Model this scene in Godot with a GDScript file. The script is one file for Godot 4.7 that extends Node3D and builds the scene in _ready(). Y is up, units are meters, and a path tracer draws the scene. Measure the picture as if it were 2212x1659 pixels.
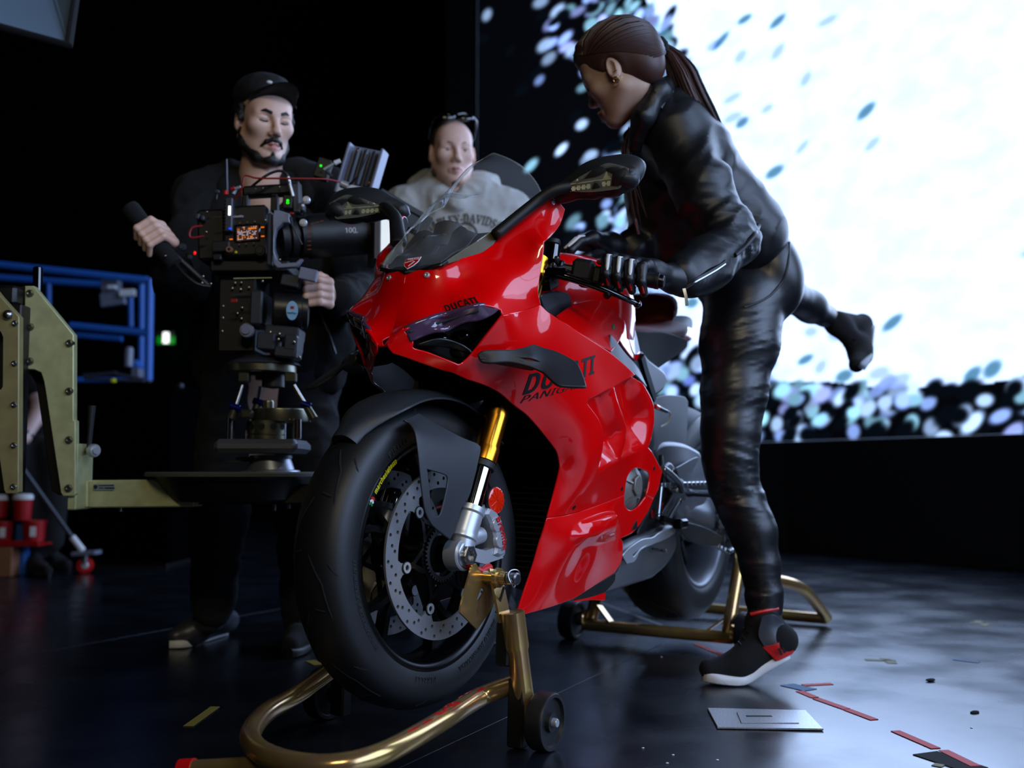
extends Node3D
# A studio with a curved wall of light panels: a red sports motorcycle on paddock stands, a rider swinging her
# leg over it, and a film crew with a camera on a remote head. Metres; the camera stands at the origin, y is up.

const WALL := [-5.5, -9.75, -3.0, -9.75, -0.6, -9.25, 0.8, -8.35, 1.85, -7.17, 2.75, -5.76, 3.4, -4.2, 3.8, -2.5, 3.95, -0.7, 3.85, 1.2, 3.55, 3.0]
const GLOW := Color(0.73, 0.83, 1.0)
var M := {}
var bike_at := Transform3D(Vector3(0.48905, 0.00000, -0.87226), Vector3(0.02860, 0.99946, 0.01604), Vector3(0.87179, -0.03279, 0.48879), Vector3(-0.20090, 0.00000, -2.13560))
var steer := Transform3D(Vector3(0.99576, 0.00193, 0.09202), Vector3(0.00193, 0.99912, -0.04194), Vector3(-0.09202, 0.04194, 0.99487), Vector3(-0.00056, 0.00025, 0.01207))

func _ready() -> void:
	var cam := Camera3D.new()
	cam.name = "camera"
	cam.fov = 39.9
	cam.near = 0.05
	cam.far = 60.0
	cam.transform = Transform3D(Basis(Vector3.RIGHT, 0.0844), Vector3(0, 0.5252, 0))
	var lens := CameraAttributesPhysical.new()
	lens.frustum_focal_length = 33.0
	lens.frustum_focus_distance = 2.15
	lens.exposure_aperture = 2.4
	cam.attributes = lens
	add_child(cam)
	var env := Environment.new()
	env.background_mode = Environment.BG_COLOR
	env.background_color = Color(0, 0, 0)
	env.tonemap_mode = Environment.TONE_MAPPER_LINEAR
	env.tonemap_exposure = 1.0
	env.sdfgi_enabled = true
	env.ssao_enabled = true
	env.ssil_enabled = true
	var we := WorldEnvironment.new()
	we.name = "world"
	we.environment = env
	add_child(we)
	# panel wall light: one area light per lit stretch, the unseen bright end added
	var i := 8
	while i < WALL.size() - 2:
		if i == 12:
			i += 2
			continue
		var a := Vector3(WALL[i], 0, WALL[i + 1])
		var b := Vector3(WALL[i + 2], 0, WALL[i + 3])
		var d := (b - a).normalized()
		var inward := d.cross(Vector3.UP)
		if inward.dot(-a) < 0.0: inward = -inward
		soft_light("panel_wall_glow", (a + b) / 2.0 + Vector3(0, 2.95, 0) + inward * 0.06, inward, Vector2((b - a).length() * 0.96, 3.7), GLOW, SCREEN_LIGHT)
		i += 2
	# the work light high behind the photographer
	soft_light("work_light_glow", Vector3(0.35, 3.0, 1.7), Vector3(-0.12, -0.62, -0.9), Vector2(1.5, 0.3), Color(1.0, 0.94, 0.80), WORK_LIGHT)
	materials()
	room()
	motorcycle()
	front_stand()
	rear_stand()
	rider()
	operator()
	bystander()
	seated_crew()
	camera_rig()
	backstage()

const SCREEN_LIGHT := 9.0
const WORK_LIGHT := 4.8

func soft_light(called: String, at: Vector3, towards: Vector3, size: Vector2, color: Color, energy: float) -> void:
	var l := AreaLight3D.new()
	l.name = numbered(called, self)
	l.area_size = size
	l.light_color = color
	l.light_energy = energy
	l.area_range = 30.0
	l.shadow_enabled = true
	l.transform = Transform3D(Basis.looking_at(towards.normalized(), Vector3.UP), at)
	add_child(l, true)

# ---------------------------------------------------------------- mesh tools
class MB:
	# a soup of triangles; front faces run clockwise
	var v := PackedVector3Array()
	var nm := PackedVector3Array()   # normals, or empty for automatic smoothing
	var uv := PackedVector2Array()
	var col := PackedColorArray()
	func tri(a: Vector3, b: Vector3, c: Vector3) -> void:
		v.append(a); v.append(b); v.append(c)
	func quad(a: Vector3, b: Vector3, c: Vector3, d: Vector3) -> void:
		v.append(a); v.append(b); v.append(c); v.append(a); v.append(c); v.append(d)
	func fix(from: int) -> void:
		# turn a closed shape added since «from» right side out
		var c := Vector3.ZERO
		var k := v.size() - from
		if k < 3: return
		for i in range(from, v.size()): c += v[i]
		c /= k
		var vol := 0.0
		for i in range(from, v.size(), 3):
			vol += (v[i] - c).dot((v[i + 2] - c).cross(v[i + 1] - c))
		if vol < 0.0:
			for i in range(from, v.size(), 3):
				var t := v[i + 1]; v[i + 1] = v[i + 2]; v[i + 2] = t
	func add(o: MB, x := Transform3D()) -> MB:
		var flip := x.basis.determinant() < 0.0
		if not flip: col.append_array(o.col)
		for i in range(0, o.v.size(), 3):
			v.append(x * o.v[i])
			v.append(x * o.v[i + (2 if flip else 1)])
			v.append(x * o.v[i + (1 if flip else 2)])
			if o.nm.size():
				nm.append((x.basis * o.nm[i]).normalized())
				nm.append((x.basis * o.nm[i + (2 if flip else 1)]).normalized())
				nm.append((x.basis * o.nm[i + (1 if flip else 2)]).normalized())
		return self
	func rings(rs: Array, closed_along := false, cap_a := true, cap_b := true) -> MB:
		# a skin over closed loops of equal length
		var from := v.size()
		var k: int = rs[0].size()
		var m := rs.size()
		for i in (m if closed_along else m - 1):
			var p: PackedVector3Array = rs[i]
			var q: PackedVector3Array = rs[(i + 1) % m]
			for j in k:
				var j2 := (j + 1) % k
				quad(p[j], p[j2], q[j2], q[j])
		if not closed_along:
			if cap_a: fan(rs[0], true)
			if cap_b: fan(rs[m - 1], false)
		fix(from)
		return self
	func fan(r: PackedVector3Array, rev: bool) -> void:
		var c := Vector3.ZERO
		for p in r: c += p
		c /= r.size()
		for j in r.size():
			var a := r[j]
			var b := r[(j + 1) % r.size()]
			if rev: tri(c, b, a)
			else: tri(c, a, b)
	func sheet(rs: Array) -> MB:
		for i in rs.size() - 1:
			var p: PackedVector3Array = rs[i]
			var q: PackedVector3Array = rs[i + 1]
			for j in p.size() - 1: quad(p[j], p[j + 1], q[j + 1], q[j])
		return self
	func lathe(prof: Array, axis: Vector3, at := Vector3.ZERO, seg := 32, closed := false) -> MB:
		# prof: [radius, along, radius, along ...]; closed joins the last point to the first
		var ax := axis.normalized()
		var e := ax.cross(Vector3.UP if absf(ax.y) < 0.9 else Vector3.RIGHT).normalized()
		var f := ax.cross(e)
		var rs := []
		for i in range(0, prof.size(), 2):
			var r := PackedVector3Array()
			for j in seg:
				var t := TAU * j / seg
				r.append(at + ax * prof[i + 1] + (e * cos(t) + f * sin(t)) * maxf(prof[i], 1e-5))
			rs.append(r)
		return rings(rs, closed)
	func cyl(a: Vector3, b: Vector3, r: float, r2 := -1.0, seg := 16, bev := 0.0) -> MB:
		if r2 < 0.0: r2 = r
		var l := (b - a).length()
		if bev > 0.0: return lathe([r - bev, 0, r, bev, r2, l - bev, r2 - bev, l], b - a, a, seg)
		return lathe([r, 0, r2, l], b - a, a, seg)
	func tube(path: Array, r, seg := 10, closed := false) -> MB:
		var m := path.size()
		var rs := []
		var up := Vector3.ZERO
		for i in m:
			var d: Vector3
			if closed: d = path[(i + 1) % m] - path[(i + m - 1) % m]
			else: d = path[mini(i + 1, m - 1)] - path[maxi(i - 1, 0)]
			d = d.normalized()
			if up == Vector3.ZERO: up = d.cross(Vector3.UP if absf(d.y) < 0.9 else Vector3.RIGHT).normalized()
			up = (up - d * up.dot(d)).normalized()
			var f := d.cross(up)
			var rad: float = r[i] if r is Array else r
			var q := PackedVector3Array()
			for j in seg:
				var t := TAU * j / seg
				q.append(path[i] + (up * cos(t) + f * sin(t)) * rad)
			rs.append(q)
		return rings(rs, closed)
	func strap(path: Array, wide: Array, w: float, t: float) -> MB:
		# a flat bar along a path; wide[i] points across it
		var rs := []
		for i in path.size():
			var d: Vector3 = (path[mini(i + 1, path.size() - 1)] - path[maxi(i - 1, 0)]).normalized()
			var a: Vector3 = wide[i] if wide.size() > 1 else wide[0]
			a = (a - d * a.dot(d)).normalized()
			var b := d.cross(a)
			var p: Vector3 = path[i]
			rs.append(PackedVector3Array([p + a * w / 2 + b * t / 2, p - a * w / 2 + b * t / 2, p - a * w / 2 - b * t / 2, p + a * w / 2 - b * t / 2]))
		return rings(rs)
	func box(size: Vector3, x := Transform3D(), bev := 0.002) -> MB:
		var from := v.size()
		var h := size / 2.0
		var b := minf(bev, minf(h.x, minf(h.y, h.z)) * 0.9)
		var i := h - Vector3.ONE * b
		for ax in 3:
			var a1 := (ax + 1) % 3
			var a2 := (ax + 2) % 3
			for s in [-1.0, 1.0]:
				var p := []
				for c in [[-1, -1], [1, -1], [1, 1], [-1, 1]]:
					var q := Vector3.ZERO
					q[ax] = s * h[ax]; q[a1] = c[0] * i[a1]; q[a2] = c[1] * i[a2]
					p.append(x * q)
				if s > 0: quad(p[3], p[2], p[1], p[0])
				else: quad(p[0], p[1], p[2], p[3])
			for s1 in [-1.0, 1.0]:
				for s2 in [-1.0, 1.0]:
					var q1 := Vector3.ZERO; var q2 := Vector3.ZERO
					q1[a1] = s1 * h[a1]; q1[a2] = s2 * i[a2]; q2[a1] = s1 * i[a1]; q2[a2] = s2 * h[a2]
					var lo := Vector3.ZERO; lo[ax] = i[ax]
					if s1 * s2 > 0: quad(x * (q1 - lo), x * (q1 + lo), x * (q2 + lo), x * (q2 - lo))
					else: quad(x * (q2 - lo), x * (q2 + lo), x * (q1 + lo), x * (q1 - lo))
		for sx in [-1.0, 1.0]:
			for sy in [-1.0, 1.0]:
				for sz in [-1.0, 1.0]:
					var p1 := x * Vector3(sx * h.x, sy * i.y, sz * i.z)
					var p2 := x * Vector3(sx * i.x, sy * h.y, sz * i.z)
					var p3 := x * Vector3(sx * i.x, sy * i.y, sz * h.z)
					if sx * sy * sz > 0: tri(p1, p3, p2)
					else: tri(p1, p2, p3)
		if x.basis.determinant() < 0.0:
			for k in range(from, v.size(), 3):
				var t := v[k + 1]; v[k + 1] = v[k + 2]; v[k + 2] = t
		return self
	func ball(c: Vector3, r: Vector3, basis := Basis(), seg := 16, rows := 10) -> MB:
		var rs := []
		for i in range(0, rows + 1):
			var t := PI * i / rows
			var q := PackedVector3Array()
			for j in seg:
				var a := TAU * j / seg
				q.append(c + basis * (Vector3(sin(t) * cos(a), cos(t), sin(t) * sin(a)) * r))
			rs.append(q)
		return rings(rs, false, false, false)
	func plate(outline: PackedVector2Array, holes: Array, x: Transform3D, depth: float, bev := 0.0) -> MB:
		# a flat shape in the plane z = 0 of x, thickened by depth along z (from -depth/2 to depth/2)
		var from := v.size()
		var d2 := depth / 2.0
		var tris := MB.fill(outline, holes, PackedVector2Array())
		var inset := outline
		if bev > 0.0:
			inset = MB.inset(outline, bev)
			tris = MB.fill(inset, holes, PackedVector2Array())
		for t in range(0, tris.size(), 3):
			var a := tris[t]; var b := tris[t + 1]; var c := tris[t + 2]
			if (b - a).cross(c - a) > 0.0:
				var s := b; b = c; c = s
			tri(x * Vector3(a.x, a.y, d2), x * Vector3(b.x, b.y, d2), x * Vector3(c.x, c.y, d2))
			tri(x * Vector3(a.x, a.y, -d2), x * Vector3(c.x, c.y, -d2), x * Vector3(b.x, b.y, -d2))
		var loops := [outline]
		loops.append_array(holes)
		for li in loops.size():
			var lp: PackedVector2Array = loops[li]
			var ccw := not Geometry2D.is_polygon_clockwise(lp)   # Godot's y points down, hence the turn
			var outw := ccw if li == 0 else not ccw
			for j in lp.size():
				var p := lp[j]; var q := lp[(j + 1) % lp.size()]
				if outw:
					var s := p; p = q; q = s
				if li == 0 and bev > 0.0:
					var jj := (j + 1) % lp.size()
					var pi := inset[jj] if outw else inset[j]
					var qi := inset[j] if outw else inset[jj]
					quad(x * Vector3(p.x, p.y, d2 - bev), x * Vector3(p.x, p.y, -d2 + bev), x * Vector3(q.x, q.y, -d2 + bev), x * Vector3(q.x, q.y, d2 - bev))
					quad(x * Vector3(pi.x, pi.y, d2), x * Vector3(p.x, p.y, d2 - bev), x * Vector3(q.x, q.y, d2 - bev), x * Vector3(qi.x, qi.y, d2))
					quad(x * Vector3(p.x, p.y, -d2 + bev), x * Vector3(pi.x, pi.y, -d2), x * Vector3(qi.x, qi.y, -d2), x * Vector3(q.x, q.y, -d2 + bev))
				else:
					quad(x * Vector3(p.x, p.y, d2), x * Vector3(p.x, p.y, -d2), x * Vector3(q.x, q.y, -d2), x * Vector3(q.x, q.y, d2))
		fix(from)
		return self
	static func inset(o: PackedVector2Array, d: float) -> PackedVector2Array:
		var r := PackedVector2Array()
		var s := 1.0 if Geometry2D.is_polygon_clockwise(o) else -1.0
		var k := o.size()
		for j in k:
			var a := (o[j] - o[(j + k - 1) % k]).normalized()
			var b := (o[(j + 1) % k] - o[j]).normalized()
			var na := Vector2(a.y, -a.x) * s
			var nb := Vector2(b.y, -b.x) * s
			var m := (na + nb).normalized()
			r.append(o[j] + m * d / maxf(0.4, m.dot(na)))
		return r
	static func dense(o: PackedVector2Array, step: float) -> PackedVector2Array:
		var r := PackedVector2Array()
		for j in o.size():
			var p := o[j]; var q := o[(j + 1) % o.size()]
			var k := maxi(1, int(ceil((q - p).length() / step)))
			for i in k: r.append(p.lerp(q, float(i) / k))
		return r
	static func fill(outline: PackedVector2Array, holes: Array, inner: PackedVector2Array) -> PackedVector2Array:
		var pts := PackedVector2Array(outline)
		for h in holes: pts.append_array(h)
		pts.append_array(inner)
		var out := PackedVector2Array()
		if holes.is_empty() and inner.is_empty():
			var ear := Geometry2D.triangulate_polygon(outline)
			for i in ear: out.append(outline[i])
			if out.size(): return out
		var idx := Geometry2D.triangulate_delaunay(pts)
		for t in range(0, idx.size(), 3):
			var c := (pts[idx[t]] + pts[idx[t + 1]] + pts[idx[t + 2]]) / 3.0
			if not Geometry2D.is_point_in_polygon(c, outline): continue
			var ok := true
			for h in holes:
				if Geometry2D.is_point_in_polygon(c, h): ok = false
			if ok:
				out.append(pts[idx[t]]); out.append(pts[idx[t + 1]]); out.append(pts[idx[t + 2]])
		return out
	func mesh(crease := 40.0) -> ArrayMesh:
		var k := v.size()
		var out := PackedVector3Array()
		out.resize(k)
		if nm.size() == k:
			for i in range(0, k, 3):
				var f := (v[i + 2] - v[i]).cross(v[i + 1] - v[i])
				if f.dot(nm[i] + nm[i + 1] + nm[i + 2]) < 0.0:
					var t := v[i + 1]; v[i + 1] = v[i + 2]; v[i + 2] = t
					t = nm[i + 1]; nm[i + 1] = nm[i + 2]; nm[i + 2] = t
			out = nm
		else:
			var fn := PackedVector3Array()
			var fu := PackedVector3Array()
			fn.resize(k / 3); fu.resize(k / 3)
			var at := {}
			var ids := PackedInt32Array()
			ids.resize(k)
			var lists := []
			for t in k / 3:
				var f := (v[t * 3 + 2] - v[t * 3]).cross(v[t * 3 + 1] - v[t * 3])
				fn[t] = f; fu[t] = f.normalized()
				for j in 3:
					var key := Vector3i((v[t * 3 + j] * 20000.0).round())
					var id: int = at.get(key, -1)
					if id < 0:
						id = lists.size()
						at[key] = id
						lists.append([])
					lists[id].append(t)
					ids[t * 3 + j] = id
			var cc := cos(deg_to_rad(crease))
			for i in k:
				var me := fu[i / 3]
				var s := Vector3.ZERO
				for t in lists[ids[i]]:
					if fu[t].dot(me) > cc: s += fn[t]
				out[i] = s.normalized() if s.length_squared() > 0.0 else (me if me != Vector3.ZERO else Vector3.UP)
		var a := []
		a.resize(Mesh.ARRAY_MAX)
		a[Mesh.ARRAY_VERTEX] = v
		a[Mesh.ARRAY_NORMAL] = out
		if uv.size() == k: a[Mesh.ARRAY_TEX_UV] = uv
		if col.size() == k: a[Mesh.ARRAY_COLOR] = col
		var m := ArrayMesh.new()
		m.add_surface_from_arrays(Mesh.PRIMITIVE_TRIANGLES, a)
		return m

class Surf:
	# a smooth thin-plate sheet through given points, seen along n
	var o: Vector3; var e1: Vector3; var e2: Vector3; var n: Vector3
	var c := PackedVector2Array()
	var wt := PackedFloat64Array()
	var dents := []     # [polygon (2D), depth, edge softness]
	func fit(pts: Array, normal: Vector3, stiff := 1e-5) -> Surf:
		n = normal.normalized()
		e1 = Vector3.UP.cross(n).normalized()
		e2 = n.cross(e1)
		o = Vector3.ZERO
		for p in pts: o += p
		o /= pts.size()
		var h := PackedFloat64Array()
		for p in pts:
			var q := flat(p)
			var dup := false
			for r in c:
				if r.distance_squared_to(q) < 1e-7: dup = true
			if dup: continue
			c.append(q); h.append((p - o).dot(n))
		var k := c.size()
		var m := k + 3
		var a := []
		for i in m:
			var row := PackedFloat64Array()
			row.resize(m + 1)
			a.append(row)
		for i in k:
			for j in k: a[i][j] = phi(c[i].distance_squared_to(c[j])) if i != j else stiff
			a[i][k] = 1.0; a[i][k + 1] = c[i].x; a[i][k + 2] = c[i].y
			a[k][i] = 1.0; a[k + 1][i] = c[i].x; a[k + 2][i] = c[i].y
			a[i][m] = h[i]
		for i in m:
			var best := i
			for r in range(i + 1, m):
				if absf(a[r][i]) > absf(a[best][i]): best = r
			var tmp = a[i]; a[i] = a[best]; a[best] = tmp
			var pr: PackedFloat64Array = a[i]
			if absf(pr[i]) < 1e-14: continue
			for r in range(i + 1, m):
				var rr: PackedFloat64Array = a[r]
				var f := rr[i] / pr[i]
				if f == 0.0: continue
				for q in range(i, m + 1): rr[q] -= f * pr[q]
				a[r] = rr
		wt.resize(m)
		for i in range(m - 1, -1, -1):
			var s: float = a[i][m]
			for j in range(i + 1, m): s -= a[i][j] * wt[j]
			wt[i] = s / a[i][i] if absf(a[i][i]) > 1e-14 else 0.0
		return self
	func phi(r2: float) -> float:
		return 0.5 * r2 * log(r2) if r2 > 1e-12 else 0.0
	func flat(p: Vector3) -> Vector2:
		return Vector2((p - o).dot(e1), (p - o).dot(e2))
	func height(q: Vector2) -> float:
		var k := c.size()
		var s := wt[k] + wt[k + 1] * q.x + wt[k + 2] * q.y
		for i in k:
			var r2 := c[i].distance_squared_to(q)
			if r2 > 1e-12: s += wt[i] * 0.5 * r2 * log(r2)
		for d in dents: s -= sunk(q, d)
		return s
	func sunk(q: Vector2, d: Array) -> float:
		var poly: PackedVector2Array = d[0]
		if not Geometry2D.is_point_in_polygon(q, poly): return 0.0
		var best := 1e9
		var far := 1e9
		var k := poly.size()
		var steep: int = d[3]     # edges with an index below this one are steep, the others run out gently
		for j in k:
			var p := Geometry2D.get_closest_point_to_segment(q, poly[j], poly[(j + 1) % k])
			var l := p.distance_to(q)
			if j < steep: best = minf(best, l)
			else: far = minf(far, l)
		return d[1] * smoothstep(0.0, d[2], best) * smoothstep(0.0, d[4], far)
	func point(q: Vector2) -> Vector3:
		return o + e1 * q.x + e2 * q.y + n * height(q)
	func normal(q: Vector2) -> Vector3:
		var e := 0.0015
		var hx := (height(q + Vector2(e, 0)) - height(q - Vector2(e, 0))) / (2 * e)
		var hy := (height(q + Vector2(0, e)) - height(q - Vector2(0, e))) / (2 * e)
		return (n - e1 * hx - e2 * hy).normalized()
	func on(p: Vector3) -> Vector3:
		return point(flat(p))

# flat list [x, y, z, sharp ...] -> smooth closed or open curve
func curve(a: Array, step: float, closed := true) -> Array:
	var p := []
	var sharp := []
	for i in range(0, a.size(), 4):
		p.append(Vector3(a[i], a[i + 1], a[i + 2])); sharp.append(a[i + 3] > 0)
	var k := p.size()
	var out := []
	for i in (k if closed else k - 1):
		var p1: Vector3 = p[i]; var p2: Vector3 = p[(i + 1) % k]
		var p0: Vector3 = p[(i + k - 1) % k] if closed or i > 0 else p1
		var p3: Vector3 = p[(i + 2) % k] if closed or i + 2 < k else p2
		var m := maxi(1, int(ceil(p1.distance_to(p2) / step)))
		var l12 := p1.distance_to(p2)
		var t1 := (p2 - p0) * 0.5
		var t2 := (p3 - p1) * 0.5
		if t1.length() > l12: t1 = t1.normalized() * l12
		if t2.length() > l12: t2 = t2.normalized() * l12
		if sharp[i]: t1 = p2 - p1
		if sharp[(i + 1) % k]: t2 = p2 - p1
		for j in m:
			var t := float(j) / m
			var t_2 := t * t
			var t_3 := t_2 * t
			out.append(p1 * (2 * t_3 - 3 * t_2 + 1) + t1 * (t_3 - 2 * t_2 + t) + p2 * (-2 * t_3 + 3 * t_2) + t2 * (t_3 - t_2))
	if not closed: out.append(p[k - 1])
	return out

func pts(a: Array) -> Array:
	var r := []
	for i in range(0, a.size(), 4): r.append(Vector3(a[i], a[i + 1], a[i + 2]))
	return r

# a moulded panel: smooth sheet bounded by an outline, with holes, thickness and rolled edges
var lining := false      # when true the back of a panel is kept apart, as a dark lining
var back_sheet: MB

func panel(outline: Array, inner: Array, normal: Vector3, th := 0.004, step := 0.02, holes := [], dents := [], sym := false, keep := [], stiff := 1e-5) -> MB:
	var line := curve(outline, step * 0.5)
	var ctrl := pts(outline) + pts(inner)
	var lines := [line]
	for h in holes:
		lines.append(curve(h, step * 0.4))
		if keep.size() > 1 and keep[1]: ctrl += pts(h)
	if sym:
		for p in ctrl.duplicate():
			if p.z < 0.032: ctrl.append(Vector3(p.x, p.y, -p.z))
	var s := Surf.new().fit(ctrl, normal, stiff)
	var loops := []
	for l in lines:
		var f := PackedVector2Array()
		for p in l: f.append(s.flat(p))
		loops.append(f)
	var extra := PackedVector2Array()
	for d in dents:
		var f := PackedVector2Array()
		for p in curve(d[0], 0.003): f.append(s.flat(p))
		# d: [curve, depth, steep width, how many leading points bound the steep side, gentle width]
		var cut := curve(d[0].slice(0, (d[3] + 1) * 4), 0.003, false).size() - 1
		s.dents.append([f, d[1], d[2], cut, d[4]])
		extra.append_array(f)
		for dd in [-0.0015, d[2] * 0.33, d[2] * 0.66, d[2]]:
			for q in MB.inset(f, dd):
				var near := 1e9
				for r in f: near = minf(near, r.distance_to(q))
				if near > absf(dd) * 0.75: extra.append(q)
	if keep.size(): keep[0] = s
	var box := Rect2(loops[0][0], Vector2.ZERO)
	for p in loops[0]: box = box.expand(p)
	var inside := PackedVector2Array()
	for p in extra:
		if Geometry2D.is_point_in_polygon(p, loops[0]): inside.append(p)
	var row := 0
	var y := box.position.y
	while y < box.end.y:
		var x := box.position.x + (step * 0.5 if row % 2 else 0.0)
		while x < box.end.x:
			var q := Vector2(x, y)
			var ok := Geometry2D.is_point_in_polygon(q, loops[0])
			if ok:
				for li in loops.size():
					var lp: PackedVector2Array = loops[li]
					if li > 0 and Geometry2D.is_point_in_polygon(q, lp): ok = false
					for p in lp:
						if p.distance_squared_to(q) < step * step * 0.16: ok = false; break
					if not ok: break
			if ok:
				for p in extra:
					if p.distance_squared_to(q) < step * step * 0.1: ok = false; break
			if ok: inside.append(q)
			x += step
		y += step * 0.87
		row += 1
	var tris := MB.fill(loops[0], loops.slice(1), inside)
	var cache := {}
	var mb := MB.new()
	for q in tris:
		if not cache.has(q): cache[q] = [s.point(q), s.normal(q)]
	for side: float in [1.0, -1.0]:
		var into := mb
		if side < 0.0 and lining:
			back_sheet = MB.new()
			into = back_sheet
		for q in tris:
			var e: Array = cache[q]
			into.v.append(e[0] if side > 0 else e[0] - e[1] * th)
			into.nm.append(e[1] * side)
	for lp in loops:
		var path := []
		for q in lp: path.append(s.point(q) - s.normal(q) * th * 0.5)
		var t := MB.new().tube(path, th * 0.5, 8, true)
		var am := t.mesh(80.0).surface_get_arrays(0)
		mb.v.append_array(am[Mesh.ARRAY_VERTEX])
		mb.nm.append_array(am[Mesh.ARRAY_NORMAL])
	return mb

func mirrored(m: MB) -> MB:
	return MB.new().add(m, Transform3D(Basis.from_scale(Vector3(1, 1, -1)), Vector3.ZERO))

# flat letters, thickened; x runs along the text
func letters(text: String, size: float, bold := true, depth := 0.001, shear := 0.0, stretch := 1.0, face := "Droid Sans") -> MB:
	var f := SystemFont.new()
	f.font_names = PackedStringArray([face])
	f.font_weight = 700 if bold else 400
	var t := TextMesh.new()
	t.text = text
	t.font = f
	t.font_size = 64
	t.pixel_size = size / 64.0
	t.depth = depth
	t.curve_step = 1.0
	t.horizontal_alignment = HORIZONTAL_ALIGNMENT_LEFT
	t.vertical_alignment = VERTICAL_ALIGNMENT_CENTER
	var a := t.surface_get_arrays(0) if t.get_surface_count() else []
	var mb := MB.new()
	if a.is_empty(): return mb
	var vs: PackedVector3Array = a[Mesh.ARRAY_VERTEX]
	var ix = a[Mesh.ARRAY_INDEX]
	var n: int = ix.size() if ix != null and ix.size() else vs.size()
	for i in n:
		var p: Vector3 = vs[ix[i]] if ix != null and ix.size() else vs[i]
		mb.v.append(Vector3((p.x + p.y * shear) * stretch, p.y, p.z))
	return mb

# letters laid on a surface, from p0 towards p1
func print_on(s: Surf, text: String, p0: Vector3, p1: Vector3, height: float, shear := 0.0, bold := true, lift := 0.0008, face := "Droid Sans") -> MB:
	var m := letters(text, height * 1.37, bold, 0.0006, shear, 1.0, face)
	if m.v.is_empty(): return m
	var lo := 1e9; var hi := -1e9
	for p in m.v: lo = minf(lo, p.x); hi = maxf(hi, p.x)
	var d := s.flat(p1) - s.flat(p0)
	var k := d.length() / (hi - lo)
	d = d.normalized()
	var up := Vector2(-d.y, d.x)
	var r := MB.new()
	for i in m.v.size():
		var p := m.v[i]
		var q := s.flat(p0) + d * (p.x - lo) * k + up * p.y
		r.v.append(s.point(q) + s.normal(q) * (lift + p.z))
	return r

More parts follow.
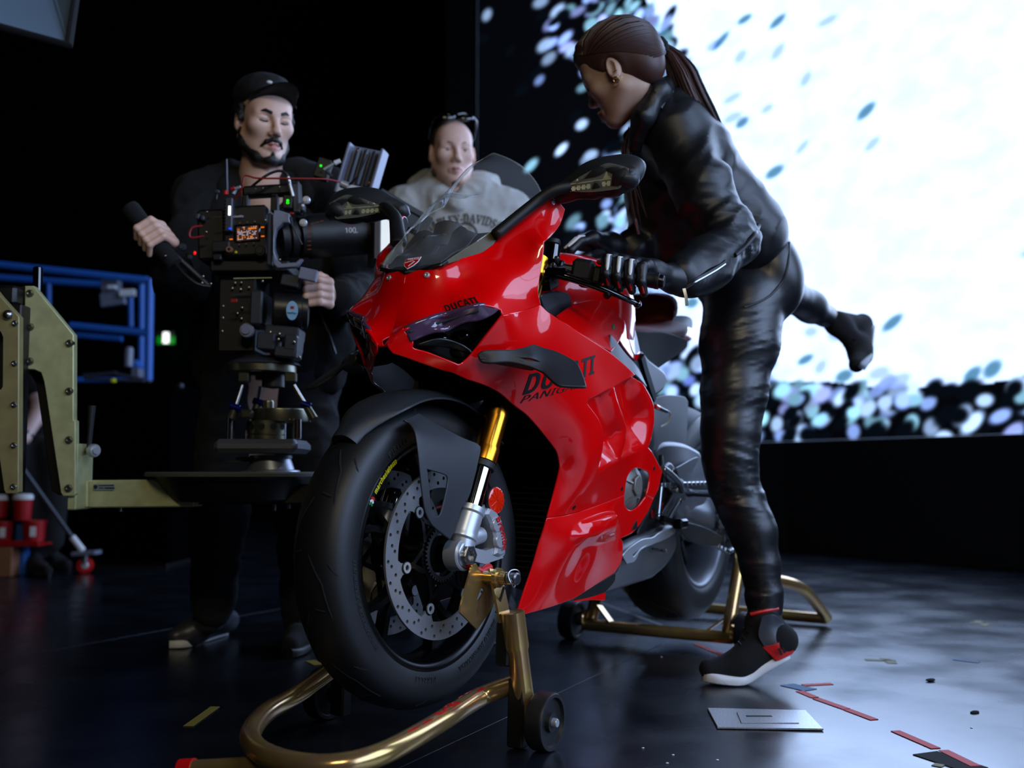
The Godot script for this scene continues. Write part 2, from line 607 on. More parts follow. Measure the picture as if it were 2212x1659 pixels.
# ---------------------------------------------------------------- blended bodies (surface nets over a distance field)
class Field:
	var kind := PackedInt32Array()      # 0 tapered bone, 1 ellipsoid
	var a := PackedVector3Array(); var b := PackedVector3Array()
	var r := PackedVector3Array()
	var inv := []
	var k := PackedFloat32Array()
	var sub := PackedInt32Array()
	var dm := PackedFloat32Array()       # 1 for a plain point
	var wrinkles := []                  # [FastNoiseLite, amplitude, stretch basis]
	func bone(p: Vector3, q: Vector3, r1: float, r2: float, blend := 0.02, cut := 0) -> Field:
		kind.append(0); a.append(p); b.append(q); r.append(Vector3(r1, r2, 0)); inv.append(Basis()); k.append(blend); sub.append(cut)
		return self
	func chain(ps: Array, rs: Array, blend := 0.02) -> Field:
		for i in ps.size() - 1: bone(ps[i], ps[i + 1], rs[i], rs[i + 1], blend)
		return self
	func blob(c: Vector3, rad: Vector3, basis := Basis(), blend := 0.02, cut := 0) -> Field:
		kind.append(1); a.append(c); b.append(c); r.append(rad); inv.append(basis.inverse()); k.append(blend); sub.append(cut)
		return self
	func prim(i: int, p: Vector3) -> float:
		if kind[i] == 0:
			var ab := b[i] - a[i]
			var l2 := ab.length_squared()
			var t := clampf((p - a[i]).dot(ab) / l2, 0.0, 1.0) if l2 > 0.0 else 0.0
			return (p - a[i] - ab * t).length() - lerpf(r[i].x, r[i].y, t)
		var q: Vector3 = inv[i] * (p - a[i])
		var s := q / r[i]
		var k0 := s.length()
		var k1 := (s / r[i]).length()
		if k1 < 1e-9: return -minf(r[i].x, minf(r[i].y, r[i].z))
		return k0 * (k0 - 1.0) / k1
	func at(p: Vector3, use: PackedInt32Array) -> float:
		var d := 1.0
		var first := true
		for i in use:
			var e := prim(i, p)
			var kk := k[i]
			if sub[i] == 1:
				var h1 := maxf(kk - absf(-e - d), 0.0) / maxf(kk, 1e-6)
				d = maxf(d, -e) + h1 * h1 * kk * 0.25
			elif first:
				d = e; first = false
			else:
				var h := maxf(kk - absf(e - d), 0.0) / maxf(kk, 1e-6)
				d = minf(d, e) - h * h * kk * 0.25
		if absf(d) > 0.045: return d
		for w in wrinkles:
			var q: Vector3 = w[2] * p
			var amp: float = w[1]
			if w.size() > 3: amp *= 1.0 - smoothstep(0.3, 1.0, p.distance_to(w[3]) / w[4])
			if amp != 0.0: d += amp * w[0].get_noise_3dv(q)
		return d
	func hit(from: Vector3, to: Vector3) -> Vector3:
		# where a straight line first meets the body
		var all := PackedInt32Array(range(kind.size()))
		var d := (to - from).normalized()
		var t := 0.0
		for i in 60:
			var e := at(from + d * t, all)
			if e < 0.0004: break
			t += e * 0.8
			if t > from.distance_to(to): break
		return from + d * t
	func mesh(cell: float, pad := 0.012, tint = null) -> MB:
		var lo := Vector3.ONE * 1e9
		var hi := -lo
		for i in kind.size():
			if sub[i] == 1: continue
			var rr := maxf(r[i].x, maxf(r[i].y, r[i].z))
			for p in [a[i], b[i]]:
				lo = lo.min(p - Vector3.ONE * (rr + pad)); hi = hi.max(p + Vector3.ONE * (rr + pad))
		const N := 8
		var bs := cell * N
		var nb := Vector3i(((hi - lo) / bs).ceil())
		var rad := bs * 0.87
		var val := {}          # corner -> value
		var cells := {}
		var verts := PackedVector3Array()
		var norms := PackedVector3Array()
		var reach := pad
		for w in wrinkles: reach += absf(w[1])
		var sy := nb.x * N + 2
		var sz := sy * (nb.y * N + 2)
		for bz in nb.z:
			for by in nb.y:
				for bx in nb.x:
					var c := lo + Vector3(bx + 0.5, by + 0.5, bz + 0.5) * bs
					var use := PackedInt32Array()
					var near := 1e9
					for i in kind.size():
						var e := prim(i, c)
						if kind[i] == 1:
							var rr := r[i][r[i].max_axis_index()]
							e = minf(e, (c - a[i]).length() - minf(rr, r[i][r[i].min_axis_index()]))
							e = minf(e, maxf((c - a[i]).length() - rr, -1.0)) if (c - a[i]).length() > rr else e
						if e < rad + k[i] + reach: use.append(i)
						if sub[i] == 0: near = minf(near, e)
					if near > rad + reach + 0.03 or use.is_empty(): continue
					var full := at(c, use)
					if full < -rad * 1.6 - 0.03: continue
					for z in N + 1:
						for y in N + 1:
							for x in N + 1:
								var gx := bx * N + x; var gy := by * N + y; var gz := bz * N + z
								var key := gx + gy * sy + gz * sz
								if not val.has(key): val[key] = at(lo + Vector3(gx, gy, gz) * cell, use)
					for z in N:
						for y in N:
							for x in N:
								var gx := bx * N + x; var gy := by * N + y; var gz := bz * N + z
								var key := gx + gy * sy + gz * sz
								var v0: float = val[key]; var v1: float = val[key + 1]
								var v2: float = val[key + sy]; var v3: float = val[key + sy + 1]
								var v4: float = val[key + sz]; var v5: float = val[key + sz + 1]
								var v6: float = val[key + sz + sy]; var v7: float = val[key + sz + sy + 1]
								var neg := int(v0 < 0) + int(v1 < 0) + int(v2 < 0) + int(v3 < 0) + int(v4 < 0) + int(v5 < 0) + int(v6 < 0) + int(v7 < 0)
								if neg == 0 or neg == 8: continue
								var s := Vector3.ZERO
								var m := 0
								if (v0 < 0) != (v1 < 0): s += Vector3(v0 / (v0 - v1), 0, 0); m += 1
								if (v2 < 0) != (v3 < 0): s += Vector3(v2 / (v2 - v3), 1, 0); m += 1
								if (v4 < 0) != (v5 < 0): s += Vector3(v4 / (v4 - v5), 0, 1); m += 1
								if (v6 < 0) != (v7 < 0): s += Vector3(v6 / (v6 - v7), 1, 1); m += 1
								if (v0 < 0) != (v2 < 0): s += Vector3(0, v0 / (v0 - v2), 0); m += 1
								if (v1 < 0) != (v3 < 0): s += Vector3(1, v1 / (v1 - v3), 0); m += 1
								if (v4 < 0) != (v6 < 0): s += Vector3(0, v4 / (v4 - v6), 1); m += 1
								if (v5 < 0) != (v7 < 0): s += Vector3(1, v5 / (v5 - v7), 1); m += 1
								if (v0 < 0) != (v4 < 0): s += Vector3(0, 0, v0 / (v0 - v4)); m += 1
								if (v1 < 0) != (v5 < 0): s += Vector3(1, 0, v1 / (v1 - v5)); m += 1
								if (v2 < 0) != (v6 < 0): s += Vector3(0, 1, v2 / (v2 - v6)); m += 1
								if (v3 < 0) != (v7 < 0): s += Vector3(1, 1, v3 / (v3 - v7)); m += 1
								s /= m
								cells[key] = verts.size()
								verts.append(lo + (Vector3(gx, gy, gz) + s) * cell)
								norms.append(Vector3(v1 + v3 + v5 + v7 - v0 - v2 - v4 - v6, v2 + v3 + v6 + v7 - v0 - v1 - v4 - v5, v4 + v5 + v6 + v7 - v0 - v1 - v2 - v3).normalized())
		var mb := MB.new()
		var hues := PackedColorArray()
		if tint != null:
			for p in verts: hues.append(tint.call(p))
		for key in cells:
			var v0: float = val[key]
			for ax in 3:
				var st := 1 if ax == 0 else (sy if ax == 1 else sz)
				if not val.has(key + st): continue
				if (v0 < 0) == (val[key + st] < 0): continue
				var s1 := sy if ax == 0 else (sz if ax == 1 else 1)
				var s2 := sz if ax == 0 else (1 if ax == 1 else sy)
				var i0: int = cells.get(key, -1); var i1: int = cells.get(key - s1, -1)
				var i2: int = cells.get(key - s1 - s2, -1); var i3: int = cells.get(key - s2, -1)
				if i1 < 0 or i2 < 0 or i3 < 0: continue
				for i in [i0, i1, i2, i0, i2, i3]:
					mb.v.append(verts[i]); mb.nm.append(norms[i])
					if tint != null: mb.col.append(hues[i])
		return mb

# ---------------------------------------------------------------- naming
func numbered(base: String, under: Node) -> String:
	if not under.has_node(NodePath(base)): return base
	var i := 1
	while under.has_node(NodePath("%s_%03d" % [base, i])): i += 1
	return "%s_%03d" % [base, i]

func put(called: String, m, mat: Material, under: Node = self, x := Transform3D(), crease := 40.0) -> MeshInstance3D:
	var o := MeshInstance3D.new()
	o.mesh = m.mesh(crease) if m is MB else m
	o.material_override = mat
	o.name = numbered(called, under)
	o.transform = x
	under.add_child(o, true)
	return o

func base(called: String, x := Transform3D(), under: Node = self) -> Node3D:
	var o := Node3D.new()
	o.name = numbered(called, under)
	o.transform = x
	under.add_child(o, true)
	return o

func tag(o: Node, label: String, category: String, group := "") -> Node:
	o.set_meta("label", label)
	o.set_meta("category", category)
	if group: o.set_meta("group", group)
	return o

func structure(o: Node, label: String, category := "") -> Node:
	o.set_meta("label", label)
	if category: o.set_meta("category", category)
	o.set_meta("kind", "structure")
	return o

func look(color: Color, rough := 0.5, metal := 0.0, coat := 0.0) -> StandardMaterial3D:
	var m := StandardMaterial3D.new()
	m.albedo_color = color
	m.roughness = rough
	m.metallic = metal
	if coat > 0.0:
		m.clearcoat_enabled = true
		m.clearcoat = coat
		m.clearcoat_roughness = 0.04
	return m

func noise_tex(freq: float, lo: Color, hi: Color, seed_no: int, octaves := 4, size := 512) -> NoiseTexture2D:
	var f := FastNoiseLite.new()
	f.seed = seed_no
	f.frequency = freq
	f.fractal_octaves = octaves
	var g := Gradient.new()
	g.set_color(0, lo)
	g.set_color(1, hi)
	var t := NoiseTexture2D.new()
	t.noise = f
	t.color_ramp = g
	t.seamless = true
	t.width = size
	t.height = size
	return t

func textured(m: StandardMaterial3D, scale: float, albedo: Texture2D = null, rough: Texture2D = null, relief: Texture2D = null, height := 0.0) -> StandardMaterial3D:
	m.uv1_triplanar = true
	m.uv1_scale = Vector3.ONE * scale
	if albedo: m.albedo_texture = albedo
	if rough: m.roughness_texture = rough
	if relief:
		m.heightmap_enabled = true
		m.heightmap_texture = relief
		m.heightmap_scale = height
	return m

func materials() -> void:
	var grain := noise_tex(0.06, Color(0.75, 0.75, 0.75), Color(1, 1, 1), 3)
	var fine := noise_tex(0.3, Color(0.3, 0.3, 0.3), Color(1, 1, 1), 5, 2)
	var cloth := noise_tex(0.22, Color(0.55, 0.55, 0.55), Color(1, 1, 1), 8, 3)
	M.red = look(Color(0.86, 0.0, 0.012), 0.32, 0.0, 1.0)
	M.red.metallic_specular = 0.25
	M.red_dark = look(Color(0.55, 0.0, 0.015), 0.45, 0.0, 0.4)
	M.trim_reflection_white = look(Color(0.85, 0.86, 0.88), 0.35, 0.0, 0.8)
	M.decal_black = look(Color(0.012, 0.012, 0.014), 0.5)
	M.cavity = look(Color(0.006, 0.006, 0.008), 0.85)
	M.black_plastic = textured(look(Color(0.03, 0.032, 0.036), 0.55), 12.0, null, null, fine, 0.02)
	M.grey_plastic = textured(look(Color(0.13, 0.145, 0.165), 0.5), 14.0, null, null, fine, 0.015)
	M.seat_black = textured(look(Color(0.018, 0.019, 0.022), 0.7), 20.0, null, null, fine, 0.03)
	M.gloss_black = look(Color(0.01, 0.01, 0.012), 0.08, 0.0, 1.0)
	M.rubber = textured(look(Color(0.075, 0.08, 0.09), 0.5), 9.0, grain, null, fine, 0.03)
	M.rubber_groove = look(Color(0.008, 0.008, 0.009), 0.9)
	M.rubber_print = look(Color(0.10, 0.105, 0.11), 0.7)
	M.alloy_black = look(Color(0.018, 0.019, 0.022), 0.3, 0.3)
	M.steel = look(Color(0.62, 0.63, 0.64), 0.28, 1.0)
	M.brushed = textured(look(Color(0.66, 0.67, 0.69), 0.38, 0.6), 20.0, grain)
	M.alu = look(Color(0.72, 0.74, 0.77), 0.36, 0.6)
	M.chrome = look(Color(0.86, 0.86, 0.84), 0.05, 1.0)
	M.gold = look(Color(0.88, 0.60, 0.17), 0.22, 1.0)
	M.chromate = textured(look(Color(0.80, 0.72, 0.52), 0.2, 0.82), 2.2, noise_tex(0.012, Color(0.92, 0.78, 0.86), Color(1.0, 0.98, 0.72), 21, 2))
	M.titan = textured(look(Color(0.50, 0.51, 0.53), 0.42, 0.75), 12.0, grain)
	M.engine = look(Color(0.46, 0.45, 0.43), 0.45, 0.35)
	M.seat_red = textured(look(Color(0.50, 0.012, 0.035), 0.62), 30.0, cloth, null, fine, 0.04)
	M.glass = look(Color(0.93, 0.96, 1.0, 0.06), 0.03)
	M.glass.transparency = BaseMaterial3D.TRANSPARENCY_ALPHA
	M.lens_clear = look(Color(0.9, 0.95, 0.9, 0.10), 0.05)
	M.lens_clear.transparency = BaseMaterial3D.TRANSPARENCY_ALPHA
	M.reflector = look(Color(0.93, 0.96, 0.84), 0.25, 0.3)
	M.lamp_smoke = look(Color(0.30, 0.21, 0.31), 0.14, 0.0, 1.0)
	M.orange = look(Color(0.86, 0.13, 0.015), 0.2, 0.0, 1.0)
	M.yellow = look(Color(0.80, 0.78, 0.03), 0.5)
	M.green = look(Color(0.0, 0.42, 0.20), 0.5)
	M.label_red = look(Color(0.72, 0.015, 0.03), 0.4)
	M.white = look(Color(0.84, 0.85, 0.86), 0.5)
	M.khaki = look(Color(0.30, 0.28, 0.16), 0.5)
	M.leather = textured(look(Color(0.05, 0.058, 0.072), 0.42), 16.0, null, null, fine, 0.02)
	M.leather.metallic_specular = 0.5
	M.stretch = textured(look(Color(0.045, 0.052, 0.068), 0.40), 20.0, null, null, fine, 0.006)
	M.stretch.metallic_specular = 0.55
	M.eye_white = look(Color(0.7, 0.7, 0.68), 0.2)
	M.eye_dark = look(Color(0.04, 0.03, 0.02), 0.1)
	M.skin = look(Color(0.72, 0.50, 0.41), 0.5)
	M.skin_plain = M.skin
	M.skin_tinted = look(Color(1, 1, 1), 0.48)
	M.skin_tinted.vertex_color_use_as_albedo = true
	M.skin_tinted.subsurf_scatter_enabled = true
	M.skin_tinted.subsurf_scatter_strength = 0.08
	M.hair_brown = look(Color(0.25, 0.15, 0.12), 0.5)
	M.hair_deep = look(Color(0.12, 0.065, 0.05), 0.5)
	M.hair_dark = look(Color(0.035, 0.026, 0.022), 0.6)
	M.hair_sandy = look(Color(0.20, 0.14, 0.10), 0.8)
	M.stubble = look(Color(0.46, 0.31, 0.26), 0.7)
	M.cap_cloth = textured(look(Color(0.045, 0.046, 0.055), 0.85), 30.0, cloth, null, cloth, 0.04)
	M.cloth_black = textured(look(Color(0.05, 0.05, 0.058), 0.95), 24.0, cloth, null, cloth, 0.08)
	M.fleece = textured(look(Color(0.055, 0.062, 0.072), 0.95), 30.0, cloth, null, cloth, 0.15)
	M.denim = textured(look(Color(0.06, 0.085, 0.125), 0.9), 30.0, cloth, null, cloth, 0.05)
	M.hoodie = textured(look(Color(0.90, 0.90, 0.88), 0.95), 26.0, cloth, null, cloth, 0.12)
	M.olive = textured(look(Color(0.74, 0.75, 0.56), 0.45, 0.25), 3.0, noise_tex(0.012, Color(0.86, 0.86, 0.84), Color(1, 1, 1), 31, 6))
	M.anod = textured(look(Color(0.52, 0.52, 0.45), 0.3, 0.9), 8.0, grain)
	M.rig_black = textured(look(Color(0.02, 0.021, 0.024), 0.5), 10.0, grain)
	M.rig_grey = look(Color(0.20, 0.215, 0.25), 0.4, 0.2)
	M.rig_grey_dark = look(Color(0.075, 0.08, 0.095), 0.4)
	M.rig_silver = look(Color(0.46, 0.48, 0.55), 0.4, 0.1)
	M.antenna = look(Color(0.10, 0.16, 0.24), 0.4)
	M.anod_cool = textured(look(Color(0.55, 0.57, 0.62), 0.36, 0.7), 8.0, grain)
	M.chrome_dull = look(Color(0.7, 0.71, 0.72), 0.18, 1.0)
	M.fitting_blue = look(Color(0.015, 0.08, 0.42), 0.25, 0.5)
	M.sticker = look(Color(0.45, 0.66, 0.80), 0.4)
	M.foam = textured(look(Color(0.035, 0.036, 0.05), 0.95), 30.0, cloth)
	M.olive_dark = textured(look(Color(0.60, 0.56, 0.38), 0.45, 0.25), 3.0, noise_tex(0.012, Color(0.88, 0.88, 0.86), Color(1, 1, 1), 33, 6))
	M.speckle = textured(look(Color(0.5, 0.5, 0.46), 0.8), 14.0, noise_tex(0.35, Color(0.08, 0.08, 0.08), Color(1, 1, 1), 61, 2))
	M.label_grey = look(Color(0.42, 0.48, 0.50), 0.5)
	M.mark_amber = look(Color(0.45, 0.17, 0.02), 0.5)
	M.wall_cloth = look(Color(0.012, 0.012, 0.016), 1.0)
	M.wall_cloth.specular_mode = BaseMaterial3D.SPECULAR_DISABLED
	M.softcloth = textured(look(Color(0.46, 0.55, 0.63), 0.95), 10.0, cloth)
	M.lid = textured(look(Color(0.80, 0.82, 0.84), 0.34, 0.6), 6.0, grain)
	M.tape_red = textured(look(Color(0.86, 0.20, 0.17), 0.7), 30.0, cloth)
	M.tape_blue = textured(look(Color(0.20, 0.42, 0.60), 0.7), 30.0, cloth)
	M.tape_yellow = textured(look(Color(0.62, 0.55, 0.02), 0.7), 30.0, cloth)
	M.tape_pale = textured(look(Color(0.52, 0.50, 0.30), 0.7), 30.0, cloth)
	M.tape_grey = textured(look(Color(0.22, 0.26, 0.30), 0.7), 30.0, cloth)
	M.blue_steel = textured(look(Color(0.17, 0.42, 0.78), 0.5), 4.0, grain)
	M.cable_red = look(Color(0.5, 0.01, 0.03), 0.5)
	M.cup_red = look(Color(0.62, 0.015, 0.06), 0.45)
	M.card = look(Color(0.50, 0.33, 0.22), 0.9)
	M.glow_white = glow(Color(1, 1, 1), 2.0)
	M.glow_green = glow(Color(0.1, 1.0, 0.12), 1.2)
	M.glow_red = glow(Color(1.0, 0.06, 0.03), 1.3)
	M.glow_blue = glow(Color(0.08, 0.25, 1.0), 1.2)
	M.glow_collar = look(Color(0.85, 0.06, 0.03), 0.4)
	M.glow_exit = glow(Color(0.02, 0.55, 0.10), 0.7)
	M.glow_card = glow(Color(0.92, 0.96, 1.0), 0.9)  # added glow for a white card that is no lamp
	M.glow_amber = glow(Color(1.0, 0.45, 0.05), 1.0)

func glow(c: Color, k: float) -> StandardMaterial3D:
	var m := look(Color(0.02, 0.02, 0.02), 0.4)
	m.emission_enabled = true
	m.emission = c
	m.emission_energy_multiplier = k
	return m

func wall_point(s: float) -> Vector3:
	for i in range(0, WALL.size() - 2, 2):
		var a := Vector3(WALL[i], 0, WALL[i + 1])
		var b := Vector3(WALL[i + 2], 0, WALL[i + 3])
		var l := a.distance_to(b)
		if s <= l or i + 4 >= WALL.size(): return a.lerp(b, s / l)
		s -= l
	return Vector3.ZERO

const SCREEN_FROM := 5.3
const SCREEN_TO := 18.7
const SCREEN_LOW := 0.74
const SCREEN_HIGH := 5.0

# the moving picture that the panels show: a white cloud that breaks up into flying flakes at its rim
func screen_picture() -> ImageTexture:
	var w := 1792
	var h := 448
	var r := RandomNumberGenerator.new()
	r.seed = 11
	var im := Image.create(w, h, false, Image.FORMAT_RGBA8)
	im.fill(Color(0.004, 0.005, 0.009))
	var kx := w / (SCREEN_TO - SCREEN_FROM)
	var ky := h / (SCREEN_HIGH - SCREEN_LOW)
	# rim of the cloud: along the wall, height
	var rim := PackedVector2Array()
	for p in [[6.75, 5.2], [6.95, 4.4], [7.12, 3.95], [7.42, 3.6], [7.5, 3.1], [7.3, 2.7], [7.12, 2.4], [7.15, 1.9], [7.25, 1.4], [7.6, 1.22], [8.07, 1.16], [8.6, 1.12], [9.0, 1.05], [9.6, 1.03], [10.2, 1.05], [10.9, 1.5], [11.3, 2.6], [11.1, 4.0], [11.2, 5.2]]:
		rim.append(Vector2((p[0] - SCREEN_FROM) * kx, (SCREEN_HIGH - p[1]) * ky))
	var second := PackedVector2Array()  # added unseen bright stretch beyond the frame, shaped to light the motorcycle
	for p in [[13.9, 5.2], [13.7, 4.2], [13.9, 3.0], [13.7, 2.0], [14.0, 1.2], [16.0, 1.05], [19.0, 1.0], [19.0, 5.2]]:
		second.append(Vector2((p[0] - SCREEN_FROM) * kx, (SCREEN_HIGH - p[1]) * ky))
	var soft := FastNoiseLite.new()
	soft.seed = 4
	soft.frequency = 0.02
	for y in h:
		for x in w:
			var q := Vector2(x, y)
			if x < 150: continue
			if Geometry2D.is_point_in_polygon(q, rim) or Geometry2D.is_point_in_polygon(q, second):
				var g := clampf(0.985 + 0.1 * soft.get_noise_2d(x, y * 2.0), 0.0, 1.0)
				im.set_pixel(x, y, Color(g * 0.985, g * 0.995, 1.0))
	var dabs := []
	for i in 1000:
		var q: Vector2
		var e := r.randi() % (rim.size() - 1)
		if r.randf() < 0.35: e = r.randi() % 9
		q = rim[e].lerp(rim[e + 1], r.randf())
		var spread := absf(r.randfn(0.0, 0.5))
		var inside := r.randf() < 0.07
		var to_left := e < 9 or e > 14
		var off := Vector2(-spread if e < 9 else spread, r.randfn(0.0, 0.15)) if to_left else Vector2(r.randfn(0.0, 0.2), spread * 0.45)
		if inside: off = -off * 1.5
		dabs.append([q + Vector2(off.x * kx, off.y * ky), inside])
	for d in dabs:
		var q: Vector2 = d[0]
		var rx := r.randf_range(0.06, 0.10) * kx
		var ry := r.randf_range(0.042, 0.066) * ky
		var tilt := r.randf_range(0.0, 0.5)
		var hue := r.randf()
		var c := Color(0.90, 0.95, 0.98)
		if hue < 0.25: c = Color(0.78, 0.84, 1.0)
		elif hue < 0.5: c = Color(0.72, 0.90, 0.86)
		elif hue < 0.60: c = Color(0.86, 0.84, 1.0)
		c = c * r.randf_range(0.55, 1.0)
		if d[1]: c = Color(0.10, 0.30, 0.32) if r.randf() < 0.45 else Color(0.62, 0.66, 0.95)
		elif r.randf() < 0.3: c = Color(0.01, 0.02, 0.03)
		var reach := int(maxf(rx, ry)) + 2
		for y in range(int(q.y) - reach, int(q.y) + reach + 1):
			for x in range(int(q.x) - reach, int(q.x) + reach + 1):
				if x < 0 or y < 0 or x >= w or y >= h: continue
				var v := (Vector2(x, y) - q).rotated(tilt)
				var k := Vector2(v.x / rx, v.y / ry * (0.6 if d[1] else 1.0) * (2.2 if d[1] else 1.0)).length()
				var a := 1.0 - smoothstep(0.5, 1.15, k)
				if a > 0.0:
					var old := im.get_pixel(x, y)
					im.set_pixel(x, y, old.lerp(c, a * (0.7 if d[1] else 1.0)))
	return ImageTexture.create_from_image(im)

func room() -> void:
	# floor: sheets of dark dance vinyl laid side by side
	var fl := base("floor")
	structure(fl, "dark scuffed studio floor of vinyl sheets with thin seams", "floor")
	M.vinyl = textured(look(Color(0.085, 0.10, 0.13), 0.34), 0.45, noise_tex(0.006, Color(0.62, 0.63, 0.66), Color(1, 1, 1), 41, 6, 1024), noise_tex(0.005, Color(0.52, 0.52, 0.52), Color(1.0, 1.0, 1.0), 43, 6, 1024))
	M.vinyl.uv1_world_triplanar = true
	M.vinyl.metallic_specular = 0.6
	var slab := MB.new().box(Vector3(22, 0.2, 20), Transform3D(Basis(), Vector3(-2, -0.104, -4)))
	put("subfloor", slab, M.cavity, fl)
	for k in 12:
		var x := -11.0 + k * 1.6
		put("vinyl_sheet", MB.new().box(Vector3(1.5975, 0.004, 19.9), Transform3D(Basis(Vector3.UP, 0.0), Vector3(0, 0, 0)), 0.0003), M.vinyl, fl, Transform3D(Basis(Vector3.UP, -0.45), Vector3(0.35, -0.002, -4.0) + Basis(Vector3.UP, -0.45) * Vector3(x + 2.6, 0, 0)))
	M.wall = look(Color(0.02, 0.02, 0.026), 1.0)
	M.wall.specular_mode = BaseMaterial3D.SPECULAR_DISABLED
	for d in [["back", Vector3(24, 6, 0.2), Vector3(-2, 3, -11.6)], ["left", Vector3(0.2, 6, 20), Vector3(-9.0, 3, -3)], ["right", Vector3(0.2, 6, 20), Vector3(6.5, 3, -3)], ["front", Vector3(24, 6, 0.2), Vector3(-2, 3, 5.2)]]:
		var wl := put("wall_" + d[0], MB.new().box(d[1], Transform3D(Basis(), d[2])), M.wall)
		structure(wl, "black painted studio wall, " + d[0] + " side", "wall")
	structure(put("ceiling", MB.new().box(Vector3(24, 0.2, 20), Transform3D(Basis(), Vector3(-2, 6.1, -3))), M.wall), "black studio ceiling above the set", "ceiling")
	# the curved wall of light panels
	var pic := screen_picture()
	var lit := StandardMaterial3D.new()
	lit.albedo_color = Color(0.01, 0.01, 0.012)
	lit.roughness = 0.6
	lit.emission_enabled = true
	lit.emission = Color(GLOW.r, GLOW.g, GLOW.b)
	lit.emission_operator = BaseMaterial3D.EMISSION_OP_MULTIPLY
	lit.emission_texture = pic
	lit.emission_energy_multiplier = SCREEN_GLOW
	var led := base("led_screen_wall")
	tag(led, "huge curved wall of light panels showing a white cloud breaking into flakes", "screen")
	var face := MB.new()
	var n := 68
	for i in n:
		var s0 := lerpf(SCREEN_FROM, SCREEN_TO, float(i) / n)
		var s1 := lerpf(SCREEN_FROM, SCREEN_TO, float(i + 1) / n)
		var a := wall_point(s0)
		var b := wall_point(s1)
		var u0 := float(i) / n
		var u1 := float(i + 1) / n
		var lo := Vector3(0, SCREEN_LOW, 0)
		var hi := Vector3(0, SCREEN_HIGH, 0)
		face.quad(a + lo, a + hi, b + hi, b + lo)
		for q in [[u0, 1.0], [u0, 0.0], [u1, 0.0], [u0, 1.0], [u1, 0.0], [u1, 1.0]]: face.uv.append(Vector2(q[0], q[1]))
	put("screen_picture", face, lit, led, Transform3D(), 30.0)
	M.led_base = look(Color(0.016, 0.018, 0.024), 0.55)
	var back := MB.new()
	var plinth := MB.new()
	for i in range(4, WALL.size() - 2, 2):
		var a := Vector3(WALL[i], 0, WALL[i + 1])
		var b := Vector3(WALL[i + 2], 0, WALL[i + 3])
		var d := (b - a).normalized()
		var out := d.cross(Vector3.UP)
		if out.dot(-a) > 0.0: out = -out
		var x := Transform3D(Basis(d, Vector3.UP, d.cross(Vector3.UP)), (a + b) / 2.0)
		back.box(Vector3(a.distance_to(b) + 0.02, 4.4, 0.1), Transform3D(x.basis, x.origin + out * 0.065 + Vector3(0, 2.9, 0)))
		plinth.box(Vector3(a.distance_to(b) + 0.01, SCREEN_LOW - 0.01, 0.12), Transform3D(x.basis, x.origin + out * 0.045 + Vector3(0, SCREEN_LOW / 2.0, 0)))
	put("panel_backing", back, M.led_base, led)
	put("plinth", plinth, M.led_base, led)
const SCREEN_GLOW := 2.2

# ---------------------------------------------------------------- motorcycle
# own axes: x runs rearwards from the front axle, y up, z to the machine's left
const AXLE := Vector3(0, 0.3668, 0)
const REAR := Vector3(1.469, 0.3942, 0)

func v3(u: float, y: float, w: float) -> Vector3: return Vector3(u, y, w)

func ring_text(text: String, c: Vector3, r: float, phi: float, size: float, w: float, mat: Material, under: Node, called: String, shear := 0.0, squeeze := 1.0, depth := 0.0012) -> void:
	var m := letters(text, size * 1.37, true, depth, shear)
	var lo := 1e9
	for p in m.v: lo = minf(lo, p.x)
	for i in m.v.size():
		var p := m.v[i]
		var a := phi - (p.x - lo) * squeeze / r
		var rr := r + p.y
		m.v[i] = c + Vector3(cos(a) * rr, sin(a) * rr, w + p.z)
	put(called, m, mat, under)

func tyre_profile(R: float, rim: float, hw: float) -> Array:
	# from the left bead over the crown to the right bead
	var half := [[rim, hw * 0.88], [rim + 0.010, hw * 0.97], [rim + 0.024, hw], [R - (R - rim) * 0.50, hw * 1.0], [R - (R - rim) * 0.34, hw * 0.935], [R - (R - rim) * 0.20, hw * 0.80], [R - (R - rim) * 0.10, hw * 0.60], [R - (R - rim) * 0.03, hw * 0.32], [R, 0.0]]
	var out := []
	for p in half: out.append_array([p[0], p[1]])
	for i in range(half.size() - 2, -1, -1): out.append_array([half[i][0], -half[i][1]])
	out.append_array([rim - 0.004, -hw * 0.86, rim - 0.004, hw * 0.86])
	return out

func tyre_point(c: Vector3, R: float, rim: float, hw: float, phi: float, s: float, lift: float) -> Vector3:
	# s from -1 (right shoulder) to 1 (left shoulder)
	var t := absf(s)
	var w := hw * sin(t * 1.30)
	var depth := (R - rim) * (0.46 * pow(t, 2.3))
	var r := R - depth
	var nr := Vector2(cos(t * 1.05), sin(t * 1.05) * signf(s))
	return c + Vector3(cos(phi) * (r + lift * nr.x), sin(phi) * (r + lift * nr.x), w * signf(s) + lift * nr.y)

func ribbon(path: Array, width: float, normals: Array, thick := 0.0006) -> MB:
	var rs := []
	for i in path.size():
		var d: Vector3 = (path[mini(i + 1, path.size() - 1)] - path[maxi(i - 1, 0)]).normalized()
		var n: Vector3 = normals[i]
		var side := d.cross(n).normalized() * width * 0.5
		var k := 1.0 if i > 0 and i < path.size() - 1 else 0.15
		rs.append(PackedVector3Array([path[i] + side * k, path[i] + n * thick, path[i] - side * k, path[i] - n * thick]))
	return MB.new().rings(rs)

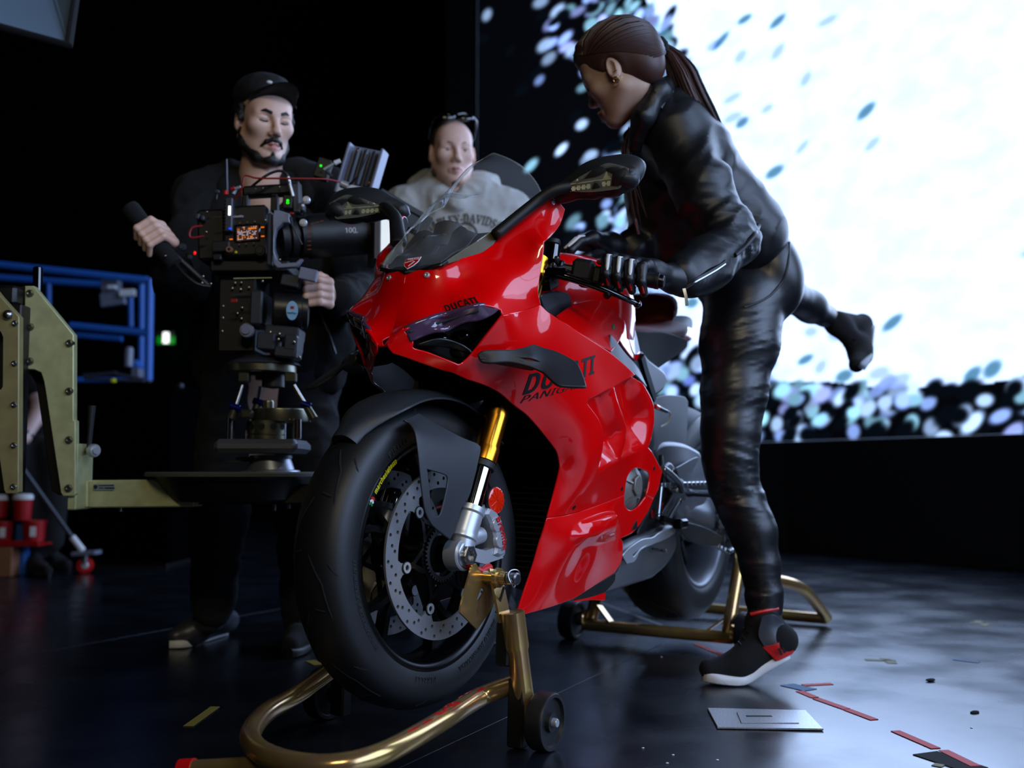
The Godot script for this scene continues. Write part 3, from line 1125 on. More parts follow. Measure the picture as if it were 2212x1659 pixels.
func wheel_tyre(under: Node, c: Vector3, R: float, rim: float, hw: float, cuts: int, seed_no: int) -> void:
	put("tyre", MB.new().lathe(tyre_profile(R, rim, hw), Vector3.BACK, c, 96, true), M.rubber, under, Transform3D(), 60.0)
	var g := MB.new()
	for k in cuts:
		var a := TAU * k / cuts + seed_no * 0.1
		for side: float in [-1.0, 1.0]:
			var sh: float = a + (0.0 if side > 0 else PI / cuts)
			for poly in [[[0.06, 0.0], [0.26, 0.10], [0.42, 0.17], [0.50, 0.30], [0.58, 0.42]], [[0.60, 0.05], [0.76, 0.11], [0.90, 0.14]], [[0.14, 0.32], [0.34, 0.335], [0.46, 0.34]]]:
				var path := []
				var nn := []
				for i in poly.size() - 1:
					for j in 4:
						var q0: Array = poly[i]
						var q1: Array = poly[i + 1]
						var f := j / 4.0
						var s: float = lerpf(q0[0], q1[0], f) * side
						var ph: float = sh + lerpf(q0[1], q1[1], f) * 9.0 / cuts
						path.append(tyre_point(c, R, rim, hw, ph, s, 0.0002))
						nn.append((tyre_point(c, R, rim, hw, ph, s, 0.01) - path[path.size() - 1]).normalized())
				g.add(ribbon(path, 0.0042, nn, 0.0009))
	var o := put("tread_groove", g, M.rubber_groove, under)
	o.set_meta("kind", "stuff")

func brake_disc(under: Node, c: Vector3, w: float, side: float) -> void:
	var d := base("brake_disc", Transform3D(Basis(), c + Vector3(0, 0, w)), under)
	var out := PackedVector2Array()
	for i in 96: out.append(Vector2.from_angle(TAU * i / 96) * 0.165)
	var holes := []
	var inner := PackedVector2Array()
	for i in 90: inner.append(Vector2.from_angle(TAU * i / 90) * 0.130)
	holes.append(inner)
	for i in 66:
		var r: float = [0.1575, 0.1485, 0.1395][i % 3]
		var q := Vector2.from_angle(TAU * (i + 0.3 * (i % 2)) / 66) * r
		var h := PackedVector2Array()
		for j in 9: h.append(q + Vector2.from_angle(TAU * j / 9) * 0.0037)
		holes.append(h)
	# one merged mesh would hide the ears: ring, ears, carrier and bobbins are separate solids
	var ring := MB.new().plate(out, holes, Transform3D(), 0.005)
	for k in 6:
		var a := TAU * k / 6 + deg_to_rad(10.0)
		var x := Transform3D(Basis(Vector3.BACK, a - PI / 2), Vector3.ZERO)
		var ear := PackedVector2Array([Vector2(-0.021, 0.1315), Vector2(-0.0115, 0.121), Vector2(-0.009, 0.110), Vector2(0, 0.1045), Vector2(0.009, 0.110), Vector2(0.0115, 0.121), Vector2(0.021, 0.1315)])
		ring.add(MB.new().plate(ear, [], x, 0.0048))
	under = d
	put("disc_rotor", ring, M.brushed, d)
	var car := MB.new()
	car.lathe([0.046, -0.004, 0.060, -0.004, 0.060, 0.004, 0.046, 0.004], Vector3.BACK, Vector3(0, 0, -side * 0.002), 48, true)
	var bob := MB.new()
	for k in 6:
		var a := TAU * k / 6 + deg_to_rad(10.0)
		var e := Vector3(cos(a), sin(a), 0)
		for t: float in [-1.0, 1.0]:
			var f := Vector3(cos(a + t * 0.42), sin(a + t * 0.42), 0)
			car.strap([f * 0.056, e * 0.080 + f * 0.006, e * 0.104], [e.cross(Vector3.BACK)], 0.0085, 0.006)
		car.cyl(e * 0.1085 + Vector3(0, 0, -0.004), e * 0.1085 + Vector3(0, 0, 0.004), 0.0125, -1, 18)
		bob.lathe([0.004, 0.0, 0.0055, 0.006, 0.0105, 0.006, 0.0105, -0.006, 0.004, -0.006], Vector3.BACK * side, e * 0.1085, 18)
	put("disc_carrier", car, M.alloy_black, d)
	put("disc_bobbins", bob, M.alu, d)

func make_front_wheel(bike: Node3D) -> void:
	var f := base("front_wheel", steer, bike)
	wheel_tyre(f, AXLE, 0.300, 0.2245, 0.060, 9, 3)
	var rim := [0.2245, 0.0505, 0.226, 0.0535, 0.222, 0.0545, 0.2135, 0.0535, 0.2085, 0.046, 0.205, 0.034, 0.199, 0.022, 0.1965, 0.0, 0.199, -0.022, 0.205, -0.034, 0.2085, -0.046, 0.2135, -0.0535, 0.222, -0.0545, 0.226, -0.0535, 0.2245, -0.0505, 0.212, -0.042, 0.207, 0.0, 0.212, 0.042]
	put("rim", MB.new().lathe(rim, Vector3.BACK, AXLE, 96, true), M.alloy_black, f, Transform3D(), 50.0)
	var hub := MB.new().lathe([0.020, -0.066, 0.036, -0.066, 0.037, -0.045, 0.030, -0.030, 0.034, 0.0, 0.030, 0.030, 0.037, 0.045, 0.036, 0.066, 0.020, 0.066], Vector3.BACK, AXLE, 36, true)
	put("hub", hub, M.alloy_black, f)
	for k in 5:
		var a := TAU * k / 5 + deg_to_rad(8.0)
		var sp := MB.new()
		var e := Vector3(cos(a), sin(a), 0)
		sp.strap([AXLE + e * 0.028, AXLE + e * 0.075, AXLE + e * 0.118], [Vector3.BACK], 0.030, 0.022)
		for t: float in [-1.0, 1.0]:
			var g := Vector3(cos(a + t * 0.235), sin(a + t * 0.235), 0)
			var h := Vector3(cos(a + t * 0.10), sin(a + t * 0.10), 0)
			sp.strap([AXLE + e * 0.098, AXLE + h * 0.145, AXLE + g * 0.2], [Vector3.BACK], 0.024, 0.0125)
		put("spoke", sp, M.alloy_black, f)
	var tone := MB.new()
	tone.lathe([0.043, -0.0015, 0.0505, -0.0015, 0.0505, 0.0015, 0.043, 0.0015], Vector3.BACK, AXLE + Vector3(0, 0, 0.070), 48, true)
	for k in 40:
		var a := TAU * k / 40
		tone.box(Vector3(0.005, 0.0036, 0.003), Transform3D(Basis(Vector3.BACK, a), AXLE + Vector3(cos(a) * 0.0525, sin(a) * 0.0525, 0.070)), 0.0003)
	put("wheel_speed_ring", tone, M.black_plastic, f)
	brake_disc(f, AXLE, 0.064, 1.0)
	brake_disc(f, AXLE, -0.064, -1.0)
	# lettering of the tyre wall and the rim
	ring_text("PIRELLI", AXLE, 0.2415, deg_to_rad(268), 0.013, 0.0598, M.rubber_print, f, "tyre_lettering")
	ring_text("DIABLO SUPERCORSA", AXLE, 0.2415, deg_to_rad(322), 0.011, 0.0598, M.rubber_print, f, "tyre_lettering", 0.2)
	ring_text("PIRELLI", AXLE, 0.2415, deg_to_rad(128), 0.013, 0.0598, M.rubber_print, f, "tyre_lettering")
	ring_text("DIABLO SUPERCORSA SP 120/70 ZR17", AXLE, 0.2395, deg_to_rad(222), 0.0075, 0.0598, M.rubber_print, f, "tyre_lettering")
	ring_text("marchesini", AXLE, 0.2178, deg_to_rad(146.0), 0.0088, 0.0541, M.yellow, f, "rim_lettering", 0.15, 0.95)
	ring_text("FORGED", AXLE, 0.2178, deg_to_rad(132.0), 0.0080, 0.0541, M.yellow, f, "rim_lettering", 0.15, 0.75)
	var k2 := 0
	for mm in [M.green, M.white, M.label_red]:
		var a := deg_to_rad(151.5 - 1.5 * k2)
		var st := MB.new()
		for t: float in [-1.0, 1.0]:
			st.strap([AXLE + Vector3(cos(a), sin(a), 0) * 0.2175 + Vector3(0, 0, 0.0545), AXLE + Vector3(cos(a + 0.02), sin(a + 0.02), 0) * (0.2175 + t * 0.0045) + Vector3(0, 0, 0.0545)], [Vector3(cos(a + PI / 2), sin(a + PI / 2), 0)], 0.004, 0.0012)
		put("rim_chevron", st, mm, f)
		k2 += 1

func fork_point(y: float, w: float) -> Vector3:
	return Vector3(0.04 + 0.4663 * (y - 0.451), y, w)

func make_fork(bike: Node3D) -> void:
	for side: float in [1.0, -1.0]:
		var f := base("fork_leg", steer, bike)
		var w: float = 0.107 * side
		var ax := (fork_point(1.0, w) - fork_point(0.4, w)).normalized()
		put("outer_tube", MB.new().lathe([0.0215, 0, 0.0272, 0.002, 0.0275, 0.03, 0.0255, 0.036, 0.0255, 0.10, 0.0268, 0.106, 0.0268, 0.50, 0.02, 0.505], ax, fork_point(0.545, w), 32), M.gold, f)
		put("dust_seal", MB.new().lathe([0.0215, -0.012, 0.0262, -0.012, 0.0268, 0.0, 0.0215, 0.0], ax, fork_point(0.545, w), 32, true), M.black_plastic, f)
		put("inner_tube", MB.new().cyl(fork_point(0.43, w), fork_point(0.56, w), 0.0213, -1, 32), M.chrome, f)
		var foot := MB.new()
		foot.lathe([0.022, 0.0, 0.0305, 0.001, 0.0305, 0.012, 0.0275, 0.016, 0.0275, 0.055, 0.0285, 0.060, 0.0285, 0.066, 0.024, 0.070], -ax, fork_point(0.457, w), 32)
		foot.cyl(fork_point(0.40, w), Vector3(0.012, 0.375, w), 0.025, 0.026, 24)
		foot.cyl(Vector3(0.004, 0.3668, w - 0.020), Vector3(0.004, 0.3668, w + 0.016), 0.031, -1, 32, 0.003)
		foot.cyl(Vector3(0.006, 0.3668, w - 0.018), Vector3(0.010, 0.336, w - 0.018), 0.013, 0.011, 16)
		foot.cyl(Vector3(0.018, 0.395, w + 0.002 * side), Vector3(0.074, 0.402, w + 0.002 * side), 0.0185, 0.0165, 24, 0.002)
		foot.strap([Vector3(0.01, 0.372, w), Vector3(0.07, 0.358, w + 0.006 * side), Vector3(0.126, 0.366, w + 0.008 * side)], [Vector3.UP], 0.026, 0.02)
		foot.strap([Vector3(0.046, 0.440, w), Vector3(0.066, 0.448, w), Vector3(0.078, 0.452, w)], [Vector3.UP], 0.022, 0.022)
		foot.cyl(Vector3(0.126, 0.366, w - 0.016), Vector3(0.126, 0.366, w + 0.018), 0.0105, -1, 16, 0.002)
		put("axle_clamp", foot, M.alu, f, Transform3D(), 35.0)
		var nut := MB.new()
		var z0: float = w + 0.014 * side
		nut.lathe([0.012, 0.0, 0.026, 0.0, 0.026, 0.004, 0.0225, 0.0055, 0.0185, 0.0055, 0.0185, 0.012, 0.0155, 0.014, 0.0115, 0.014, 0.0105, 0.004], Vector3(0, 0, side), Vector3(0.005, 0.3662, z0), 24)
		nut.lathe([0.0125, 0.004, 0.0205, 0.004, 0.0205, 0.013, 0.019, 0.015, 0.0125, 0.015, 0.0118, 0.0075], Vector3(0, 0, side), Vector3(0.005, 0.3662, z0), 6)
		put("axle_nut", nut, M.steel, f, Transform3D(), 25.0)
	# calipers
	for side: float in [1.0, -1.0]:
		var c := base("brake_caliper", steer, bike)
		var line := curve([.075, .455, .13, 0, .091, .453, .13, 0, .11, .439, .13, 0, .121, .406, .13, 0, .127, .378, .13, 0, .13, .362, .13, 1, .112, .357, .13, 0, .093, .362, .13, 1, .097, .381, .13, 0, .089, .407, .13, 0, .076, .43, .13, 0, .064, .443, .13, 1], 0.008)
		var o2 := PackedVector2Array()
		for p in line: o2.append(Vector2(p.x, p.y))
		put("caliper_body", MB.new().plate(o2, [], Transform3D(Basis(), Vector3(0, 0, side * 0.103)), 0.056, 0.005), M.alu, c, Transform3D(), 35.0)
		var pots := MB.new()
		for q: Vector3 in [Vector3(.103, .422, .13), Vector3(.113, .389, .13)]:
			pots.cyl(Vector3(q.x - 0.006, q.y, side * 0.124), Vector3(q.x - 0.006, q.y, side * 0.134), 0.0165, 0.0155, 24, 0.002)
		put("piston_cap", pots, M.alu, c)
		var pad := MB.new().cyl(Vector3(.109, .426, .112) * Vector3(1, 1, side), Vector3(.128, .381, .112) * Vector3(1, 1, side), 0.004, -1, 10)
		put("pad_pin", pad, M.steel, c)
		if side > 0:
			var m := letters("brembo", 0.0185, true, 0.0012)
			var lo := 1e9
			for p in m.v: lo = minf(lo, p.x)
			var a := Vector3(.095, .436, .13)
			var b := Vector3(.119, .371, .13)
			var d := Vector3(b.x - a.x, b.y - a.y, 0)
			var out := MB.new()
			var ln := 0.0
			for p in m.v: ln = maxf(ln, p.x - lo)
			var e := d.normalized()
			var up := Vector3(e.y, -e.x, 0) * -1.0
			for p in m.v:
				var t := (p.x - lo) / ln
				var bow := Vector3(0.007, 0, 0) * sin(t * PI)
				out.v.append(Vector3(a.x, a.y, 0.1352) + e * (p.x - lo) * d.length() / ln + up * p.y + bow + Vector3(0, 0, p.z))
			put("brake_lettering", out, M.label_red, c)
	# reflectors
	for side: float in [1.0, -1.0]:
		var r := base("side_reflector", steer, bike)
		var c := Vector3(.1, .47, .128)
		c.z *= side
		put("reflector_case", MB.new().lathe([0.0, -0.008, 0.026, -0.008, 0.028, -0.003, 0.028, 0.0, 0.0, 0.0], Vector3(0, 0, side), c, 36), M.black_plastic, r)
		var face := MB.new().lathe([0.0, 0.004, 0.022, 0.0035, 0.0265, 0.001, 0.0272, -0.001], Vector3(0, 0, side), c, 36)
		for k in 6:
			var a := TAU * k / 12
			face.strap([c + Vector3(cos(a) * 0.024, sin(a) * 0.024, side * 0.0038), c - Vector3(cos(a) * 0.024, sin(a) * 0.024, side * -0.0038)], [Vector3(-sin(a), cos(a), 0)], 0.0014, 0.0014)
		put("reflector_lens", face, M.orange, r)
		put("reflector_stay", MB.new().strap([c + Vector3(0.0, 0.0, -0.008 * side), fork_point(0.475, 0.112 * side)], [Vector3.UP], 0.014, 0.004), M.black_plastic, r)

func make_fender(bike: Node3D) -> void:
	var f := base("front_fender", steer, bike)
	var keep := [null]
	var leg := panel([-.131, .624, .082, 1, -.123, .62, .088, 0, -.126, .604, .104, 0, -.129, .568, .115, 0, -.128, .532, .119, 0, -.125, .498, .121, 0, -.118, .461, .122, 0, -.11, .445, .122, 0, -.093, .427, .122, 0, -.042, .4, .121, 1, -.032, .413, .122, 0, -.011, .458, .124, 0, .013, .481, .125, 0, .05, .564, .124, 0, .053, .577, .123, 0, .044, .584, .119, 1, .005, .595, .112, 0, -.031, .611, .1, 0, -.062, .626, .088, 0, -.078, .639, .074, 1], [-.064, .579, .114, 0, -.046, .536, .122, 0, -.027, .491, .124, 0, -.068, .431, .122, 0], Vector3(-0.5, 0.25, 0.83), 0.004, 0.016, [[-.111, .533, .119, 1, -.059, .523, .122, 0, -.049, .516, .122, 0, -.053, .497, .123, 0, -.066, .46, .123, 0, -.075, .444, .122, 0, -.093, .442, .122, 0, -.101, .449, .122, 0, -.104, .479, .121, 0]], [], false, keep)
	put("fender_leg", leg, M.grey_plastic, f)
	put("fender_leg", mirrored(leg), M.grey_plastic, f)
	var rs := []
	for i in 19:
		var ph := deg_to_rad(lerpf(134.0, 48.0, i / 18.0))
		var wide := lerpf(0.030, 0.078, smoothstep(0.0, 0.28, i / 18.0))
		var r := 0.318 + 0.010 * sin(PI * i / 18.0)
		var q := PackedVector3Array()
		for s: float in [1.0, -1.0]:
			for j in 13:
				var t: float = lerpf(-1.0, 1.0, j / 12.0) * s
				var rr: float = r - 0.020 * pow(absf(t), 3.0) - (0.0 if s > 0 else 0.004)
				q.append(AXLE + Vector3(cos(ph) * rr, sin(ph) * rr, t * wide))
		rs.append(q)
	put("fender_arch", MB.new().rings(rs), M.grey_plastic, f, Transform3D(), 50.0)
	for side: float in [1.0, -1.0]:
		var path := []
		for p in [fork_point(0.72, 0.07), fork_point(0.60, 0.083) + Vector3(0.03, 0, 0), fork_point(0.50, 0.10) + Vector3(0.034, 0, 0), Vector3(0.085, 0.455, 0.10)]: path.append(Vector3(p.x, p.y, p.z * side))
		put("brake_hose", MB.new().tube(smooth_path(path, 6), 0.0042, 10), M.black_plastic, f)

func smooth_path(p: Array, sub: int) -> Array:
	var flat := []
	for q in p: flat.append_array([q.x, q.y, q.z, 0.0])
	var l := 0.0
	for i in p.size() - 1: l += p[i].distance_to(p[i + 1])
	return curve(flat, l / (sub * (p.size() - 1)), false)

func both(called: String, m: MB, mat: Material, under: Node) -> void:
	put(called, m, mat, under)
	put(called, mirrored(m), mat, under)

func make_fairing(bike: Node3D) -> void:
	var n_nose := Vector3(-0.6, 0.25, 0.75)
	lining = true
	# the upper nose, from the beak to the screen and the mirror flange
	var k1 := [null]
	var nose := panel([-.069, .923, 0, 1, -.063, .926, .02, 0, -.059, .932, .05, 0, -.04, .941, .072, 0, -.009, .954, .095, 0, .038, .973, .108, 0, .071, .996, .117, 1, .078, 1.006, .121, 0, .12, 1.053, .155, 0, .172, 1.102, .19, 1, .193, 1.104, .197, 0, .212, 1.091, .204, 1, .19, 1.057, .205, 0, .154, 1.028, .206, 0, .11, 1.002, .208, 1, .106, .971, .209, 0, .1, .919, .206, 0, .102, .895, .204, 0, .122, .875, .2, 1, .047, .851, .191, 0, -.006, .836, .187, 1, -.009, .848, .184, 1, -.042, .854, .165, 0, -.049, .852, .16, 0, -.079, .83, .094, 0, -.127, .804, .049, 0, -.133, .799, .042, 1, -.139, .782, .025, 0, -.141, .771, .012, 0, -.137, .768, 0, 1, -.116, .79, 0, 0, -.095, .833, 0, 0, -.079, .881, 0, 0], [-.088, .85, .02, 0, -.062, .855, .1, 0, -.022, .905, .1, 0, .04, .93, .165, 0, .073, .962, .162, 0, .03, .897, .178, 0, -.052, .87, .112, 0, .101, .994, .178, 0], n_nose, 0.005, 0.016, [], [], true, k1)
	both("nose_panel", nose, M.red, bike)
	both("panel_lining", back_sheet, M.cavity, bike)
	put("nose_lettering", print_on(k1[0], "DUCATI", Vector3(-.078, .848, .105), Vector3(-.048, .864, .155), 0.0165, 0.0), M.decal_black, bike)
	for q: Array in [[Vector3(-.065, .914, .046), 0.0062], [Vector3(.179, 1.098, .192), 0.005]]:
		var f: Vector2 = k1[0].flat(q[0])
		var r: float = q[1]
		both("fairing_screw", MB.new().lathe([r * 0.3, r * 0.2, r * 0.5, r * 0.42, r * 0.93, r * 0.32, r, 0.0, r, -r * 0.6], k1[0].normal(f), k1[0].point(f), 16), M.alu, bike)
	# the side panel, from the chin below the headlamp to the gills
	var gill1 := [.417, .724, .231, 0, .364, .711, .228, 0, .306, .693, .222, 1, .302, .683, .22, 0, .329, .666, .221, 0, .359, .645, .221, 0, .377, .619, .22, 0, .385, .579, .215, 0, .38, .529, .206, 1, .443, .546, .21, 0, .501, .557, .213, 1, .509, .598, .218, 0, .509, .638, .223, 0, .468, .67, .228, 0, .434, .703, .231, 0]
	var gill2 := [.58, .772, .237, 0, .485, .749, .235, 0, .42, .727, .232, 1, .442, .698, .231, 0, .477, .669, .228, 0, .512, .638, .224, 0, .52, .613, .221, 0, .512, .592, .218, 0, .506, .558, .213, 1, .581, .575, .217, 0, .644, .594, .222, 1, .659, .621, .225, 0, .67, .667, .228, 0, .649, .705, .232, 0, .596, .741, .236, 0]
	var k2 := [null]
	var side := panel([-.143, .771, .014, 1, -.138, .784, .027, 0, -.133, .799, .042, 1, -.131, .793, .043, 0, -.114, .778, .051, 0, -.114, .768, .05, 0, -.11, .763, .052, 0, -.091, .757, .07, 0, -.064, .744, .098, 0, -.047, .736, .113, 1, -.04, .739, .118, 0, -.028, .762, .135, 0, -.02, .797, .16, 0, -.008, .834, .184, 1, -.006, .835, .187, 0, .045, .848, .192, 0, .123, .873, .2, 1, .137, .86, .21, 0, .192, .843, .221, 0, .289, .822, .23, 0, .394, .801, .236, 0, .471, .781, .238, 0, .547, .759, .238, 0, .599, .739, .237, 0, .662, .704, .233, 0, .68, .665, .23, 0, .672, .619, .226, 0, .657, .595, .224, 1, .684, .584, .224, 0, .728, .559, .222, 0, .766, .536, .22, 1, .747, .492, .217, 0, .73, .471, .213, 1, .684, .479, .213, 1, .696, .511, .215, 0, .692, .534, .216, 0, .614, .547, .211, 0, .576, .524, .206, 0, .571, .481, .201, 1, .529, .473, .197, 0, .448, .459, .187, 0, .347, .444, .172, 0, .265, .437, .156, 1, .277, .484, .163, 0, .285, .536, .171, 0, .284, .552, .172, 0, .263, .58, .174, 0, .2, .62, .17, 0, .146, .652, .163, 0, .115, .666, .156, 0, .057, .695, .142, 0, -.013, .712, .12, 0, -.035, .721, .104, 0, -.061, .728, .086, 0, -.088, .738, .062, 0, -.133, .755, .022, 1, -.138, .763, .016, 0], [.265, .653, .212, 0, .096, .775, .198, 0, .042, .752, .176, 0, .173, .697, .192, 0, .358, .76, .232, 0, .548, .678, .231, 0, .307, .565, .205, 0, .319, .494, .19, 0, .478, .509, .207, 0], Vector3(-0.35, 0.05, 0.93), 0.005, 0.0125, [], [[gill1, 0.034, 0.006, 8, 0.062], [gill2, 0.036, 0.006, 8, 0.068]], false, k2)
	both("side_panel", side, M.red, bike)
	both("panel_lining", back_sheet, M.cavity, bike)
	var s2: Surf = k2[0]
	put("side_lettering", print_on(s2, "DUCATI", Vector3(.101, .709, .19), Vector3(.328, .771, .232), 0.040, 0.28), M.decal_black, bike)
	put("side_lettering", print_on(s2, "PANIGALE", Vector3(.106, .681, .188), Vector3(.29, .728, .222), 0.0135, 0.35, false), M.decal_black, bike)
	# belly
	var k3 := [null]
	var belly := panel([.265, .433, .155, 1, .347, .44, .172, 0, .448, .456, .187, 0, .529, .47, .197, 0, .573, .478, .2, 1, .58, .454, .199, 0, .61, .441, .201, 0, .648, .448, .204, 0, .686, .475, .211, 1, .73, .468, .212, 1, .708, .442, .209, 0, .648, .394, .198, 0, .584, .377, .187, 1, .599, .365, .187, 0, .616, .32, .178, 0, .594, .294, .17, 1, .525, .272, .156, 0, .438, .245, .138, 1, .344, .236, .128, 0, .209, .231, .118, 1, .222, .269, .124, 0, .243, .327, .134, 0, .255, .385, .145, 0], [.329, .413, .176, 0, .351, .372, .178, 0, .436, .399, .194, 0, .495, .342, .18, 0, .319, .312, .15, 0, .44, .303, .16, 0, .284, .389, .16, 0, .408, .331, .163, 0], Vector3(-0.35, -0.05, 0.93), 0.005, 0.013, [], [[[.359, .424, .178, 0, .468, .442, .19, 0, .522, .444, .196, 1, .557, .393, .19, 0, .564, .373, .184, 1, .455, .366, .186, 0, .375, .362, .172, 0, .328, .393, .168, 0], -0.016, 0.010, 3, 0.045]], false, k3)
	both("belly_panel", belly, M.red, bike)
	both("panel_lining", back_sheet, M.cavity, bike)
	lining = false
	var shield := panel([.437, .241, .136, 1, .532, .269, .153, 0, .607, .29, .167, 1, .607, .272, .165, 0, .57, .249, .158, 1, .51, .242, .146, 0], [], Vector3(-0.3, -0.2, 0.93), 0.004, 0.015)
	both("belly_shield", shield, M.black_plastic, bike)
	var tailbit := panel([.445, .237, .136, 1, .51, .239, .146, 0, .574, .247, .156, 1, .575, .229, .155, 1, .51, .236, .146, 0], [], Vector3(-0.3, -0.2, 0.93), 0.004, 0.015)
	both("belly_end", tailbit, M.red, bike)
	for e in [[s2, Vector3(.553, .496, .2)], [k3[0], Vector3(.347, .453, .172)], [s2, Vector3(.712, .545, .22)], [s2, Vector3(.349, .456, .172)]]:
		var q: Vector2 = e[0].flat(e[1])
		both("fairing_bolt", MB.new().lathe([0.001, 0.0005, 0.003, 0.0015, 0.0055, 0.001, 0.006, -0.003], e[0].normal(q), e[0].point(q), 14), M.decal_black, bike)
	put("belly_mark", panel([.628, .395, .199, 1, .638, .41, .202, 0, .647, .417, .204, 1, .655, .398, .201, 1], [], Vector3(-0.35, -0.05, 0.93), 0.002, 0.01), M.decal_black, bike)
	# inner skins and dark cavities
	var duct := MB.new()
	var duct_lines := []
	var opening := curve([-.133, .797, .042, 1, -.127, .803, .049, 0, -.079, .829, .094, 0, -.049, .851, .16, 0, -.042, .853, .165, 0, -.009, .847, .184, 1, -.008, .834, .184, 0, -.02, .797, .16, 0, -.028, .762, .135, 0, -.04, .739, .118, 0, -.047, .736, .113, 1, -.064, .744, .098, 0, -.091, .757, .07, 0, -.11, .763, .052, 0, -.114, .768, .05, 0, -.114, .778, .051, 0], 0.01)
	for st in [[0.0, 1.0], [0.018, 0.985], [0.05, 0.93], [0.075, 0.80]]:
		var c := Vector3.ZERO
		for p in opening: c += p
		c /= opening.size()
		var q := PackedVector3Array()
		for p in opening: q.append(c + (p - c) * st[1] + Vector3(0.75, 0.1, -0.65) * st[0])
		duct_lines.append(q)
	duct.rings(duct_lines, false, false, true)
	both("headlamp_bowl", duct, M.black_plastic, bike)
	# running light strip, projector and rib
	var strip := panel([-.129, .799, .043, 1, -.128, .802, .05, 0, -.082, .827, .096, 0, -.05, .849, .161, 0, -.04, .851, .166, 0, -.018, .846, .18, 1, -.032, .833, .166, 0, -.043, .825, .15, 0, -.061, .82, .126, 0, -.082, .808, .097, 0, -.109, .791, .068, 0, -.121, .781, .054, 1], [-.072, .82, .085, 0], n_nose, 0.012, 0.012)
	both("daytime_light", strip, M.lamp_smoke, bike)
	var edge := curve([-.126, .795, .052, 0, -.076, .82, .098, 0, -.05, .84, .158, 0], 0.01, false)
	both("light_guide", MB.new().tube(edge, 0.0022, 8), M.rubber_print, bike)
	var lens := MB.new()
	for q: Vector3 in [Vector3(-.027, .8, .11), Vector3(-.066, .791, .082)]:
		lens.ball(q + Vector3(0.03, 0.0, -0.02), Vector3(0.016, 0.014, 0.019), Basis(), 24, 14)
	both("headlamp_lens", lens, M.gloss_black, bike)
	var fin := panel([-.102, .772, .062, 1, -.079, .783, .085, 0, -.058, .782, .1, 0, -.039, .773, .118, 0, -.027, .763, .13, 1, -.035, .766, .116, 0, -.057, .773, .096, 0, -.078, .774, .08, 0], [], n_nose, 0.008, 0.01)
	both("headlamp_rib", fin, M.alloy_black, bike)
	# the body behind the panels that stops the light
	var core := Field.new()
	core.bone(v3(0.24, 0.80, 0), v3(0.40, 0.80, 0), 0.07, 0.12, 0.05)
	core.bone(v3(0.46, 0.62, 0.06), v3(0.60, 0.45, 0.06), 0.095, 0.11, 0.05)
	core.bone(v3(0.46, 0.62, -0.06), v3(0.60, 0.45, -0.06), 0.095, 0.11, 0.05)
	core.bone(v3(0.40, 0.34, 0), v3(0.62, 0.30, 0), 0.075, 0.09, 0.04)
	core.bone(v3(0.60, 0.70, 0.05), v3(0.85, 0.62, 0.05), 0.11, 0.11, 0.05)
	core.bone(v3(0.60, 0.70, -0.05), v3(0.85, 0.62, -0.05), 0.11, 0.11, 0.05)
	put("engine_block", core.mesh(0.02), M.cavity, bike)
	var rad := base("radiator", Transform3D(), bike)
	put("radiator_core", MB.new().box(Vector3(0.03, 0.33, 0.24), Transform3D(Basis(Vector3.BACK, -0.22), v3(0.375, 0.46, 0)), 0.004), M.cavity, rad)
	var fins := MB.new()
	for i in 26:
		fins.box(Vector3(0.012, 0.003, 0.235), Transform3D(Basis(Vector3.BACK, -0.22), v3(0.353, 0.46, 0) + Basis(Vector3.BACK, -0.22) * Vector3(0, -0.16 + 0.0128 * i, 0)), 0.0005)
	var fo := put("radiator_fins", fins, M.alloy_black, rad)
	fo.set_meta("kind", "stuff")
	# air channel under the nose
	var under := MB.new()
	var rs := []
	for i in 9:
		var t := i / 8.0
		var w := lerpf(0.095, 0.165, t)
		var u := lerpf(0.0, 0.30, t)
		var y := lerpf(0.755, 0.66, t * t)
		rs.append(PackedVector3Array([v3(u, y, w), v3(u, y + 0.05, w * 0.7), v3(u, y + 0.07, 0), v3(u, y + 0.05, -w * 0.7), v3(u, y, -w), v3(u, y + 0.04, -w * 0.7), v3(u, y + 0.06, 0), v3(u, y + 0.04, w * 0.7)]))
	put("arch_liner", under.rings(rs), M.cavity, bike)
	# winglets
	var wing := panel([-.032, .758, .15, 1, -.028, .764, .158, 0, -.011, .767, .18, 0, .015, .77, .202, 0, .064, .786, .22, 1, .073, .781, .232, 0, .087, .773, .258, 0, .092, .758, .288, 0, .087, .749, .302, 1, .067, .728, .322, 0, .043, .703, .342, 1, .03, .703, .32, 0, .019, .705, .298, 0, .027, .718, .276, 0, .034, .733, .254, 0, .021, .743, .228, 0, .001, .749, .198, 0, -.023, .745, .172, 0, -.029, .747, .156, 0], [.033, .761, .232, 0, .055, .743, .272, 0, .053, .729, .298, 0], Vector3(-0.75, -0.05, 0.66), 0.007, 0.011, [[.012, .758, .206, 1, .029, .759, .222, 0, .042, .755, .24, 0, .044, .747, .252, 1, .03, .749, .234, 0, .022, .752, .218, 0]], [], false)
	both("winglet", wing, M.grey_plastic, bike)
	var root := panel([-.029, .748, .155, 1, .005, .748, .196, 0, .025, .742, .226, 0, .054, .734, .222, 0, .051, .738, .192, 1, .013, .742, .172, 0], [], Vector3(-0.6, -0.4, 0.66), 0.006, 0.012)
	both("winglet_root", root, M.grey_plastic, bike)

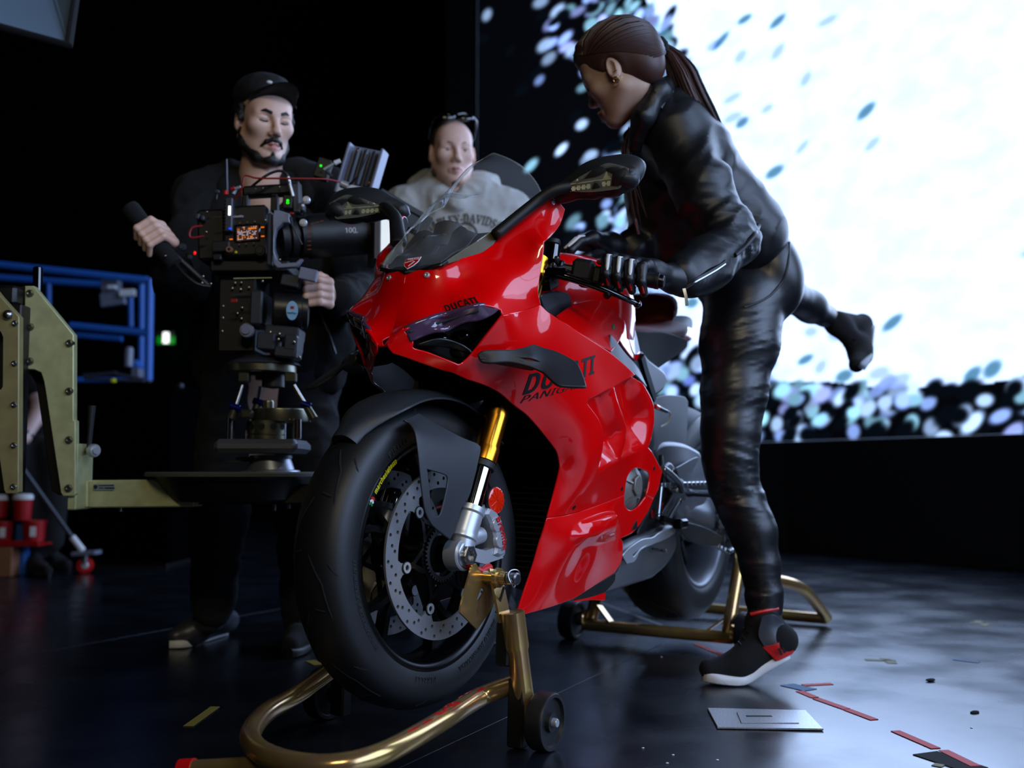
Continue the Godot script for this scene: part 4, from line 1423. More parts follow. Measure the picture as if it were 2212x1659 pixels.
func make_screen(bike: Node3D) -> void:
	var outline := [-.07, .92, 0, 1, -.058, .924, .022, 0, -.059, .928, .05, 0, -.053, .934, .075, 1, -.009, .967, .092, 0, .03, .997, .103, 0, .064, 1.02, .11, 0, .152, 1.081, .122, 0, .253, 1.138, .128, 1, .256, 1.166, .112, 0, .255, 1.189, .094, 0, .255, 1.211, .07, 0, .251, 1.229, .042, 0, .251, 1.24, .018, 0, .252, 1.247, 0, 1, .13, 1.113, 0, 0, .028, 1.013, 0, 0]
	var ctrl := pts(outline) + pts([.085, 1.118, 0, 0, 0, 1.01, 0, 0, .17, 1.195, 0, 0, .075, 1.065, .075, 0, .16, 1.125, .09, 0, .02, .99, .062, 0])
	for p in ctrl.duplicate(): ctrl.append(Vector3(p.x, p.y, -p.z))
	var s := Surf.new().fit(ctrl, Vector3(-0.75, 0.6, 0.0), 2e-5)
	var half := curve([-.07, .92, 0, 1, -.058, .924, .022, 0, -.059, .928, .05, 0, -.053, .934, .075, 1, -.009, .967, .092, 0, .03, .997, .103, 0, .064, 1.02, .11, 0, .152, 1.081, .122, 0, .253, 1.138, .128, 1, .256, 1.166, .112, 0, .255, 1.189, .094, 0, .255, 1.211, .07, 0, .251, 1.229, .042, 0, .251, 1.24, .018, 0, .252, 1.247, 0, 1], 0.006, false)
	var loop := PackedVector2Array()
	for p in half: loop.append(s.flat(p))
	for i in range(half.size() - 2, 0, -1): loop.append(s.flat(Vector3(half[i].x, half[i].y, -half[i].z)))
	var inside := PackedVector2Array()
	var box := Rect2(loop[0], Vector2.ZERO)
	for p in loop: box = box.expand(p)
	var y := box.position.y
	while y < box.end.y:
		var x := box.position.x
		while x < box.end.x:
			var q := Vector2(x, y)
			if Geometry2D.is_point_in_polygon(q, loop):
				var ok := true
				for p in loop:
					if p.distance_squared_to(q) < 0.00004: ok = false; break
				if ok: inside.append(q)
			x += 0.012
		y += 0.011
	var glass := MB.new()
	for q in MB.fill(loop, [], inside):
		glass.v.append(s.point(q)); glass.nm.append(s.normal(q))
	var scr := base("windscreen", Transform3D(), bike)
	put("screen_glass", glass, M.glass, scr)
	var rim := []
	for q in loop: rim.append(s.point(q))
	put("screen_rim", MB.new().tube(rim, 0.0016, 8, true), M.lens_clear, scr)
	# black band along the foot of the screen
	var band := []
	var bn := []
	for i in half.size():
		if half[i].z > 0.080: break
		band.append(s.on(half[i]) + Vector3(-0.001, 0.001, 0))
		bn.append(Vector3(-0.7, 0.7, 0.1))
	var full := []
	for i in range(band.size() - 1, 0, -1): full.append(Vector3(band[i].x, band[i].y, -band[i].z))
	full.append_array(band)
	put("screen_band", MB.new().tube(full, 0.0045, 8), M.decal_black, scr)
	# the khaki inner panel beside the screen
	var inner := panel([-.063, .931, .074, 1, -.012, .969, .094, 0, .028, .995, .104, 0, .065, 1.017, .11, 0, .076, 1.009, .117, 1, .07, .995, .115, 0, .041, .973, .106, 0, -.006, .954, .093, 0], [], Vector3(-0.5, 0.5, 0.7), 0.003, 0.014)
	both("inner_panel", inner, M.khaki, bike)
	# instrument cowl, gauge and shield
	var cowl := base("instrument_cowl", Transform3D(), bike)
	var k := [null]
	var hood := panel([-.063, .924, 0, 1, -.054, .932, .03, 0, -.045, .94, .058, 0, 0, .973, .07, 0, .044, 1.006, .08, 0, .061, 1.018, .08, 1, .048, 1.024, .066, 0, .049, 1.03, .058, 1, .053, 1.034, .04, 0, .058, 1.025, .022, 1, .054, 1.02, 0, 0], [0, .967, .03, 0, .04, .985, .045, 0], Vector3(-0.55, 0.8, 0.1), 0.004, 0.012, [], [], true, k)
	put("cowl_top", hood, M.rig_grey, cowl)
	put("cowl_top", mirrored(hood), M.rig_grey, cowl)
	var mid := MB.new()
	for p in [[0.045, 0.965, 0.062], [0.06, 0.985, 0.062]]:
		mid.box(Vector3(0.012, 0.004, 0.02), Transform3D(Basis(Vector3.BACK, 0.8), v3(p[0] - 0.02, p[1], p[2])), 0.001)
	put("cowl_slot", mid, M.khaki, cowl)
	put("gauge", MB.new().cyl(v3(0.07, 0.985, 0), v3(0.085, 1.045, 0), 0.036, 0.033, 28, 0.004), M.black_plastic, cowl)
	put("display_unit", MB.new().box(Vector3(0.03, 0.12, 0.19), Transform3D(Basis(Vector3.BACK, -0.75), v3(0.155, 1.0, 0)), 0.008), M.black_plastic, cowl)
	var sh := PackedVector2Array([Vector2(-0.017, 0.012), Vector2(0.017, 0.016), Vector2(0.0165, 0.002), Vector2(0.010, -0.010), Vector2(-0.001, -0.019), Vector2(-0.012, -0.010), Vector2(-0.0165, -0.001)])
	var sx := Transform3D(Basis(Vector3(0.0, 0.0, 1.0), Vector3(0.62, 0.78, 0), Vector3(-0.78, 0.62, 0)), Vector3(-.056, .938, .004) + Vector3(-0.004, 0.004, 0))
	put("shield_badge", MB.new().plate(sh, [], sx, 0.0015), M.white, cowl)
	var s_in := MB.inset(sh, 0.0014)
	put("shield_badge", MB.new().plate(s_in, [], sx.translated_local(Vector3(0, 0, 0.0008)), 0.0012), M.label_red, cowl)
	var slash := MB.new().strap([sx * Vector3(-0.013, -0.001, 0.0016), sx * Vector3(0.002, 0.004, 0.0016), sx * Vector3(0.008, 0.002, 0.0016), sx * Vector3(-0.001, -0.012, 0.0016)], [sx.basis.x], 0.0022, 0.0008)
	put("shield_badge", slash, M.white, cowl)
	var tx := letters("DUCATI", 0.0075, true, 0.0005)
	var tm := MB.new().add(tx, sx.translated_local(Vector3(-0.0125, 0.0095, 0.0016)))
	put("shield_lettering", tm, M.white, cowl)

func make_mirrors(bike: Node3D) -> void:
	for side: float in [1.0, -1.0]:
		var flip := Transform3D(Basis.from_scale(Vector3(1, 1, side)), Vector3.ZERO)
		var m := base("mirror", Transform3D(), bike)
		var sh := panel([.176, 1.114, .2, 0, .174, 1.132, .213, 0, .17, 1.149, .236, 0, .166, 1.166, .265, 0, .163, 1.174, .3, 0, .161, 1.175, .33, 0, .16, 1.173, .358, 0, .16, 1.167, .381, 0, .16, 1.159, .392, 0, .16, 1.146, .397, 0, .16, 1.133, .396, 0, .16, 1.116, .386, 0, .161, 1.105, .366, 0, .163, 1.1, .33, 0, .168, 1.104, .278, 0, .174, 1.11, .225, 0], [.128, 1.13, .357, 0, .136, 1.132, .384, 0, .138, 1.128, .312, 0, .156, 1.121, .263, 0], Vector3(-0.95, 0.1, 0.25), 0.036, 0.012, [[.166, 1.116, .233, 1, .16, 1.13, .24, 0, .15, 1.16, .324, 0, .148, 1.155, .35, 0, .147, 1.144, .377, 1, .147, 1.137, .376, 0, .15, 1.108, .358, 0, .151, 1.105, .348, 0, .156, 1.107, .292, 0]], [], false, [null, true])
		put("mirror_housing", MB.new().add(sh, flip), M.grey_plastic, m)
		var well := panel([.184, 1.118, .219, 1, .181, 1.14, .227, 0, .174, 1.17, .313, 0, .172, 1.165, .341, 0, .171, 1.152, .369, 1, .171, 1.142, .368, 0, .172, 1.111, .351, 0, .174, 1.109, .338, 0, .178, 1.11, .282, 0], [], Vector3(-0.95, 0.1, 0.25), 0.006, 0.014)
		put("lamp_well", MB.new().add(well, flip), M.gloss_black, m)
		var facets := MB.new()
		for i in 9:
			var t := (i + 0.5) / 9.0
			var a: Vector3 = (Vector3(.16, 1.13, .25)).lerp(Vector3(.15, 1.131, .372), t)
			var top: Vector3 = (Vector3(.16, 1.136, .256)).lerp(Vector3(.154, 1.157, .321), minf(t * 1.7, 1.0)).lerp(Vector3(.15, 1.144, .371), clampf((t - 0.5) * 2.0, 0.0, 1.0))
			var dz := 0.0072
			for zz: float in [-1.0, 1.0]:
				facets.tri(a + Vector3(0, 0, -dz * zz), top + Vector3(0.004, 0, -dz * zz * 0.9), (a + top) / 2 + Vector3(-0.006, 0, 0))
				facets.tri(top + Vector3(0.004, 0, dz * zz), a + Vector3(0, 0, dz * zz), (a + top) / 2 + Vector3(-0.006, 0.002, 0))
			facets.tri(a + Vector3(0, 0, -dz), a + Vector3(0, 0, dz), (a + top) / 2 + Vector3(-0.006, 0, 0))
			facets.tri(top + Vector3(0, 0, -dz), top + Vector3(0, 0, dz), (a + top) / 2 + Vector3(-0.006, 0, 0))
			var b: Vector3 = (Vector3(.162, 1.118, .245)).lerp(Vector3(.152, 1.119, .351), t)
			facets.lathe([0.0058, -0.004, 0.0045, 0.0, 0.0018, 0.003], Vector3(1, 0, 0), b, 6)
		facets.tube([Vector3(.158, 1.128, .242), Vector3(.148, 1.128, .365)], 0.0012, 6)
		put("lamp_facets", MB.new().add(facets, flip), M.reflector, m, Transform3D(), 5.0)
		var cover := panel([.163, 1.115, .234, 1, .157, 1.129, .242, 0, .147, 1.159, .325, 0, .145, 1.154, .351, 0, .144, 1.143, .378, 1, .144, 1.136, .377, 0, .147, 1.107, .36, 0, .148, 1.105, .349, 0, .153, 1.106, .294, 0], [], Vector3(-0.95, 0.1, 0.25), 0.001, 0.014)
		put("lamp_cover", MB.new().add(cover, flip), M.lens_clear, m)
		var arm := []
		var path := smooth_path([Vector3(.066, 1.012, .119), Vector3(.097, 1.049, .146), Vector3(.132, 1.092, .18), Vector3(.147, 1.116, .212), Vector3(.167, 1.126, .238)], 6)
		for i in path.size():
			var t := float(i) / (path.size() - 1)
			var d: Vector3 = (path[mini(i + 1, path.size() - 1)] - path[maxi(i - 1, 0)]).normalized()
			var e := d.cross(Vector3.UP).normalized()
			var f := d.cross(e).normalized()
			var q := PackedVector3Array()
			var w := lerpf(0.019, 0.012, t)
			for j in 14:
				var a := TAU * j / 14
				q.append(path[i] + (e * cos(a) * w + f * sin(a) * 0.0125) * (0.8 if i == 0 else 1.0))
			arm.append(q)
		put("mirror_arm", MB.new().add(MB.new().rings(arm), flip), M.black_plastic, m)

func loft(sections: Array, expo: float, seg := 28) -> MB:
	# sections: [u, centre y, half height, half width, (centre w)] joined as rounded boxes
	var rs := []
	for s in sections:
		var q := PackedVector3Array()
		for j in seg:
			var a := TAU * j / seg
			var c := cos(a)
			var d := sin(a)
			q.append(Vector3(s[0], s[1] + s[2] * signf(d) * pow(absf(d), 2.0 / expo), (s[4] if s.size() > 4 else 0.0) + s[3] * signf(c) * pow(absf(c), 2.0 / expo)))
		rs.append(q)
	return MB.new().rings(rs)

func make_tank(bike: Node3D) -> void:
	var t := base("fuel_tank", Transform3D(), bike)
	var shell := loft([[0.375, 0.90, 0.04, 0.06], [0.385, 0.91, 0.075, 0.10], [0.42, 0.92, 0.115, 0.135], [0.48, 0.925, 0.135, 0.160], [0.55, 0.925, 0.145, 0.178], [0.62, 0.92, 0.145, 0.182], [0.69, 0.915, 0.132, 0.170], [0.75, 0.90, 0.112, 0.145], [0.80, 0.88, 0.085, 0.118], [0.85, 0.865, 0.06, 0.10], [0.86, 0.86, 0.045, 0.085]], 2.9, 48)
	put("tank_shell", shell, M.red, t, Transform3D(), 60.0)
	var cap := MB.new().lathe([0.0, 0.012, 0.028, 0.012, 0.034, 0.007, 0.044, 0.006, 0.046, 0.0, 0.046, -0.01], Vector3(-0.1, 1, 0), v3(0.50, 1.056, 0), 32)
	put("filler_cap", cap, M.alloy_black, t)
	# front cover with the dark air box side
	var dark := panel([.269, .917, .125, 1, .323, .933, .13, 0, .385, .937, .133, 1, .398, .919, .133, 0, .34, .885, .13, 1, .296, .884, .128, 0], [], Vector3(-0.5, 0.1, 0.85), 0.01, 0.014)
	both("airbox_side", dark, M.rig_grey, bike)
	var skirt := panel([.298, .877, .15, 1, .355, .903, .152, 0, .418, .924, .156, 0, .493, .937, .166, 0, .58, .928, .176, 1, .6, .895, .18, 0, .546, .849, .19, 0, .468, .815, .205, 1, .408, .823, .203, 0, .323, .843, .19, 0, .298, .86, .17, 0], [.435, .879, .182, 0, .366, .885, .168, 0], Vector3(-0.4, 0.3, 0.86), 0.005, 0.013)
	both("tank_skirt", skirt, M.red, t)
	var rear := panel([.585, .929, .176, 1, .631, .945, .168, 0, .693, .918, .16, 0, .733, .876, .158, 0, .76, .831, .158, 1, .707, .819, .164, 0, .598, .84, .18, 0, .556, .85, .188, 1, .596, .892, .182, 0], [], Vector3(-0.3, 0.1, 0.95), 0.005, 0.013)
	both("tank_flank", rear, M.red, t)
	var stripe := panel([.589, .929, .177, 1, .63, .942, .17, 0, .699, .901, .163, 0, .744, .845, .162, 1, .696, .832, .167, 0, .639, .871, .174, 0], [], Vector3(-0.3, 0.1, 0.95), 0.002, 0.012)
	both("tank_trim_reflection", stripe, M.trim_reflection_white, t)  # white strip paints a reflection together with the white trim
	var trim := panel([.484, .853, .196, 1, .515, .845, .194, 0, .587, .82, .19, 0, .675, .791, .188, 0, .731, .752, .188, 1, .653, .771, .196, 0, .559, .792, .2, 0, .466, .81, .205, 1], [], Vector3(-0.3, 0.3, 0.9), 0.006, 0.012)
	both("frame_cover", trim, M.titan, bike)
	var flag := MB.new()
	flag.box(Vector3(0.014, 0.010, 0.001), Transform3D(Basis(Vector3.BACK, 0.5), Vector3(.519, .878, .187)), 0.0003)
	put("tank_flag", flag, M.green, t)

func make_seat(bike: Node3D) -> void:
	var s := base("seat", Transform3D(), bike)
	var cushion := loft([[0.83, 0.90, 0.012, 0.06], [0.85, 0.905, 0.022, 0.09], [0.92, 0.905, 0.030, 0.125], [1.0, 0.91, 0.034, 0.15], [1.08, 0.925, 0.036, 0.158], [1.13, 0.945, 0.034, 0.15], [1.15, 0.955, 0.02, 0.13]], 2.6, 32)
	put("seat_cushion", cushion, M.seat_red, s, Transform3D(), 60.0)
	var under := panel([.736, .891, .15, 1, .819, .898, .152, 0, .937, .91, .154, 0, 1.111, .91, .156, 1, 1.121, .893, .15, 0, .918, .813, .138, 1, .789, .837, .146, 0], [], Vector3(-0.2, -0.1, 0.97), 0.012, 0.014)
	both("seat_base", under, M.seat_black, s)
	var tail := base("tail_unit", Transform3D(), bike)
	var hump := loft([[1.12, 0.93, 0.02, 0.12], [1.18, 0.94, 0.035, 0.125], [1.28, 0.95, 0.036, 0.11], [1.38, 0.965, 0.03, 0.08], [1.44, 0.975, 0.012, 0.05]], 2.8, 32)
	put("tail_shell", hump, M.red, tail, Transform3D(), 60.0)
	var pad := loft([[1.135, 0.985, 0.03, 0.07], [1.145, 1.0, 0.055, 0.10], [1.165, 1.015, 0.05, 0.105], [1.19, 1.02, 0.03, 0.09]], 2.8, 28)
	put("seat_pad", pad, M.seat_red, tail, Transform3D(), 60.0)
	var low := loft([[1.05, 0.86, 0.02, 0.10], [1.15, 0.90, 0.035, 0.10], [1.3, 0.95, 0.035, 0.085], [1.42, 1.0, 0.03, 0.06]], 3.0, 24)
	put("tail_underside", low, M.black_plastic, tail)

func make_bars(bike: Node3D) -> void:
	for side: float in [1.0, -1.0]:
		var flip := Transform3D(Basis.from_scale(Vector3(1, 1, side)), Vector3.ZERO)
		var b := base("handlebar", Transform3D(), bike)
		var a := Vector3(.304, .993, .115)
		var e := Vector3(.385, .949, .352)
		a.x = 0.318
		e.x = 0.372
		a.y = 0.992
		e.y = 0.955
		var at := func(t: float) -> Vector3: return a.lerp(e, t)
		put("bar_tube", MB.new().add(MB.new().cyl(a, e, 0.0112, -1, 18), flip), M.steel, b)
		put("grip", MB.new().add(MB.new().lathe([0.012, 0.0, 0.021, 0.001, 0.021, 0.006, 0.0165, 0.009, 0.0158, 0.05, 0.0163, 0.115, 0.0185, 0.12, 0.0185, 0.128, 0.012, 0.130], e - a, at.call(0.50), 24), flip), M.rubber, b)
		put("bar_weight", MB.new().add(MB.new().cyl(at.call(1.0), at.call(1.07), 0.0155, 0.014, 20, 0.003), flip), M.alloy_black, b)
		var x := Transform3D(Basis.looking_at(e - a, Vector3.UP), at.call(0.33))
		var sw := MB.new().box(Vector3(0.046, 0.050, 0.050), x, 0.008)
		sw.box(Vector3(0.036, 0.040, 0.024), x.translated_local(Vector3(0, -0.006, -0.034)), 0.006)
		sw.box(Vector3(0.026, 0.012, 0.020), x.translated_local(Vector3(0.004, -0.030, -0.006)), 0.003)
		put("switch_case", MB.new().add(sw, flip), M.black_plastic, b)
		var bt := MB.new().box(Vector3(0.016, 0.010, 0.013), x.translated_local(Vector3(-0.002, 0.024, -0.032)), 0.003)
		put("switch_button", MB.new().add(bt, flip), M.label_red, b)
		var rk := MB.new().box(Vector3(0.012, 0.014, 0.02), x.translated_local(Vector3(-0.024 * 1.0, 0.0, -0.008)), 0.003)
		put("switch_rocker", MB.new().add(rk, flip), M.gloss_black, b)
		var cl := MB.new()
		cl.cyl(at.call(0.02), at.call(0.14), 0.0185, -1, 20, 0.003)
		cl.strap([at.call(0.08), v3(0.30, 0.975, 0.107)], [Vector3.UP], 0.030, 0.026)
		cl.cyl(v3(0.296, 0.95, 0.107), v3(0.308, 0.985, 0.107), 0.034, -1, 28, 0.003)
		put("bar_clamp", MB.new().add(cl, flip), M.alloy_black, b)
		var res := MB.new()
		res.cyl(v3(0.300, 0.995, 0.128), v3(0.305, 1.040, 0.128), 0.019, -1, 22, 0.004)
		put("fluid_cup", MB.new().add(res, flip), M.gloss_black, b)
		put("fluid_cup_lid", MB.new().add(MB.new().cyl(v3(0.305, 1.038, 0.128), v3(0.3065, 1.050, 0.128), 0.0185, -1, 22, 0.002), flip), M.black_plastic, b)
		var bolts := MB.new()
		for q: Vector3 in [v3(0.29, 1.0, 0.15), v3(0.285, 0.985, 0.145), v3(0.30, 0.975, 0.16)]: bolts.cyl(q, q + Vector3(-0.012, 0.003, 0.003), 0.0062, 0.005, 12, 0.001)
		put("clamp_bolt", MB.new().add(bolts, flip), M.steel, b)
		var lev := smooth_path([Vector3(.251, .966, .15), Vector3(.275, .955, .19), Vector3(.306, .937, .24), Vector3(.34, .92, .28), Vector3(.378, .907, .305)], 6)
		var rr := []
		for i in lev.size():
			var t := float(i) / (lev.size() - 1)
			rr.append(lerpf(0.0095, 0.0062, t))
		var lv := MB.new().tube(lev, rr, 12)
		lv.ball(lev[lev.size() - 1], Vector3.ONE * 0.0095)
		lv.box(Vector3(0.03, 0.022, 0.05), Transform3D(Basis(Vector3.UP, 0.6), Vector3(.263, .965, .16)), 0.006)
		put("lever", MB.new().add(lv, flip), M.gloss_black, b)
		var rod := MB.new().cyl(Vector3(.334, .928, .263), Vector3(.318, .918, .255), 0.007, 0.009, 14, 0.002)
		put("lever_stop", MB.new().add(rod, flip), M.alloy_black, b)
		var hose := smooth_path([v3(0.30, 0.985, 0.16), v3(0.26, 0.96, 0.12), v3(0.25, 0.90, 0.09), v3(0.30, 0.82, 0.08)], 6)
		put("fluid_hose", MB.new().add(MB.new().tube(hose, 0.0048, 10), flip), M.rubber, b)
	var yoke := PackedVector2Array([Vector2(-0.14, -0.025), Vector2(0.14, -0.025), Vector2(0.14, 0.02), Vector2(0.06, 0.05), Vector2(-0.06, 0.05), Vector2(-0.14, 0.02)])
	put("top_yoke", MB.new().plate(MB.dense(yoke, 0.02), [], Transform3D(Basis(Vector3(0, 0, 1), Vector3(1, 0.4, 0).normalized(), Vector3(-0.4, 1, 0).normalized()), v3(0.30, 0.95, 0)), 0.024, 0.003), M.alloy_black, bike)

func make_rear(bike: Node3D) -> void:
	var r := base("rear_wheel", Transform3D(), bike)
	wheel_tyre(r, REAR, 0.336, 0.2245, 0.099, 9, 5)
	put("rim", MB.new().lathe([0.2245, 0.086, 0.226, 0.090, 0.220, 0.090, 0.210, 0.084, 0.205, 0.060, 0.198, 0.030, 0.196, 0.0, 0.198, -0.030, 0.205, -0.060, 0.210, -0.084, 0.220, -0.090, 0.226, -0.090, 0.2245, -0.086, 0.212, -0.06, 0.208, 0.0, 0.212, 0.06], Vector3.BACK, REAR, 96, true), M.titan, r, Transform3D(), 50.0)
	put("hub", MB.new().lathe([0.02, -0.08, 0.055, -0.08, 0.06, -0.02, 0.05, 0.05, 0.02, 0.05], Vector3.BACK, REAR, 36, true), M.alloy_black, r)
	for k in 5:
		var a := TAU * k / 5 + 0.5
		var e := Vector3(cos(a), sin(a), 0)
		var sp := MB.new().strap([REAR + e * 0.05 + Vector3(0, 0, -0.03), REAR + e * 0.12 + Vector3(0, 0, -0.03)], [Vector3.BACK], 0.05, 0.026)
		for t: float in [-1.0, 1.0]:
			var g := Vector3(cos(a + t * 0.25), sin(a + t * 0.25), 0)
			sp.strap([REAR + e * 0.105 + Vector3(0, 0, -0.03), REAR + g * 0.2 + Vector3(0, 0, -0.02)], [Vector3.BACK], 0.035, 0.014)
		put("spoke", sp, M.alloy_black, r)
	ring_text("PIRELLI", REAR, 0.252, deg_to_rad(300), 0.016, 0.0985, M.rubber_print, r, "tyre_lettering")
	# single sided swingarm on the left
	var sw := Field.new()
	sw.chain([v3(0.93, 0.50, 0.05), v3(1.08, 0.525, 0.075), v3(1.22, 0.51, 0.085), v3(1.36, 0.45, 0.090), v3(1.45, 0.40, 0.095)], [0.075, 0.060, 0.050, 0.050, 0.062], 0.03)
	sw.chain([v3(0.93, 0.44, 0.05), v3(1.15, 0.43, 0.10), v3(1.40, 0.385, 0.118)], [0.060, 0.042, 0.050], 0.03)
	put("swingarm", sw.mesh(0.013), M.titan, bike)
	put("swingarm_plate", panel([.934, .586, .135, 1, .993, .602, .14, 0, 1.134, .603, .145, 0, 1.262, .585, .145, 1, 1.31, .551, .145, 0, 1.376, .506, .145, 0, 1.427, .468, .145, 1, 1.388, .432, .145, 0, 1.242, .412, .145, 0, 1.106, .409, .142, 1, 1.051, .451, .14, 0, 1.024, .508, .138, 0, .988, .553, .135, 0], [1.149, .521, .155, 0], Vector3(-0.25, 0.1, 0.96), 0.03, 0.014), M.titan, bike)
	var hub := MB.new().lathe([0.0, 0.205, 0.028, 0.205, 0.034, 0.195, 0.036, 0.165, 0.058, 0.160, 0.062, 0.06, 0.04, 0.05], Vector3.BACK, REAR, 36)
	put("axle_hub", hub, M.steel, bike)
	var spr := base("chain_drive", Transform3D(), bike)
	var ring := PackedVector2Array()
	for i in 164: ring.append(Vector2.from_angle(TAU * i / 164) * (0.105 + (0.004 if i % 4 < 2 else -0.003)))
	var holes := []
	for k in 6:
		var h := PackedVector2Array()
		for j in 10: h.append(Vector2.from_angle(TAU * k / 6) * 0.075 + Vector2.from_angle(TAU * j / 10) * 0.016)
		holes.append(h)
	put("sprocket", MB.new().plate(ring, holes, Transform3D(Basis(), REAR + Vector3(0, 0, 0.172)), 0.006), M.steel, spr)
	var nuts := MB.new()
	for k in 6:
		var a := TAU * (k + 0.5) / 6
		nuts.cyl(REAR + Vector3(cos(a) * 0.06, sin(a) * 0.06, 0.172), REAR + Vector3(cos(a) * 0.06, sin(a) * 0.06, 0.188), 0.009, 0.008, 6)
	put("sprocket_nut", nuts, M.chrome, spr)
	var chain := MB.new()
	var c1 := v3(0.86, 0.46, 0.172)
	var loop := []
	for i in 20:
		var a := -PI / 2 + PI * i / 19.0
		loop.append(REAR + Vector3(cos(a) * 0.108, sin(a) * 0.108, 0.172))
	for i in 34: loop.append((REAR + Vector3(0, 0.108, 0.172)).lerp(c1 + Vector3(0, 0.04, 0), (i + 1) / 35.0))
	for i in 34: loop.append((c1 + Vector3(0, -0.04, 0)).lerp(REAR + Vector3(0, -0.108, 0.172), i / 34.0))
	for i in loop.size():
		var p: Vector3 = loop[i]
		var q: Vector3 = loop[(i + 1) % loop.size()]
		var d := (q - p).normalized()
		chain.box(Vector3((q - p).length() * 0.92, 0.013, 0.016 if i % 2 else 0.011), Transform3D(Basis(d, Vector3.BACK.cross(d).normalized(), Vector3.BACK), (p + q) / 2), 0.002)
	put("drive_chain", chain, M.steel, spr).set_meta("kind", "stuff")
	put("chain_guard", panel([1.175, .377, .19, 1, 1.279, .356, .19, 0, 1.354, .335, .19, 0, 1.326, .314, .185, 1, 1.121, .337, .182, 0, .984, .384, .18, 1, 1.032, .395, .186, 0], [], Vector3(-0.2, 0, 0.98), 0.004, 0.014), M.black_plastic, spr)
	# hugger and shock cover
	var hug := panel([.926, .73, .13, 1, .992, .742, .128, 0, 1.094, .75, .122, 0, 1.217, .753, .112, 0, 1.257, .743, .108, 1, 1.244, .685, .112, 0, 1.21, .608, .12, 1, 1.11, .601, .126, 0, .915, .592, .136, 1, .911, .658, .136, 0], [1.045, .689, .128, 0], Vector3(-0.4, 0.1, 0.9), 0.006, 0.014)
	both("hugger_side", hug, M.grey_plastic, bike)
	var top := []
	for i in 12:
		var ph := deg_to_rad(lerpf(178.0, 100.0, i / 11.0))
		var q := PackedVector3Array()
		for s: float in [1.0, -1.0]:
			for j in 9:
				var t: float = lerpf(-1.0, 1.0, j / 8.0) * s
				var rr: float = 0.356 - 0.03 * t * t - (0.0 if s > 0 else 0.004)
				q.append(REAR + Vector3(cos(ph) * rr, sin(ph) * rr, t * 0.10))
		top.append(q)
	put("hugger", MB.new().rings(top), M.grey_plastic, bike, Transform3D(), 50.0)
	# wiring beside the shock cover
	put("sensor_lead", MB.new().tube(smooth_path([Vector3(.861, .713, .16), Vector3(.902, .705, .165), Vector3(.958, .694, .165), Vector3(.958, .67, .16), Vector3(.917, .656, .155)], 5), 0.0026, 8), M.white, bike)
	put("sensor_plug", MB.new().cyl(Vector3(.865, .707, .16), Vector3(.931, .698, .166), 0.006, 0.005, 12, 0.001), M.alloy_black, bike)
	put("sensor_clip", MB.new().cyl(Vector3(.859, .708, .161), Vector3(.877, .705, .163), 0.0068, -1, 12, 0.001), M.orange, bike)
	# rear frame bracket
	var br := panel([.722, .825, .16, 1, .765, .837, .16, 0, .815, .822, .158, 0, .94, .799, .154, 0, .96, .787, .153, 1, .934, .765, .154, 0, .87, .743, .156, 1, .811, .768, .158, 0, .761, .786, .16, 0], [], Vector3(-0.2, -0.1, 0.97), 0.02, 0.013)
	both("rear_bracket", br, M.titan, bike)
	var br2 := MB.new().strap([Vector3(.74, .829, .165), Vector3(.772, .796, .163), Vector3(.82, .754, .16), Vector3(.852, .727, .158)], [Vector3(1, 0.3, 0)], 0.022, 0.014)
	put("rear_stay", br2, M.alloy_black, bike)
	# alternator cover seen through the hole
	var alt := base("alternator_cover", Transform3D(), bike)
	var c := Vector3(.632, .495, .205) - Vector3(-0.12, -0.05, 1.0).normalized() * 0.040
	var ax := Vector3(-0.12, -0.05, 1.0)
	put("cover_dome", MB.new().lathe([0.0, 0.040, 0.024, 0.040, 0.030, 0.036, 0.050, 0.030, 0.062, 0.016, 0.064, 0.0, 0.064, -0.06], ax, c, 40), M.engine, alt)
	var hexa := PackedVector2Array()
	for i in 6: hexa.append(Vector2.from_angle(TAU * i / 6 + 0.4) * 0.026 * Vector2(0.8, 1.0))
	put("cover_boss", MB.new().plate(hexa, [], Transform3D(Basis.looking_at(-ax, Vector3.UP), c + ax.normalized() * 0.043 + Vector3(0, 0.008, 0)), 0.010, 0.002), M.engine, alt)
	var rib := MB.new()
	for i in 5:
		var a := TAU * i / 5 + 0.2
		rib.strap([c + Vector3(cos(a) * 0.028, sin(a) * 0.028, 0.041), c + Vector3(cos(a) * 0.058, sin(a) * 0.058, 0.022)], [Vector3(-sin(a), cos(a), 0)], 0.004, 0.004)
	put("cover_rib", rib, M.engine, alt)
	put("cover_screw", MB.new().cyl(Vector3(.71, .487, .2), Vector3(.688, .488, .21), 0.006, 0.005, 10, 0.001), M.gold, alt)
	# side panel with the engine mark, footrest hanger, gear lever
	var gusset := panel([.937, .519, .15, 1, 1.004, .509, .15, 0, .981, .465, .15, 0, 1.006, .42, .148, 0, .871, .357, .145, 1, .796, .373, .147, 0, .865, .43, .15, 0, .925, .484, .15, 0], [], Vector3(-0.2, 0, 0.98), 0.01, 0.016)
	both("engine_gusset", gusset, M.black_plastic, bike)
	var kk := Surf.new().fit(pts([.846, .413, .151, 0, .978, .458, .151, 0, .908, .485, .151, 0, .946, .397, .151, 0]), Vector3(-0.2, 0, 0.98))
	put("engine_lettering", print_on(kk, "V4", Vector3(.856, .422, .155), Vector3(.945, .442, .155), 0.021, 0.3, true, 0.006), M.label_red, bike)
	var ft := base("footrest", Transform3D(), bike)
